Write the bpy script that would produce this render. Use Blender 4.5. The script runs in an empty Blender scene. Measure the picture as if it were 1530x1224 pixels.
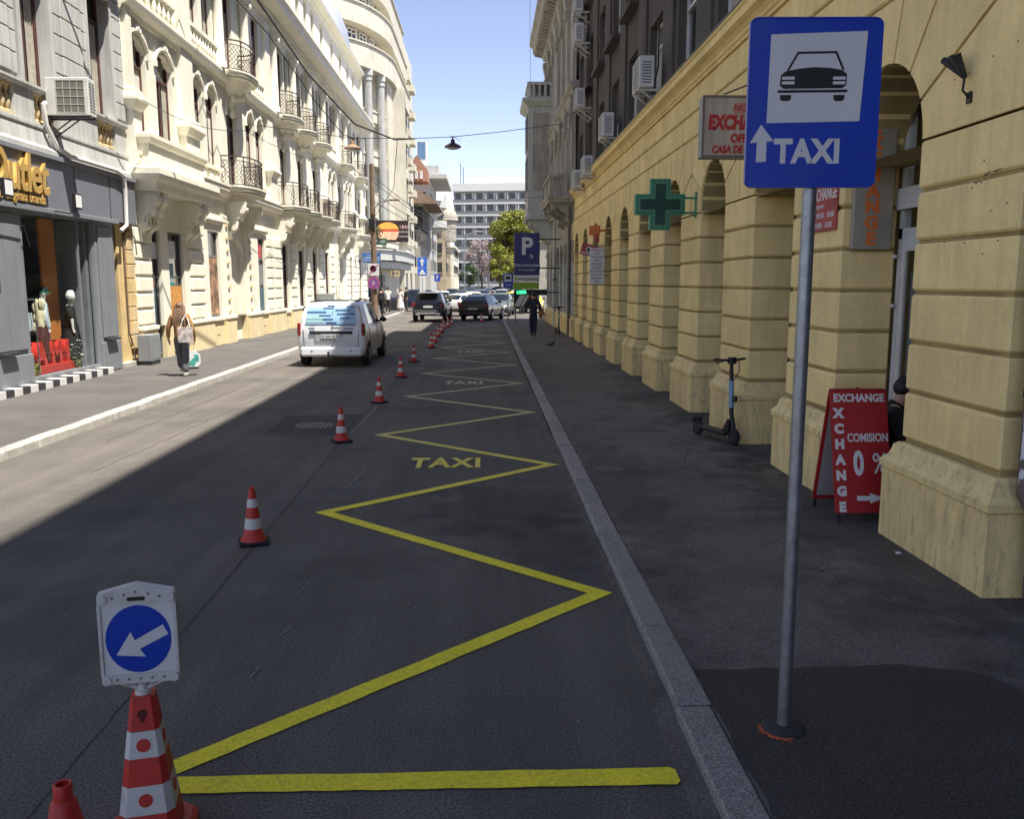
import bpy, bmesh, math, random
from mathutils import Vector, Matrix
random.seed(7)
R = math.radians
sc = bpy.context.scene
COL = sc.collection

# ------------------------------------------------------------------ camera, sky, sun, exposure
cam_d = bpy.data.cameras.new('camera')
cam = bpy.data.objects.new('camera', cam_d); COL.objects.link(cam)
cam_d.sensor_fit = 'HORIZONTAL'; cam_d.sensor_width = 36.0; cam_d.lens = 36.0*1290/1530
cam_d.clip_start = 0.05; cam_d.clip_end = 3000
PITCH = math.atan(190/1290); YAW = math.atan(40/1290*math.cos(PITCH))
cam.location = (0, 0, 2.2)
cam.rotation_euler = (math.pi/2-PITCH, 0, -YAW)
sc.camera = cam

SUN = Vector((-1.0, 0.72, -2.8)).normalized()          # way the light travels
SUN_EL = math.asin(-SUN.z)
w = bpy.data.worlds.new('World'); sc.world = w; w.use_nodes = True
nt = w.node_tree; nt.nodes.clear()
sky = nt.nodes.new('ShaderNodeTexSky'); sky.sky_type = 'NISHITA'; sky.sun_disc = False
sky.sun_elevation = SUN_EL
sky.sun_rotation = math.atan2(-SUN.x, -SUN.y)
sky.altitude = 3000; sky.air_density = 1.0; sky.dust_density = 0.25; sky.ozone_density = 1.5
bg = nt.nodes.new('ShaderNodeBackground'); bg.inputs[1].default_value = 0.130
wo = nt.nodes.new('ShaderNodeOutputWorld')
tint = nt.nodes.new('ShaderNodeVectorMath'); tint.operation = 'MULTIPLY'; tint.inputs[1].default_value = (1.13, .885, .80)   # camera white balance set for the shade
nt.links.new(sky.outputs[0], tint.inputs[0]); nt.links.new(tint.outputs[0], bg.inputs[0]); nt.links.new(bg.outputs[0], wo.inputs[0])
sd = bpy.data.lights.new('sun', 'SUN'); sd.energy = 4.5; sd.angle = R(0.53); sd.color = (1.0, 0.95, 0.86)
sun = bpy.data.objects.new('sun', sd); COL.objects.link(sun); sun.location = (20, -20, 60)
sun.rotation_euler = SUN.to_track_quat('-Z', 'Y').to_euler()
sc.view_settings.view_transform = 'Standard'; sc.view_settings.look = 'None'
sc.view_settings.exposure = 1.22; sc.view_settings.gamma = 1.0
try: sc.view_settings.use_curve_mapping = False
except Exception: pass

# ------------------------------------------------------------------ mesh builder
def basis(d):
    d = Vector(d).normalized(); a = Vector((0, 0, 1)) if abs(d.z) < .95 else Vector((1, 0, 0))
    u = d.cross(a).normalized(); return u, u.cross(d).normalized() * -1
class MB:
    def __init__(s): s.v = []; s.f = []; s.mi = []; s.m = 0
    def add(s, vs, fs):
        n = len(s.v); s.v += [tuple(p) for p in vs]
        for f in fs: s.f.append(tuple(i+n for i in f)); s.mi.append(s.m)
        return s
    def box(s, x0, x1, y0, y1, z0, z1):
        if x0 > x1: x0, x1 = x1, x0
        if y0 > y1: y0, y1 = y1, y0
        vs = [(x, y, z) for z in (z0, z1) for y in (y0, y1) for x in (x0, x1)]
        return s.add(vs, [(0,2,3,1),(4,5,7,6),(0,1,5,4),(2,6,7,3),(0,4,6,2),(1,3,7,5)])
    def cbox(s, x0, x1, y0, y1, z0, z1, b=.01):                # chamfered box
        if x0 > x1: x0, x1 = x1, x0
        if y0 > y1: y0, y1 = y1, y0
        vs = []; ix = {}
        for i, X in enumerate((x0, x1)):
            for j, Y in enumerate((y0, y1)):
                for k, Z in enumerate((z0, z1)):
                    sx, sy, sz = (1, -1)[i]*b, (1, -1)[j]*b, (1, -1)[k]*b
                    for a, p in enumerate(((X, Y+sy, Z+sz), (X+sx, Y, Z+sz), (X+sx, Y+sy, Z))):
                        ix[i, j, k, a] = len(vs); vs.append(p)
        g = lambda *q: ix[q]; fs = []
        for i in (0, 1):
            fs.append((g(i,0,0,0), g(i,1,0,0), g(i,1,1,0), g(i,0,1,0)))
            fs.append((g(0,i,0,1), g(1,i,0,1), g(1,i,1,1), g(0,i,1,1)))
            fs.append((g(0,0,i,2), g(1,0,i,2), g(1,1,i,2), g(0,1,i,2)))
            for j in (0, 1):
                fs.append((g(i,j,0,0), g(i,j,1,0), g(i,j,1,1), g(i,j,0,1)))
                fs.append((g(i,0,j,0), g(i,1,j,0), g(i,1,j,2), g(i,0,j,2)))
                fs.append((g(0,i,j,1), g(1,i,j,1), g(1,i,j,2), g(0,i,j,2)))
                for k in (0, 1): fs.append((g(i,j,k,0), g(i,j,k,1), g(i,j,k,2)))
        return s.add(vs, fs)
    def quad(s, a, b, c, d): return s.add([a, b, c, d], [(0,1,2,3)])
    def prism(s, poly, ax, a, b):                              # polygon in the other two axes, extruded on ax
        n = len(poly)
        def P(p, t): return {'x': (t, p[0], p[1]), 'y': (p[0], t, p[1]), 'z': (p[0], p[1], t)}[ax]
        vs = [P(p, a) for p in poly] + [P(p, b) for p in poly]
        fs = [tuple(range(n)), tuple(range(2*n-1, n-1, -1))] + [(i, (i+1) % n, n+(i+1) % n, n+i) for i in range(n)]
        return s.add(vs, fs)
    def tube(s, pts, r, n=8, cap=True, flat=None):
        pts = [Vector(p) for p in pts]; rs = r if isinstance(r, (list, tuple)) else [r]*len(pts)
        vs = []; fs = []; pu = None
        for i, p in enumerate(pts):
            d = (pts[min(i+1, len(pts)-1)] - pts[max(i-1, 0)])
            if d.length < 1e-9: d = Vector((0, 0, 1))
            d.normalize()
            if pu is None: u, v = basis(d)
            else:
                u = pu - d*pu.dot(d)
                u = u.normalized() if u.length > 1e-6 else basis(d)[0]
                v = d.cross(u)
            pu = u
            for k in range(n):
                t = 2*math.pi*(k+.5)/n
                vs.append(p + (u*math.cos(t) + v*math.sin(t)*(flat or 1))*rs[i])
        for i in range(len(pts)-1):
            for k in range(n):
                a = i*n+k; b = i*n+(k+1) % n; fs.append((a, b, b+n, a+n))
        if cap: fs.append(tuple(range(n-1, -1, -1))); fs.append(tuple(range((len(pts)-1)*n, len(pts)*n)))
        return s.add(vs, fs)
    def lathe(s, prof, n=16, c=(0, 0, 0), ax='z', sq=1.0):
        vs = []; fs = []
        for r, z in prof:
            for k in range(n):
                t = 2*math.pi*(k+.5)/n; a, b = r*math.cos(t), r*math.sin(t)*sq
                p = {'z': (a, b, z), 'x': (z, a, b), 'y': (a, z, b)}[ax]
                vs.append((p[0]+c[0], p[1]+c[1], p[2]+c[2]))
        for i in range(len(prof)-1):
            for k in range(n):
                a = i*n+k; b = i*n+(k+1) % n; fs.append((a, b, b+n, a+n))
        fs.append(tuple(range(n-1, -1, -1))); fs.append(tuple(range((len(prof)-1)*n, len(prof)*n)))
        return s.add(vs, fs)
    def ball(s, c, r, nu=12, nv=8):
        if not isinstance(r, (list, tuple)): r = (r, r, r)
        vs = [(c[0], c[1], c[2]-r[2])]; fs = []
        for j in range(1, nv):
            ph = -math.pi/2 + math.pi*j/nv
            for i in range(nu):
                t = 2*math.pi*i/nu
                vs.append((c[0]+r[0]*math.cos(ph)*math.cos(t), c[1]+r[1]*math.cos(ph)*math.sin(t), c[2]+r[2]*math.sin(ph)))
        vs.append((c[0], c[1], c[2]+r[2])); L = len(vs)-1
        for i in range(nu):
            fs.append((0, 1+(i+1) % nu, 1+i)); fs.append((L, L-nu+i, L-nu+(i+1) % nu))
        for j in range(nv-2):
            for i in range(nu):
                a = 1+j*nu+i; b = 1+j*nu+(i+1) % nu; fs.append((a, b, b+nu, a+nu))
        return s.add(vs, fs)
    def sweep(s, prof, path, side=1, closed=False, cap=True):
        """profile (w,z) swept along a plan path; w goes to the right of travel for side=1"""
        n = len(path); pp = [Vector((p[0], p[1])) for p in path]; vs = []; fs = []; m = len(prof)
        for i in range(n):
            a = pp[i-1] if (i > 0 or closed) else None; b = pp[(i+1) % n] if (i < n-1 or closed) else None
            ns = []
            if a is not None: d = (pp[i]-a).normalized(); ns.append(Vector((d.y, -d.x)))
            if b is not None: d = (b-pp[i]).normalized(); ns.append(Vector((d.y, -d.x)))
            nn = sum(ns, Vector((0, 0))).normalized(); nn = nn*(side/max(.35, nn.dot(ns[0])))
            for wv, z in prof: vs.append((pp[i].x+nn.x*wv, pp[i].y+nn.y*wv, z))
        for i in range(n if closed else n-1):
            for k in range(m-1):
                a = i*m+k; b = ((i+1) % n)*m+k; fs.append((a, a+1, b+1, b))
        if not closed and cap: fs.append(tuple(range(m))); fs.append(tuple(range(n*m-1, (n-1)*m-1, -1)))
        return s.add(vs, fs)
    def xf(s, M):
        s.v = [tuple(M @ Vector(p)) for p in s.v]; return s
    def join(s, o, M=None):
        vs = o.v if M is None else [tuple(M @ Vector(p)) for p in o.v]
        n = len(s.v); s.v += vs
        s.f += [tuple(i+n for i in f) for f in o.f]; s.mi += o.mi
        return s
    def mesh(s, name, mats, smooth=False, ang=38, recalc=True):
        me = bpy.data.meshes.new(name); me.from_pydata(s.v, [], s.f)
        mats = mats if isinstance(mats, (list, tuple)) else [mats]
        for m in mats: me.materials.append(m)
        me.polygons.foreach_set('material_index', [min(i, len(mats)-1) for i in s.mi])
        if recalc and len(s.f) < 60000:
            bm = bmesh.new(); bm.from_mesh(me); bmesh.ops.recalc_face_normals(bm, faces=bm.faces); bm.to_mesh(me); bm.free()
        if smooth:
            me.shade_smooth()
            if ang: me.set_sharp_from_angle(angle=R(ang))
        me.update(); return me

def obj(name, me, parent=None, loc=None, rot=None, world=False, kind=None, label=None):
    if isinstance(me, MB): raise TypeError
    o = bpy.data.objects.new(name, me); COL.objects.link(o)
    if parent is not None: o.parent = parent
    if loc is not None: o.location = loc
    if rot is not None: o.rotation_euler = rot
    if kind: o['kind'] = kind
    if label: o['label'] = label
    return o
def part(name, mb, mats, parent, world=False, smooth=False, ang=38, loc=None, rot=None, kind=None, label=None):
    """one mesh object; world=True: vertices are world coordinates, moved under the (unrotated) parent"""
    if world and parent is not None:
        t = Vector((0, 0, 0)); p = parent
        while p is not None: t += p.location; p = p.parent
        mb.xf(Matrix.Translation(-t))
    return obj(name, mb.mesh(name, mats, smooth, ang), parent, loc, rot, kind=kind, label=label)
def tag(o, label, cat, group=None):
    o['label'] = label; o['category'] = cat
    if group: o['group'] = group
    return o
def thing(name, label, cat, loc=(0, 0, 0), rz=0, group=None):
    o = bpy.data.objects.new(name, None); COL.objects.link(o); o.empty_display_size = .2
    o.location = loc; o.rotation_euler = (0, 0, rz); return tag(o, label, cat, group)
def solid(name, mb, mats, label, cat, loc=(0, 0, 0), rz=0, group=None, smooth=False, ang=38):
    o = obj(name, mb.mesh(name, mats, smooth, ang), None, loc, (0, 0, rz)); return tag(o, label, cat, group)
def struct(name, mb, mats, smooth=False):
    o = obj(name, mb.mesh(name, mats, smooth)); o['kind'] = 'structure'; return o
def copy_tree(o, parent=None):
    c = o.copy(); COL.objects.link(c); c.parent = parent
    for ch in list(o.children): copy_tree(ch, c)
    return c

_txt = {}
def text_mesh(s, size, mat, ext=.002, bold=0.0, xs=1.0, align='CENTER', space=1.0, name='lettering', shear=0):
    cu = bpy.data.curves.new('t', 'FONT'); cu.body = s; cu.size = size; cu.extrude = ext; cu.offset = bold
    cu.align_x = align; cu.align_y = 'CENTER'; cu.space_character = space; cu.shear = shear; cu.resolution_u = 3
    o = bpy.data.objects.new('t', cu); COL.objects.link(o)
    dg = bpy.context.evaluated_depsgraph_get()
    me = bpy.data.meshes.new_from_object(o.evaluated_get(dg)); bpy.data.objects.remove(o); bpy.data.curves.remove(cu)
    me.name = name
    if xs != 1: me.transform(Matrix.Diagonal((xs, 1, 1, 1)))
    me.materials.clear(); me.materials.append(mat); return me
def text(s, size, mat, parent, loc, rot=(math.pi/2, 0, 0), name='lettering', **k):
    return obj(name, text_mesh(s, size, mat, name=name, **k), parent, loc, rot)

# ------------------------------------------------------------------ materials
def mat(name, base, rough=.8, metal=0.0, var=.10, scale=3.0, fine=0.0, fscale=60, bump=0.0, bscale=40, rnd=0.0,
        streak=0.0, lane=0.0, spots=(), far_pale=None, stain=None, stain_amt=0.0, stain_scale=2.0, spec=.5, coat=0.0, emit=0.0, coord='pos', zsq=1.0):
    m = bpy.data.materials.new(name); m.use_nodes = True; n = m.node_tree.nodes; L = m.node_tree.links
    b = n['Principled BSDF']; b.inputs['Roughness'].default_value = rough; b.inputs['Metallic'].default_value = metal
    b.inputs['Specular IOR Level'].default_value = spec
    if coat: b.inputs['Coat Weight'].default_value = coat; b.inputs['Coat Roughness'].default_value = .08
    if emit: b.inputs['Emission Color'].default_value = (*base, 1); b.inputs['Emission Strength'].default_value = emit
    if coord == 'pos': pos = n.new('ShaderNodeNewGeometry').outputs['Position']
    else: pos = n.new('ShaderNodeTexCoord').outputs['Object']
    def noise(sc_, det=4, vec=None, rg=.55):
        t = n.new('ShaderNodeTexNoise'); t.inputs['Scale'].default_value = sc_; t.inputs['Detail'].default_value = det
        t.inputs['Roughness'].default_value = rg; L.new(vec or pos, t.inputs['Vector']); return t.outputs['Fac']
    def rng(f, a0, a1, b0, b1):
        t = n.new('ShaderNodeMapRange'); t.inputs[1].default_value = a0; t.inputs[2].default_value = a1
        t.inputs[3].default_value = b0; t.inputs[4].default_value = b1; L.new(f, t.inputs[0]); return t.outputs[0]
    def mul(a, b_):
        t = n.new('ShaderNodeMath'); t.operation = 'MULTIPLY'; L.new(a, t.inputs[0]); L.new(b_, t.inputs[1]); return t.outputs[0]
    k = rng(noise(scale), .3, .7, 1-var, 1+var)
    if fine: k = mul(k, rng(noise(fscale, 3, rg=.7), .36, .64, 1-fine, 1+fine))
    if rnd:
        oi = n.new('ShaderNodeObjectInfo'); k = mul(k, rng(oi.outputs['Random'], 0, 1, 1-rnd, 1+rnd))
    if streak:
        mp = n.new('ShaderNodeMapping'); mp.inputs['Scale'].default_value = (5, 5, .35); L.new(pos, mp.inputs[0])
        k = mul(k, rng(noise(1.6, 5, mp.outputs[0]), .42, .72, 1.0, 1-streak))
    if lane:
        mp = n.new('ShaderNodeMapping'); mp.inputs['Scale'].default_value = (2.2, .05, 1); L.new(pos, mp.inputs[0])
        k = mul(k, rng(noise(1.3, 4, mp.outputs[0]), .35, .65, 1-lane, 1+lane))
    for (sx, sy, rx, ry, amt) in spots:                        # worn or oily areas with soft ragged edges
        mp = n.new('ShaderNodeMapping'); mp.inputs['Location'].default_value = (-sx/rx, -sy/ry, 0); mp.inputs['Scale'].default_value = (1/rx, 1/ry, 0); L.new(pos, mp.inputs[0])
        ln = n.new('ShaderNodeVectorMath'); ln.operation = 'LENGTH'; L.new(mp.outputs[0], ln.inputs[0])
        ad = n.new('ShaderNodeMath'); ad.operation = 'ADD'; L.new(ln.outputs['Value'], ad.inputs[0]); L.new(rng(noise(2.6, 6, rg=.6), .25, .75, -.75, .75), ad.inputs[1])
        k = mul(k, rng(ad.outputs[0], .55, 1.15, 1-amt, 1))
    mx = n.new('ShaderNodeVectorMath'); mx.operation = 'SCALE'; mx.inputs[0].default_value = base; L.new(k, mx.inputs['Scale'])
    col = mx.outputs[0]
    if far_pale:                                                   # paler further up the bay: grazing sheen and wear put into the colour
        sp = n.new('ShaderNodeSeparateXYZ'); L.new(pos, sp.inputs[0]); f = rng(sp.outputs[1], far_pale[0], far_pale[1], 0, 1)
        mm = n.new('ShaderNodeMix'); mm.data_type = 'RGBA'; L.new(f, mm.inputs['Factor']); L.new(col, mm.inputs['A']); mm.inputs['B'].default_value = (*far_pale[2], 1); col = mm.outputs['Result']
    if stain is not None:
        mp = n.new('ShaderNodeMapping'); mp.inputs['Scale'].default_value = (1, 1, zsq); L.new(pos, mp.inputs[0])
        f = rng(noise(stain_scale, 6, mp.outputs[0], .65), .52, .66, 0, stain_amt)
        mm = n.new('ShaderNodeMix'); mm.data_type = 'RGBA'; L.new(f, mm.inputs['Factor']); L.new(col, mm.inputs['A'])
        mm.inputs['B'].default_value = (*stain, 1); col = mm.outputs['Result']
    L.new(col, b.inputs['Base Color'])
    if bump:
        bp = n.new('ShaderNodeBump'); bp.inputs['Strength'].default_value = bump; bp.inputs['Distance'].default_value = .01
        L.new(noise(bscale, 5, rg=.65), bp.inputs['Height']); L.new(bp.outputs[0], b.inputs['Normal'])
    return m
def glass_clear(name, tint=(.92, .96, .95), refl=.05):
    m = bpy.data.materials.new(name); m.use_nodes = True; n = m.node_tree.nodes; L = m.node_tree.links; n.clear()
    o = n.new('ShaderNodeOutputMaterial'); t = n.new('ShaderNodeBsdfTransparent'); t.inputs[0].default_value = (*tint, 1)
    g = n.new('ShaderNodeBsdfGlossy'); g.inputs['Roughness'].default_value = .02
    lw = n.new('ShaderNodeLayerWeight'); pw = n.new('ShaderNodeMath'); pw.operation = 'POWER'; pw.inputs[1].default_value = 5; L.new(lw.outputs['Facing'], pw.inputs[0])
    mr = n.new('ShaderNodeMapRange'); mr.inputs[3].default_value = refl*.4; mr.inputs[4].default_value = .95; L.new(pw.outputs[0], mr.inputs[0])
    mx = n.new('ShaderNodeMixShader'); L.new(mr.outputs[0], mx.inputs[0]); L.new(t.outputs[0], mx.inputs[1]); L.new(g.outputs[0], mx.inputs[2])
    L.new(mx.outputs[0], o.inputs[0]); return m
def plain(name, c, rough=.5, metal=0.0, **k): return mat(name, c, rough, metal, var=k.pop('var', .06), **k)

M = {}
M['asphalt'] = mat('asphalt', (.120, .106, .091), .88, var=.16, scale=.55, fine=.55, fscale=75, lane=.14, spots=((.15, 8.3, .9, 1.0, .38), (.55, 7.1, .5, .9, .35), (-.9, 6.6, .5, .4, .22), (-2.2, 5.2, 1.2, .7, .15), (-3.8, 9.5, .7, 2.5, .15), (.4, 13.6, .5, 1.2, .2)), bump=.7, bscale=190, stain=(.05, .05, .052), stain_amt=.55, stain_scale=.45)
M['asphalt_new'] = mat('asphalt_new', (.052, .046, .041), .86, var=.18, scale=1.3, fine=.7, fscale=75, bump=.8, bscale=190)
M['asphalt_tar'] = mat('asphalt_tar', (.046, .042, .042), .82, var=.3, scale=2.3, fine=.5, fscale=130, bump=.7, bscale=190)
M['pavement'] = mat('pavement', (.145, .126, .108), .9, var=.2, scale=.8, fine=.5, fscale=75, spots=((3.25, 7.6, .75, 3.6, .45), (1.45, 9.0, .45, 3.2, .35), (3.4, 16, .6, 7, .4), (2.6, 5.3, .5, .5, .2), (1.3, 22, .4, 6, .25)), bump=.6, bscale=170, stain=(.035, .034, .033), stain_amt=.6, stain_scale=.9)
M['pavement_l'] = mat('pavement_left', (.098, .090, .083), .9, var=.15, scale=.9, fine=.25, fscale=120, bump=.5, bscale=170, stain=(.07, .064, .058), stain_amt=.5, stain_scale=1.2)
M['granite'] = mat('granite', (.27, .245, .22), .75, var=.12, scale=3, fine=.6, fscale=95, bump=.3, bscale=90, rnd=.12, stain=(.1, .1, .1), stain_amt=.4, stain_scale=3)
M['granite_l'] = mat('granite_pale', (.42, .40, .36), .75, var=.15, scale=4, fine=.25, fscale=120, bump=.3, bscale=90, rnd=.1, stain=(.2, .19, .17), stain_amt=.5, stain_scale=5)
M['yellow_paint'] = mat('yellow_paint', (.90, .76, .02), .7, var=.08, scale=4, fine=.16, fscale=80, bump=.4, bscale=150, stain=(.42, .36, .07), stain_amt=.4, stain_scale=34, far_pale=(8, 17, (.52, .47, .29)))
M['white_paint_road'] = mat('chalk_paint', (.20, .195, .185), .85, var=.4, scale=30)
M['stucco'] = mat('yellow_stucco', (.90, .70, .31), .85, var=.10, scale=1.7, fine=.07, fscale=55, bump=.35, bscale=70, rnd=.06, streak=.13, stain=(.74, .58, .28), stain_amt=.3, stain_scale=3.5)
M['stucco_dark'] = mat('yellow_stucco_joint', (.36, .28, .12), .9, var=.25, scale=3, fine=.1)
M['plinth'] = mat('yellow_plinth', (.84, .655, .30), .85, var=.12, scale=2.2, fine=.08, fscale=60, bump=.5, bscale=45, streak=.2, stain=(.26, .205, .12), stain_amt=.45, stain_scale=17, zsq=.3)
M['grey_render'] = mat('dark_grey_render', (.095, .080, .066), .9, var=.22, scale=1.1, fine=.12, bump=.4, bscale=60, streak=.35)
M['cream_far'] = mat('far_cream_stucco', (.60, .565, .46), .85, var=.10, scale=.6, bump=.1, streak=.25)
M['pavement_worn'] = mat('pavement_worn', (.058, .054, .050), .9, var=.25, scale=1.5, fine=.5, fscale=90, bump=.6, bscale=170)
M['cream'] = mat('cream_stucco', (.82, .785, .655), .85, var=.06, scale=1.2, fine=.03, bump=.12, bscale=60, streak=.10, rnd=.03)
M['cream_y'] = mat('yellow_cream_stucco', (.74, .62, .37), .85, var=.08, scale=2, bump=.15, bscale=60, streak=.12, rnd=.03)
M['cream_old'] = mat('aged_cream_stucco', (.40, .37, .31), .88, var=.15, scale=1.5, fine=.08, bump=.3, bscale=50, streak=.4)
M['white_wash'] = mat('grey_white_wash', (.50, .50, .47), .85, var=.1, scale=2, bump=.2, streak=.25)
M['grey_shop'] = mat('grey_shop_paint', (.205, .215, .235), .6, var=.07, scale=2, bump=.1, streak=.15)
M['grey_fascia'] = mat('blue_grey_fascia', (.17, .175, .205), .5, var=.05, scale=2)
M['grey_wall'] = mat('light_grey_render', (.50, .50, .475), .88, var=.12, scale=1.4, fine=.04, bump=.2, streak=.25)
M['ochre'] = mat('ochre_render', (.68, .50, .24), .88, var=.15, scale=2.5, bump=.25, streak=.3, stain=(.45, .42, .36), stain_amt=.8, stain_scale=1.2)
M['stone_beige'] = mat('beige_stone', (.60, .47, .27), .85, var=.15, scale=3, bump=.2)
M['maroon'] = plain('maroon_wood', (.085, .032, .028), .5, var=.2)
M['white_frame'] = plain('white_frame', (.62, .62, .60), .4)
M['grey_frame'] = plain('grey_frame', (.16, .16, .16), .4)
M['win'] = plain('window_glass', (.018, .022, .026), .06, spec=.7, var=.3)
M['curtain'] = mat('net_curtain', (.38, .35, .29), .8, var=.2, scale=6)
M['curtain_w'] = mat('pale_blind', (.62, .59, .5), .8, var=.15, scale=5)
M['black'] = plain('black_plastic', (.012, .012, .013), .5)
M['rubber'] = plain('tyre_rubber', (.014, .014, .015), .85, var=.2)
M['iron'] = plain('wrought_iron', (.055, .035, .03), .6, var=.3)
M['steel'] = mat('galvanised_steel', (.33, .35, .37), .42, .75, var=.16, scale=14, fine=.1, fscale=80, streak=.25, bump=.1, coord='obj')
M['dark_steel'] = plain('dark_steel', (.06, .06, .065), .45, .5)
M['chrome'] = plain('bright_metal', (.55, .55, .56), .25, .9)
M['sign_blue'] = mat('sign_blue', (.004, .045, .42), .33, var=.08, scale=3, coord='obj', stain=(.03, .07, .33), stain_amt=.35, stain_scale=6, coat=.2)
M['sign_white'] = mat('sign_white', (.64, .64, .64), .4, var=.04, scale=3, coord='obj')
M['sign_black'] = plain('sign_black', (.008, .009, .012), .4)
M['sign_back'] = plain('sign_back', (.30, .31, .32), .5, .4)
M['red'] = mat('red_board', (.36, .016, .020), .45, var=.06, scale=3)
M['cone_red'] = mat('cone_red', (.50, .030, .020), .5, var=.12, scale=6, coord='obj', fine=.08, stain=(.2, .03, .025), stain_amt=.4, stain_scale=9)
M['cone_white'] = mat('cone_white', (.58, .57, .54), .5, var=.12, scale=8, coord='obj', stain=(.25, .22, .2), stain_amt=.5, stain_scale=8)
M['orange'] = plain('orange_paint', (.62, .13, .03), .7, var=.25, scale=20)
M['green'] = plain('pharmacy_green', (.008, .11, .06), .45)
M['green_rim'] = plain('pharmacy_green_rim', (.03, .25, .14), .5)
M['led_off'] = plain('led_lens', (.30, .62, .42), .4)
M['plate'] = plain('number_plate', (.62, .62, .60), .4)
M['ac'] = mat('ac_casing', (.60, .59, .55), .5, var=.1, scale=4)
M['wood'] = mat('weathered_wood', (.20, .13, .085), .85, var=.25, scale=3, streak=.4, bump=.4)
M['pipe_w'] = plain('white_pipe', (.68, .66, .62), .6)
M['pipe_b'] = mat('brown_drainpipe', (.14, .105, .085), .6, var=.3, scale=6)
M['skin'] = plain('skin', (.50, .29, .20), .55)
M['mannequin'] = plain('mannequin_white', (.72, .70, .66), .5)
M['clear'] = glass_clear('shop_glass')
M['gold'] = mat('gold_letters', (.56, .35, .10), .4, .2, var=.05)
# ------------------------------------------------------------------ ground, road, pavements, kerbs, markings
b = MB(); b.quad((-700, -200, -.03), (700, -200, -.03), (700, 1200, -.03), (-700, 1200, -.03)); struct('ground', b, M['pavement_l'])
b = MB(); b.quad((-6.02, -14, 0), (.98, -14, 0), (.98, 50.5, 0), (-6.02, 50.5, 0)); b.quad((-6.02, 50.5, 0), (8, 50.5, 0), (8, 300, 0), (-6.02, 300, 0))
b.quad((-60, 67.5, 0), (-6.02, 67.5, 0), (-6.02, 74, 0), (-60, 74, 0)); struct('road', b, M['asphalt'])
PR, PL = .05, .085
b = MB(); b.box(1.15, 4.2, -14, 50.5, -.02, PR); struct('right_pavement', b, M['pavement'])
b = MB(); b.box(-14.5, -6.2, -14, 67.5, -.02, PL); b.box(-16, -6.2, 74, 230, -.02, PL); struct('left_pavement', b, M['pavement_l'])
b = MB(); b.box(6.5, 30, 50.5, 300, -.02, .04); struct('far_right_pavement', b, M['pavement_l'])
# newer asphalt squares let into the pavement and the carriageway, raised a few millimetres
def sheet(name, poly, z, m, t=.004):
    bb = MB(); bb.prism(poly, 'z', z-.003, z); return struct(name, bb, M[m])
rn = random.Random(3)
def ragged(poly, step=.12, amp=.012):
    out = []
    for i, p in enumerate(poly):
        q = poly[(i+1) % len(poly)]; n = max(1, int(math.hypot(q[0]-p[0], q[1]-p[1])/step))
        for k in range(n):
            t = k/n; out.append((p[0]+(q[0]-p[0])*t+rn.uniform(-amp, amp), p[1]+(q[1]-p[1])*t+rn.uniform(-amp, amp)))
    return out
sheet('pavement_patch', ragged([(1.16, 4.53), (2.35, 4.56), (2.75, 4.45), (3.0, 3.9), (3.3, 3.2), (3.3, -3), (1.16, -3)]), PR+.005, 'asphalt_new')
sheet('road_patch', ragged([(-3.27, 12.7), (-3.3, 14.3), (-2.05, 14.4), (-2.05, 12.45)], .12, .015), .0035, 'asphalt_tar')
M['dust'] = mat('gutter_dust', (.125, .108, .088), .95, var=.3, scale=3, fine=.4, fscale=70)
sheet('gutter_dust', ragged([(.93-.07*math.sin(i*1.7)-.03*(i % 3), 50-1.5*i) for i in range(34)]+[(.966, -1), (.966, 50)], .5, .02), .0028, 'dust')
# thin cracks, chalk lines and the seal line beside the taxi bay
def ribbon(pts, wd, z):
    bb = MB(); vs = []
    for i, p in enumerate(pts):
        a = Vector(pts[max(i-1, 0)]); c = Vector(pts[min(i+1, len(pts)-1)]); d = (c-a).normalized()
        wv = wd*rn.uniform(.5, 1.3)/2
        vs += [(p[0]-d.y*wv, p[1]+d.x*wv, z), (p[0]+d.y*wv, p[1]-d.x*wv, z)]
    bb.add(vs, [(2*i, 2*i+1, 2*i+3, 2*i+2) for i in range(len(pts)-1)]); return bb
bb = MB()
def wob(x0, y0, x1, y1, n, a): return [(x0+(x1-x0)*i/n+rn.uniform(-a, a), y0+(y1-y0)*i/n) for i in range(n+1)]
for s in (ribbon(wob(-1.98, 12.5, -1.93, 17.5, 14, .02), .03, .005), ribbon(wob(-3.3, 12.75, -2.05, 12.5, 10, .01), .012, .0055),
          ribbon([(-1.5, 9.1), (-1.46, 9.6), (-1.42, 10.2)], .014, .005), ribbon([(-1.33, 4.6), (-1.31, 4.75)], .012, .005), ribbon([(-1.29, 5.2), (-1.26, 5.35)], .01, .005),
          ribbon([(-1.36, 5.75), (-1.3, 6.3)], .008, .005), ribbon(wob(-1.9, 24.6, -1.85, 46, 30, .02), .02, .005)): bb.join(s)
struct('chalk_lines', bb, M['white_paint_road'])
bb = MB()                                                      # hairline cracks and the old lane seam
def crack(x0, y0, x1, y1, n, a, wd):
    p = wob(x0, y0, x1, y1, n, a); bb.join(ribbon([(q[0], q[1]+rn.uniform(-.02, .02)) for q in p], wd, .0031))
for c_ in ((-1.9, 3.2, -2.02, 12.3, 60, .006, .008), (-2.05, 14.5, -1.95, 40, 80, .02, .014), (-1.1, 9.1, .9, 9.6, 20, .02, .006), (.2, 11.2, .92, 13.6, 20, .02, .007), (-4.6, 10, -4.2, 22, 50, .03, .012), (-5.3, 12, -4.9, 30, 60, .03, .012), (-5.8, 17.5, -2.2, 18.1, 30, .02, .012), (-.9, 15.9, .8, 16.1, 16, .03, .008)): crack(*c_)
struct('road_cracks', bb, plain('crack_dark', (.045, .042, .039), .9))
bb = MB()
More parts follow.
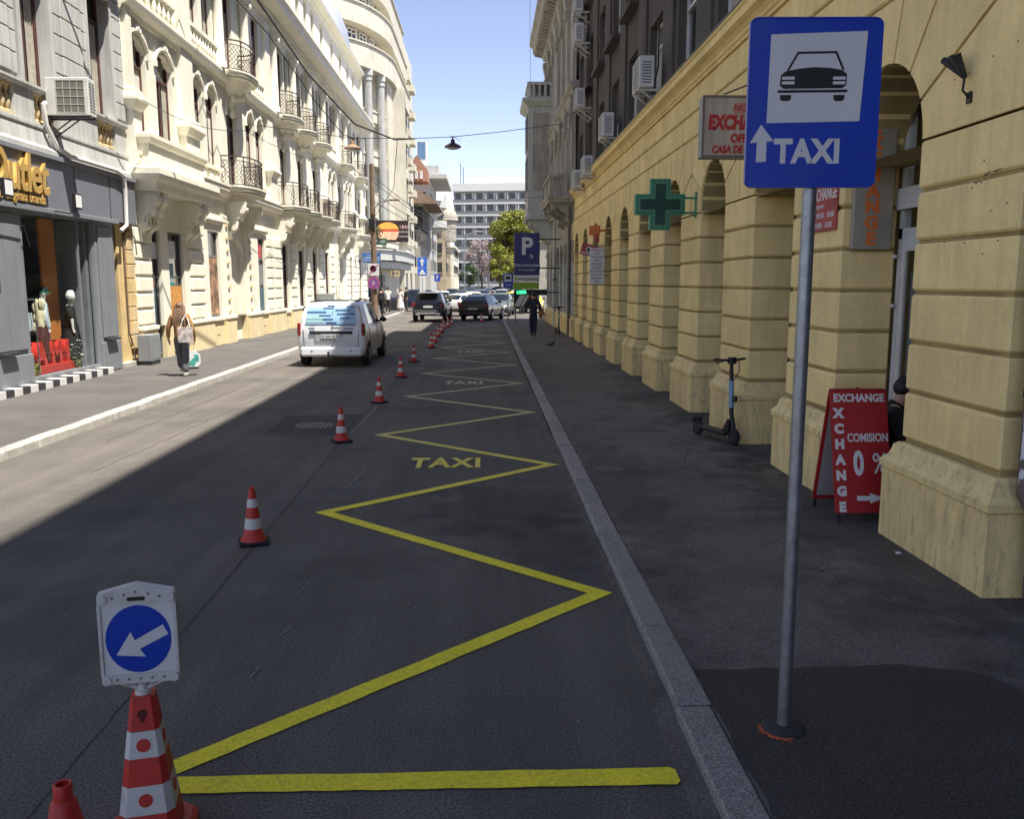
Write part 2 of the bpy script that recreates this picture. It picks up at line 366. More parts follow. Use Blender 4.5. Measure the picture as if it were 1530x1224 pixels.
for c_ in ((2.2, 9.5, 3.1, 12.5, 24, .03, .006), (1.2, 11.6, 2.9, 11.9, 20, .02, .005)): crack(*c_)
o = struct('pavement_cracks', bb, bpy.data.materials['crack_dark']); o.location.z = PR
bb = MB()
for _ in range(110):                                           # chips, dust specks and litter crumbs lying about
    x = rn.uniform(-5.8, 3.2); y = 3+28*rn.random()**2; z = .004 if x < .97 else PR+.006
    if .9 < x < 1.2: continue
    s = rn.uniform(.002, .006)*(1+y/14); bb.cbox(x-s, x+s, y-s*.7, y+s*.7, z-.003, z+s*.5, .002)
o = struct('road_grit', bb, M['granite']); o['kind'] = 'stuff'

# kerb stones, one object each
def kerb(name, x0, x1, y0, y1, top, L, m, b_=.012):
    root = bpy.data.objects.new(name, None); COL.objects.link(root); root.location = ((x0+x1)/2, y0, 0); root['kind'] = 'structure'
    bb = MB(); bb.cbox(-(x1-x0)/2, (x1-x0)/2, .007, L-.007, -.05, top, b_); me = bb.mesh('kerb_stone', M[m]); k = 0; y = y0
    while y < y1-.01:
        o = obj('kerb_stone', me, root, (rn.uniform(-.004, .004), y-y0, rn.uniform(-.006, .004)), (0, 0, rn.uniform(-.003, .003))); y += L
    return root
kerb('right_kerb', .97, 1.15, -2, 50.4, PR+.012, 1.02, 'granite')
kerb('left_kerb', -6.2, -6.0, 6, 67.4, PL+.03, .8, 'granite_l')
kerb('far_left_kerb', -6.2, -6.0, 74.2, 130, PL+.03, 1.6, 'granite_l')

# taxi bay: bar, zigzag and stencilled word
ZX = [(-1.44, 3.70), (.81, 5.88)]; y = 8.14; s = -1
while y < 47: ZX.append(((-1.56+.004*(y-8)) if s < 0 else (.80-.003*(y-8)), y)); y += 2.14; s = -s
zz = MB(); W = .062; P = [Vector(p) for p in ZX]
vs = []
for i, p in enumerate(P):
    d0 = (p-P[i-1]).normalized() if i else (P[1]-p).normalized(); d1 = (P[i+1]-p).normalized() if i < len(P)-1 else d0
    n0 = Vector((-d0.y, d0.x)); n1 = Vector((-d1.y, d1.x)); mt = (n0+n1)
    mt = mt.normalized() if mt.length > 1e-4 else n0; k = W/max(.30, mt.dot(n0))
    vs += [(p.x+mt.x*k, p.y+mt.y*k, .006), (p.x-mt.x*k, p.y-mt.y*k, .006)]
N = 26; vv = []; fv = []
for i in range(len(P)-1):
    for k in range(N):
        t = k/N; a = Vector(vs[2*i]).lerp(Vector(vs[2*i+2]), t); c = Vector(vs[2*i+1]).lerp(Vector(vs[2*i+3]), t)
        j = (a-c).normalized()*rn.uniform(-.004, .004) if k else Vector((0, 0, 0)); vv += [a+j, c+j]
vv += [vs[-2], vs[-1]]
zz.add(vv, [(2*i, 2*i+1, 2*i+3, 2*i+2) for i in range(len(vv)//2-1)])
bar = ragged([(-1.48, 3.50), (.835, 3.505), (.855, 3.53), (.85, 3.62), (.83, 3.64), (-1.48, 3.63)], .1, .004)
zz.add([(x, y, .0075) for x, y in bar], [tuple(range(len(bar)))])
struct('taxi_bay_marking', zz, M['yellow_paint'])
for k in range(5):
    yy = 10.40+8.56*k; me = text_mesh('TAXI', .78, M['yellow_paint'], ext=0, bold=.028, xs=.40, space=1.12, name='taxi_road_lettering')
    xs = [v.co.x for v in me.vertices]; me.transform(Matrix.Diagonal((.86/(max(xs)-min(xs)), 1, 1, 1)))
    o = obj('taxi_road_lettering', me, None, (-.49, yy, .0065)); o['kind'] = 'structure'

# manhole grate in the road and cover in the pavement
t = thing('manhole_grate', 'round cast iron manhole grate set in the road beside the nearest upright traffic cones', 'manhole', (-2.66, 13.32, 0))
b = MB(); b.lathe([(.36, -.02), (.36, .003), (.31, .003), (.31, -.02)], 28); part('grate_rim', b, M['dark_steel'], t)
for i in range(9):
    x = -.26+.065*i; l = math.sqrt(max(0, .31**2-x*x)); b = MB(); b.box(x-.016, x+.016, -l, l, -.01, .0045); part('grate_bar', b, M['granite'], t)
t = thing('manhole_cover', 'small round iron cover sunk in the dark right pavement', 'manhole', (1.43, 9.78, PR))
b = MB(); b.lathe([(.13, -.02), (.13, .006), (.11, .007), (.105, .004), (.01, .004)], 24); part('cover_plate', b, M['dark_steel'], t)
b = MB(); b.lathe([(.185, -.01), (.18, .0055), (.131, .0055)], 24); part('concrete_collar', b, M['dust'], t)
# ------------------------------------------------------------------ facade helpers
class Fac:
    def __init__(s, X, sg): s.X = X; s.sg = sg                 # sg +1: wall on the left looking to +X; -1: wall on the right
    def x(s, w): return s.X + s.sg*w
    def box(s, b, u0, u1, w0, w1, z0, z1, ch=0):
        return b.cbox(s.x(w0), s.x(w1), u0, u1, z0, z1, ch) if ch else b.box(s.x(w0), s.x(w1), u0, u1, z0, z1)
    def pr(s, b, poly, w0, w1): return b.prism(poly, 'x', s.x(w0), s.x(w1))      # poly in (u,z)
    def mould(s, b, prof, u0, u1, ret=True):                   # moulding with returned ends
        path = [(s.X, u0), (s.X, u1)]; return b.sweep([(w_, z) for w_, z in prof], path, side=s.sg)
    def cap(s, b, prof, u0, u1, dep=0):                        # moulding wrapping a projecting piece on three sides
        return b.sweep(prof, [(s.x(-.02), u0), (s.x(dep), u0), (s.x(dep), u1), (s.x(-.02), u1)], side=s.sg)
def arcpts(u0, u1, zs, rise, n=10):
    h = (u1-u0)/2; c = (u0+u1)/2
    if rise >= h-1e-6: return [(c-h*math.cos(math.pi*i/n), zs+rise*math.sin(math.pi*i/n)) for i in range(n+1)]
    r = (h*h+rise*rise)/(2*rise); a = math.asin(h/r)
    return [(c+r*math.sin(-a+2*a*i/n), zs-(r-rise)+r*math.cos(-a+2*a*i/n)) for i in range(n+1)]
def wall_open(b, F, u0, u1, z0, z1, ops, dep=.3, w=0.0):
    """front sheet with openings (ua,ub,za,zb,rise) and their reveals"""
    us = sorted({u0, u1, *[o[0] for o in ops], *[o[1] for o in ops]}); zs = sorted({z0, z1, *[o[2] for o in ops], *[o[3] for o in ops]})
    us = [u for u in us if u0 <= u <= u1]; zs = [z for z in zs if z0 <= z <= z1]
    for i in range(len(us)-1):
        run = None
        for j in range(len(zs)-1):
            cu, cz = (us[i]+us[i+1])/2, (zs[j]+zs[j+1])/2
            hole = any(o[0] < cu < o[1] and o[2] < cz < o[3] for o in ops)
            if not hole:
                if run is None: run = zs[j]
                end = zs[j+1]
            if (hole or j == len(zs)-2) and run is not None:
                b.quad((F.x(w), us[i], run), (F.x(w), us[i+1], run), (F.x(w), us[i+1], end), (F.x(w), us[i], end)); run = None
    for ua, ub, za, zb, rise in ops:
        f = lambda u, z, d: (F.x(w-d), u, z)
        zt = zb-rise
        b.quad(f(ua, za, 0), f(ua, zt, 0), f(ua, zt, dep), f(ua, za, dep)); b.quad(f(ub, za, 0), f(ub, zt, 0), f(ub, zt, dep), f(ub, za, dep))
        b.quad(f(ua, za, 0), f(ub, za, 0), f(ub, za, dep), f(ua, za, dep))
        if rise == 0: b.quad(f(ua, zb, 0), f(ub, zb, 0), f(ub, zb, dep), f(ua, zb, dep)); continue
        A = arcpts(ua, ub, zt, rise); n = len(A)-1
        for i in range(n):
            b.quad(f(*A[i], 0), f(*A[i+1], 0), f(*A[i+1], dep), f(*A[i], dep))
        h = n//2
        b.add([f(u, z, 0) for u, z in [(ua, zb)]+A[:h+1]], [tuple(range(h+2))]); b.add([f(u, z, 0) for u, z in [(ub, zb)]+A[h:]], [tuple(range(n-h+2))])
_wm = {}
def window(F, parent, u0, u1, z0, z1, w=-.24, fr='maroon', style='T', cur=None, fw=.07, label=None):
    """frame object with a pane (and maybe a curtain) as its sub-parts; meshes are shared between equal windows"""
    W_, H_ = round(u1-u0, 3), round(z1-z0, 3); key = (F.sg, W_, H_, fr, style, cur, fw)
    if key not in _wm:
        h = W_/2; s = F.sg; b = MB(); d = .06
        b.box(0, s*d, -h, -h+fw, 0, H_); b.box(0, s*d, h-fw, h, 0, H_); b.box(0, s*d, -h+fw, h-fw, 0, fw); b.box(0, s*d, -h+fw, h-fw, H_-fw, H_)
        zt = H_*.70
        if 'T' in style: b.box(0, s*(d+.015), -h+fw, h-fw, zt, zt+fw); b.box(0, s*(d-.01), -fw*.55, fw*.55, fw, zt)
        if 'M' in style: b.box(0, s*(d-.01), -fw*.45, fw*.45, fw, H_-fw)
        if 'H' in style: b.box(0, s*(d-.01), -h+fw, h-fw, H_*.62, H_*.62+fw*.8)
        pn = MB(); pn.box(-s*.005, s*.014, -h+fw*.5, h-fw*.5, fw*.5, H_-fw*.5)
        cm = None
        if cur:
            cb = MB(); n = 8
            for hh in (-1, 1):
                a0, a1 = (-h+fw, -h*.28) if hh < 0 else (h*.28, h-fw)
                for i in range(n):
                    ya, yb = a0+(a1-a0)*i/n, a0+(a1-a0)*(i+1)/n; xa, xb = (.017, .026) if i % 2 else (.026, .017)
                    cb.quad((s*xa, ya, fw), (s*xb, yb, fw), (s*xb, yb, zt if 'T' in style else H_-fw), (s*xa, ya, zt if 'T' in style else H_-fw))
            cm = cb.mesh('curtain', M[cur])
        _wm[key] = (b.mesh('window', M[fr]), pn.mesh('pane', M['win']), cm)
    fm, pm, cm = _wm[key]
    loc = Vector((F.x(w), (u0+u1)/2, z0)) - parent.location
    o = obj('window', fm, parent, loc, label=label); obj('pane', pm, o)
    if cm: obj('curtain', cm, o)
    return o

# ------------------------------------------------------------------ right side: the arcaded yellow building
FR = Fac(3.5, -1)
YB = thing('arcade_building', 'cream yellow building of rusticated stone arches with dark grey upper storeys beside the right pavement', 'building', (3.5, 5.68, PR))
PITCH_P, PW, Y0P = 2.86, 1.38, 5.68
PN = 10                                                        # piers
AD = .55
pier = [Y0P+PITCH_P*k for k in range(PN+1)]
YEND = 34.4
core = MB(); ops = []
for k in range(PN):
    ua, ub = pier[k]+PW, pier[k+1]
    ops.append((ua, ub, 0, 4.06, (ub-ua)/2))
    FR.box(core, pier[k]+.02, pier[k]+PW-.02, -AD, -.03, 0, 3.34)
ops2 = [(a+(-.02), c+.02, 3.3, z+.02, r+.02) for a, c, _, z, r in ops]
FR.box(core, pier[PN]+.02, YEND, -AD, -.03, 0, 3.34)
part('joint_wall', core, M['stucco_dark'], YB, world=True)
core = MB(); wall_open(core, FR, Y0P+.02, YEND, 3.3, 5.44, ops2, AD, -.03)
core.quad((FR.x(-.03), Y0P+.02, 3.3), (FR.x(-AD-.4), Y0P+.02, 3.3), (FR.x(-AD-.4), Y0P+.02, 5.44), (FR.x(-.03), Y0P+.02, 5.44))
part('joint_wall', core, M['stucco_dark'], YB, world=True)
# plinths
pl_prof = [(-.02, 0), (.10, 0), (.10, .64), (.12, .655), (.12, .71), (.095, .735), (.07, .76), (.055, .80), (.045, .845), (.015, .87), (-.02, .875)]
pm = MB(); pm.sweep(pl_prof, [(0, 0), (0, PW), (AD, PW), (AD, 0)], side=-1, closed=True); plm = pm.mesh('plinth', M['plinth'], True, 30)
def at(par, x, y, z): return Vector((x, y, z)) - par.location
for k in range(PN): obj('plinth', plm, YB, at(YB, 3.5, pier[k], PR-.05))
pm = MB(); pm.sweep(pl_prof, [(0, 0), (0, YEND-pier[PN]), (AD, YEND-pier[PN]), (AD, 0)], side=-1, closed=True)
obj('plinth', pm.mesh('plinth', M['plinth'], True, 30), YB, at(YB, 3.5, pier[PN], PR-.05))
# pier blocks
zc = [.90+.406*i for i in range(7)]
bm_ = MB(); bm_.cbox(0, AD, 0, PW, .017, .406-.017, .018); blk = bm_.mesh('stone_block', M['stucco'])
bm_ = MB(); bm_.cbox(0, AD, 0, YEND-pier[PN], .017, .406-.017, .018); blkE = bm_.mesh('stone_block', M['stucco'])
for k in range(PN+1):
    for i in range(6): obj('stone_block', blkE if k == PN else blk, YB, at(YB, 3.5, pier[k], zc[i]))
# voussoirs: radial stones round each arch, cut square against the courses above
ZT = 4.60
def vous(k):
    ua, ub = pier[k]+PW, pier[k+1]; c = (ua+ub)/2; r = (ub-ua)/2; zs = 4.06-r; L_, R_ = c-PITCH_P/2, c+PITCH_P/2
    if k == 0: L_ = Y0P
    def outer(t):
        dx, dz = math.cos(t), math.sin(t); k1 = (R_-c)/dx if dx > 1e-6 else ((L_-c)/dx if dx < -1e-6 else 1e9); k2 = (ZT-zs)/dz if dz > 1e-6 else 1e9
        q = min(k1, k2); return (c+dx*q, zs+dz*q)
    n = 7; res = []
    for i in range(n):
        t0, t1 = math.pi*i/n, math.pi*(i+1)/n
        inn = [(c+r*math.cos(t1-(t1-t0)*j/4), zs+r*math.sin(t1-(t1-t0)*j/4)) for j in range(5)]
        o0, o1 = outer(t0), outer(t1); mid = []
        for corner in ((R_, ZT), (L_, ZT)):
            ang = math.atan2(corner[1]-zs, corner[0]-c)
            if t0+1e-4 < ang < t1-1e-4: mid.append(corner)
        poly = inn + [o0] + mid + [o1]
        cx = sum(p[0] for p in poly)/len(poly); cz = sum(p[1] for p in poly)/len(poly); out = []
        m_ = len(poly)                                         # inset by the joint width
        P_ = [Vector(p) for p in poly]
        for a in range(m_):
            d0 = (P_[a]-P_[a-1]); d1 = (P_[(a+1) % m_]-P_[a])
            if d0.length < 1e-6 or d1.length < 1e-6: out.append(tuple(P_[a])); continue
            d0.normalize(); d1.normalize(); n0 = Vector((d0.y, -d0.x)); n1 = Vector((d1.y, -d1.x)); mm = n0+n1
            mm = mm.normalized() if mm.length > 1e-4 else n0; q = .017/max(.4, mm.dot(n0))
            s_ = 1 if mm.dot(Vector((cx, cz))-P_[a]) > 0 else -1
            out.append(tuple(P_[a]+mm*q*s_))
        res.append(out)
    return res
for k in range(PN):
    for poly in vous(k):
        b = MB(); FR.pr(b, poly, -AD, 0); part('arch_stone', b, M['stucco'], YB, world=True)
# courses over the arches in running bond
for row, (za, zb) in enumerate(((ZT, ZT+.42), (ZT+.42, 5.43))):
    bw = .715; b = MB(); FRh = zb-za; b.cbox(0, .2, .011, bw-.011, .014, FRh-.014, .016); me = b.mesh('stone_block', M['stucco'])
    u = Y0P - (bw/2 if row else 0)
    while u < YEND-.05:
        ua = max(u, Y0P); ub = min(u+bw, YEND)
        if ub-ua > .99*bw: obj('stone_block', me, YB, at(YB, 3.5, ua, za))
        elif ub-ua > .05:
            b = MB(); b.cbox(0, .2, .011, ub-ua-.011, .014, FRh-.014, .016); obj('stone_block', b.mesh('stone_block', M['stucco']), YB, at(YB, 3.5, ua, za))
        u += bw
# cornice over the ground floor
b = MB(); FR.mould(b, [(-.3, 5.42), (.03, 5.42), (.03, 5.46), (.06, 5.48), (.06, 5.52), (.10, 5.56), (.19, 5.60), (.19, 5.70), (.22, 5.72), (.22, 5.75), (-.15, 5.80), (-.3, 5.80)], Y0P-.02, YEND)
part('cornice', b, M['stucco'], YB, world=True)
b = MB(); FR.box(b, Y0P-.04, YEND+.01, -.2, .232, 5.752, 5.775); part('cornice_flashing', b, M['dark_steel'], YB, world=True)
# dark upper storeys
wins = []; wc = [7.6+2.85*k for k in range(-1, 10)]
for u in wc:
    if Y0P+.8 < u < YEND-.8:
        for z0 in (5.95, 8.72, 11.6, 14.6): wins.append((u-.72, u+.72, z0, z0+1.72, 0))
b = MB(); wall_open(b, FR, Y0P, YEND, 5.78, 20.5, wins, .24, -.12)
FR.box(b, Y0P, YEND, -10, -1.3, 0, 5.5); FR.box(b, Y0P, YEND, -10, -.42, 5.5, 20.5); b.quad((FR.x(-.12), Y0P, 5.78), (FR.x(-.42), Y0P, 5.78), (FR.x(-.42), Y0P, 20.5), (FR.x(-.12), Y0P, 20.5))
b.quad((FR.x(-.12), YEND, 5.78), (FR.x(-.42), YEND, 5.78), (FR.x(-.42), YEND, 20.5), (FR.x(-.12), YEND, 20.5))
FR.box(b, Y0P-.1, YEND, -10, .25, 20.5, 20.8); part('upper_wall', b, M['grey_render'], YB, world=True)
for i, o in enumerate(wins): window(FR, YB, *o[:4], w=-.34, fr='white_frame', style='TM', cur=('curtain' if (i*7) % 3 else None), fw=.06)
b = MB(); b.cbox(.12, -.14, 0, 1.7, 0, .13, .01); me = b.mesh('window_sill', M['grey_render'])
for o in wins:
    if o[2] > 8: obj('window_sill', me, YB, at(YB, 3.5, o[0]-.13, o[2]-.13))
b = MB(); [FR.box(b, u+.95, u+1.9, -.12, -.06, 5.80, 20.4) for u in wc if Y0P < u < YEND-2]; part('wall_strip', b, M['grey_render'], YB, world=True)
# shop fronts set back inside the arches
for k in range(PN):
    ua, ub = pier[k]+PW+.005, pier[k+1]-.005; fx = 3.5+AD+.02
    b = MB(); h = 3.3
    b.box(fx, fx+.08, ua, ua+.07, .05, 4.05); b.box(fx, fx+.08, ub-.07, ub, .05, 4.05); b.box(fx, fx+.09, ua, ub, 2.62, 2.72); b.box(fx, fx+.08, ua, ub, .05, .22 if k else .08)
    b.box(fx+.01, fx+.07, (ua+ub)/2-.03, (ua+ub)/2+.03, .1, 2.62)
    b.box(fx, fx+.08, ua, ub, 3.98, 4.1)
    if k == 0: b.box(fx-.02, fx, ub-.20, ub-.12, .08, 2.62); b.box(fx-.02, fx, ub-.75, ub-.20, .08, .3); b.box(fx-.02, fx, ub-.75, ub-.20, 1.05, 1.12); b.box(fx-.02, fx, ub-.75, ub-.20, 2.5, 2.62); b.box(fx-.05, fx, ua, ub, 2.9, 3.1)
    sf = part('shop_front', b, M['grey_frame'] if k else M['white_frame'], YB, world=True)
    g = MB(); g.quad((fx+.03, ua, .05), (fx+.03, ub, .05), (fx+.03, ub, 4.09), (fx+.03, ua, 4.09)); part('pane', g, M['clear'] if k < 3 else M['win'], sf, world=True)
    if k < 3:
        g = MB(); g.box(fx+.08, fx+.66, ub+.3, ub+.32, .05, 4.2); g.box(fx+.08, fx+.66, ua-.3, ua-.28, .05, 4.2); part('inner_wall', g, M['stucco'], YB, world=True)
        g = MB(); g.quad((fx+.05, ub-.62, .5), (fx+.05, ub-.2, .5), (fx+.05, ub-.2, 2.3), (fx+.05, ub-.62, 2.3)); part('door_curtain', g, M['grey_frame'], sf, world=True)
        g = MB(); g.box(fx-.012, fx+.02, ub-.62, ub-.42, 1.35, 1.6); part('door_notice', g, M['sign_white'], sf, world=True)
# flue stubs, hooks and nails on the nearest pier
b = MB()
for y_, z_ in ((6.2, 2.90), (6.08, 2.94), (5.96, 2.95)): b.tube([(3.495, y_, z_), (3.47, y_-.01, z_), (3.465, y_-.09, z_+.008)], .0045, 5)
for _ in range(14):
    y_ = rn.uniform(5.75, 6.85); z_ = rn.uniform(2.1, 3.8); b.tube([(3.503, y_, z_), (3.495, y_, z_)], .006, 6)
part('wall_nails', b, M['pipe_b'], YB, world=True)
for y_, z_ in ((8.46, 1.93), (8.46, 2.42)):
    pass

# neighbour behind: closes the corner at the picture's right edge
NB = thing('neighbour_building', 'plain dark grey building behind the drainpipe at the right edge', 'building', (3.8, -12, PR))
b = MB(); b.box(3.72, 14, -14, 5.655, 0, 20.5); b.box(3.25, 14, -14, 5.57, 20.5, 20.8); part('wall', b, M['grey_render'], NB, world=True)
b = MB(); b.cbox(3.68, 3.74, 4.2, 5.6, .05, 2.3, .01); b.cbox(3.665, 3.69, 4.3, 5.5, .2, 1.1, .01); b.cbox(3.665, 3.69, 4.3, 5.5, 1.2, 2.2, .01); part('metal_gate', b, M['grey_frame'], NB, world=True)
t = thing('drainpipe', 'brown drainpipe with torn posters and a kinked foot beside the nearest yellow pier', 'drainpipe', (3.6, 5.52, PR))
b = MB(); b.tube([(3.60, 5.52, 9), (3.60, 5.52, .95), (3.59, 5.50, .80), (3.66, 5.44, .62), (3.66, 5.44, .1)], .055, 12); part('pipe', b, M['pipe_b'], t, world=True, smooth=True)
for z_ in (.55, 1.45, 2.7, 3.9):
    b = MB(); b.tube([(3.6 if z_ > 1 else 3.66, 5.52 if z_ > 1 else 5.44, z_), (3.6 if z_ > 1 else 3.66, 5.52 if z_ > 1 else 5.44, z_+.05)], .064, 12); part('pipe_collar', b, M['dark_steel'], t, world=True)
b = MB()
for z_, h_ in ((1.02, .22), (1.22, .16), (.85, .1), (1.5, .12)):
    n = 5; vs = []
    for i in range(n+1):
        a = math.pi*1.05+i*.22; r_ = .0585
        vs += [(3.60+r_*math.cos(a), 5.52+r_*math.sin(a), z_+rn.uniform(0, .03)), (3.60+r_*math.cos(a), 5.52+r_*math.sin(a), z_+h_+rn.uniform(-.03, .03))]
    b.add(vs, [(2*i, 2*i+2, 2*i+3, 2*i+1) for i in range(n)])
part('torn_poster', b, M['sign_white'], t, world=True)

# ------------------------------------------------------------------ the ornate old building after it
OB = thing('ornate_building', 'ornate old building with whitewashed ground floor, carved balconies and heavy cornice after the yellow arcade', 'building', (3.5, 34.5, PR))
F2 = Fac(3.52, -1); Y1, Y2 = 34.45, 49.4
gops = [(35.2+2.05*i, 36.3+2.05*i, .9, 3.9, .55) for i in range(7)]
uops = [(35.0+2.4*i, 36.1+2.4*i, 6.7, 9.0, .3) for i in range(6)] + [(35.0+2.4*i, 36.1+2.4*i, 10.2, 12.3, 0) for i in range(6)]
b = MB(); wall_open(b, F2, Y1, Y2, 0, 3.05, [(a, c, z0, 3.05, 0) for a, c, z0, z1, r in gops], .35, .004); part('whitewashed_wall', b, M['white_wash'], OB, world=True)
b = MB(); wall_open(b, F2, Y1, Y2, 3.05, 5.3, [(a, c, 3.05, z1, r) for a, c, z0, z1, r in gops], .35); wall_open(b, F2, Y1, Y2, 5.3, 15, uops, .3)
F2.box(b, Y1, Y2, -10, -.4, 0, 15.2); F2.box(b, Y2-.06, Y2, -.4, .0, 0, 15)
part('wall', b, M['cream_old'], OB, world=True)
for a, c, z0, z1, r in gops: window(F2, OB, a, c, z0, z1, w=-.3, fr='grey_frame', style='T')
for a, c, z0, z1, r in uops: window(F2, OB, a, c, z0, z1, w=-.26, fr='maroon', style='T', cur='curtain')
for i in range(7):                                             # joints of the channelled ground floor
    for g in range(8):
        b = MB(); ua, ub = (36.3+2.05*g+.04, 37.25+2.05*g-.04) if g < 7 else (Y1+.02, 35.16)
        if ua > Y2: continue
        F2.box(b, ua, min(ub, Y2), 0, .05, .95+.42*i+.02, .95+.42*(i+1)-.02); part('stone_block', b, M['white_wash'] if i < 5 else M['cream_old'], OB, world=True)
b = MB(); F2.mould(b, [(0, 0), (.14, 0), (.14, .72), (.08, .8), (0, .85)], Y1, Y2); part('plinth', b, M['plinth'], OB, world=True)
cp = lambda z, p: [(-.1, z), (.08*p, z), (.12*p, z+.1), (.3*p, z+.2), (.35*p, z+.35), (.8*p, z+.5), (.85*p, z+.8), (1.0*p, z+.95), (1.0*p, z+1.15), (-.1, z+1.3)]
b = MB(); F2.mould(b, cp(14.0, 1.05), Y1, Y2); part('main_cornice', b, M['cream_old'], OB, world=True)
b = MB(); F2.mould(b, [(-.1, 5.3), (.12, 5.32), (.16, 5.45), (.28, 5.5), (.28, 5.62), (-.1, 5.66)], Y1, Y2); F2.mould(b, [(-.1, 9.6), (.1, 9.62), (.25, 9.75), (.25, 9.85), (-.1, 9.9)], Y1, Y2); part('string_course', b, M['cream_old'], OB, world=True)
me = None
for i in range(30):                                            # modillions under the cornice
    if me is None:
        bb = MB(); bb.prism([(0, 0), (-.12, 0), (-.25, .12), (-.55, .2), (-.75, .22), (-.75, .36), (0, .36)], 'y', 0, .2); me = bb.mesh('modillion', M['cream_old'])
    obj('modillion', me, OB, at(OB, 3.5, Y1+.15+.5*i, 14.15))
for i in range(7):                                             # engaged pilasters with carved heads
    u = Y1+.1+2.4*i; b = MB(); F2.box(b, u, u+.38, 0, .14, 5.7, 13.2); F2.cap(b, [(0, 13.1), (.06, 13.15), (.1, 13.4), (.16, 13.7), (.2, 13.95), (0, 14.0)], u, u+.38, .14)
    for q in range(4): b.ball((F2.x(.2), u+.04+.1*q, 12.9+.12*(q % 2)), (.1, .07, .16), 6, 4); b.ball((F2.x(.2), u+.1+.07*q, 9.0-.25*q), (.08, .1, .14), 6, 4)
    part('pilaster', b, M['cream_old'], OB, world=True)
for a, c, z0, z1, r in uops[:6]:                               # window surrounds with carved heads
    b = MB(); F2.box(b, a-.18, a, .005, .09, z0-.1, z1); F2.box(b, c, c+.18, .005, .09, z0-.1, z1); F2.cap(b, [(0, z1+.02), (.1, z1+.06), (.2, z1+.3), (.22, z1+.36), (0, z1+.4)], a-.25, c+.25, .05)
    for q in range(5): b.ball((F2.x(.1), a+.1+.22*q, z1+.5+.18*math.sin(q*.8)), (.09, .13, .12), 6, 4)
    part('window_surround', b, M['cream_old'], OB, world=True)
def baluster_mesh(m, h=.5, r=.055):
    bb = MB(); bb.lathe([(r*.9, 0), (r*.9, .06*h), (r*.5, .1*h), (r*.7, .2*h), (r, .33*h), (r*.85, .5*h), (r*.45, .72*h), (r*.5, .82*h), (r*.8, .9*h), (r*.9, h)], 8); return bb.mesh('baluster', M[m], True, 60)
def stone_balcony(u0, u1, z, proj, h=.95, scroll=True):
    t = MB(); F2.box(t, u0, u1, 0, proj, z, z+.18); F2.cap(t, [(0, z-.14), (.02, z-.14), (.05, z-.02), (.09, z+.02), (.09, z+.12), (0, z+.18)], u0, u1, proj); F2.box(t, u0, u1, 0, proj+.02, z-.14, z)
    bal = part('balcony', t, M['cream_old'], OB, world=True)
    r_ = MB()
    for (ua, ub, wa, wb) in ((u0, u0+.16, 0, proj), (u1-.16, u1, 0, proj), (u0+.16, u1-.16, proj-.16, proj)):
        F2.box(r_, ua, ub, wa, wb, z+.18, z+.3); F2.box(r_, ua-.02, ub+.02, wa-.02, wb+.02, z+h-.12, z+h)
    for ua, wa in ((u0, proj-.2), (u1-.2, proj-.2), (u0, 0), (u1-.2, 0), (u0, proj*.25), ((u0+u1)/2-.1, proj-.2)): F2.box(r_, ua-.005, ua+.205, wa, wa+.2, z+.3, z+h-.12)
    part('parapet', r_, M['cream_old'], bal, world=True)
    me = baluster_mesh('cream_old', h-.42)
    bl = bal
    for i in range(5): obj('baluster', me, bl, Vector((F2.x(proj*.5+.09*i-.02), u0+.08, z+.3))-OB.location-bal.location)
    n = int((u1-u0-.6)/.2)
    for i in range(n):
        uu = u0+.3+.2*i
        if abs(uu-(u0+u1)/2) > .16: obj('baluster', me, bl, Vector((F2.x(proj-.08), uu, z+.3))-OB.location)
    for uu in (u0+.12, u1-.42, (u0+u1)/2-.15):                 # scrolled consoles
        c = MB(); pts = [(0, z-.14), (-proj*.95, z-.14), (-proj*.95, z-.3), (-proj*.8, z-.36), (-proj*.62, z-.3), (-proj*.5, z-.45), (-proj*.3, z-.55), (-.2, z-.6), (-.22, z-.85), (-.08, z-.95), (0, z-1.0)]
        c.prism([(p[0]+F2.X, p[1]) for p in pts], 'y', uu, uu+.3)
        c.lathe([(.12, uu-.03), (.12, uu+.33)], 10, (F2.X-proj*.82, 0, z-.3), 'y'); c.lathe([(.1, uu-.03), (.1, uu+.33)], 10, (F2.X-.2, 0, z-.78), 'y')
        part('console', c, M['cream_old'], bal, world=True)
    return bal
stone_balcony(35.15, 39.4, 5.5, .95)
# projecting bay near the far corner
b = MB(); F2.box(b, 46.4, 49.35, 0, 1.25, 5.6, 11.3); F2.cap(b, [(0, 11.2), (.1, 11.25), (.3, 11.45), (.32, 11.6), (0, 11.65)], 46.4, 49.35, 1.25); F2.cap(b, [(0, 5.45), (.14, 5.5), (.14, 5.62), (.04, 5.7), (0, 6.6)], 46.4, 49.35, 1.25); F2.cap(b, [(0, 6.6), (.08, 6.64), (.08, 6.74), (0, 6.8)], 46.4, 49.35, 1.25)
F2.box(b, 46.5, 49.25, 0, 1.2, 11.6, 11.75); F2.box(b, 46.4, 49.35, .0, 1.3, 12.3, 12.45)
for wv in (.0, .3, .6, .9, 1.1): F2.box(b, 46.45, 46.6, wv, wv+.13, 11.7, 12.32)
for i in range(13): F2.box(b, 46.5+.22*i, 46.62+.22*i, 1.1, 1.24, 11.7, 12.32)
for uu in (46.5, 47.8, 49.0): b.prism([(F2.X, 5.5), (F2.X-1.2, 5.5), (F2.X-1.15, 5.2), (F2.X-.8, 5.0), (F2.X-.5, 4.6), (F2.X-.25, 4.4), (F2.X, 4.2)], 'y', uu, uu+.3)
bay = part('bay', b, M['white_wash'], OB, world=True)
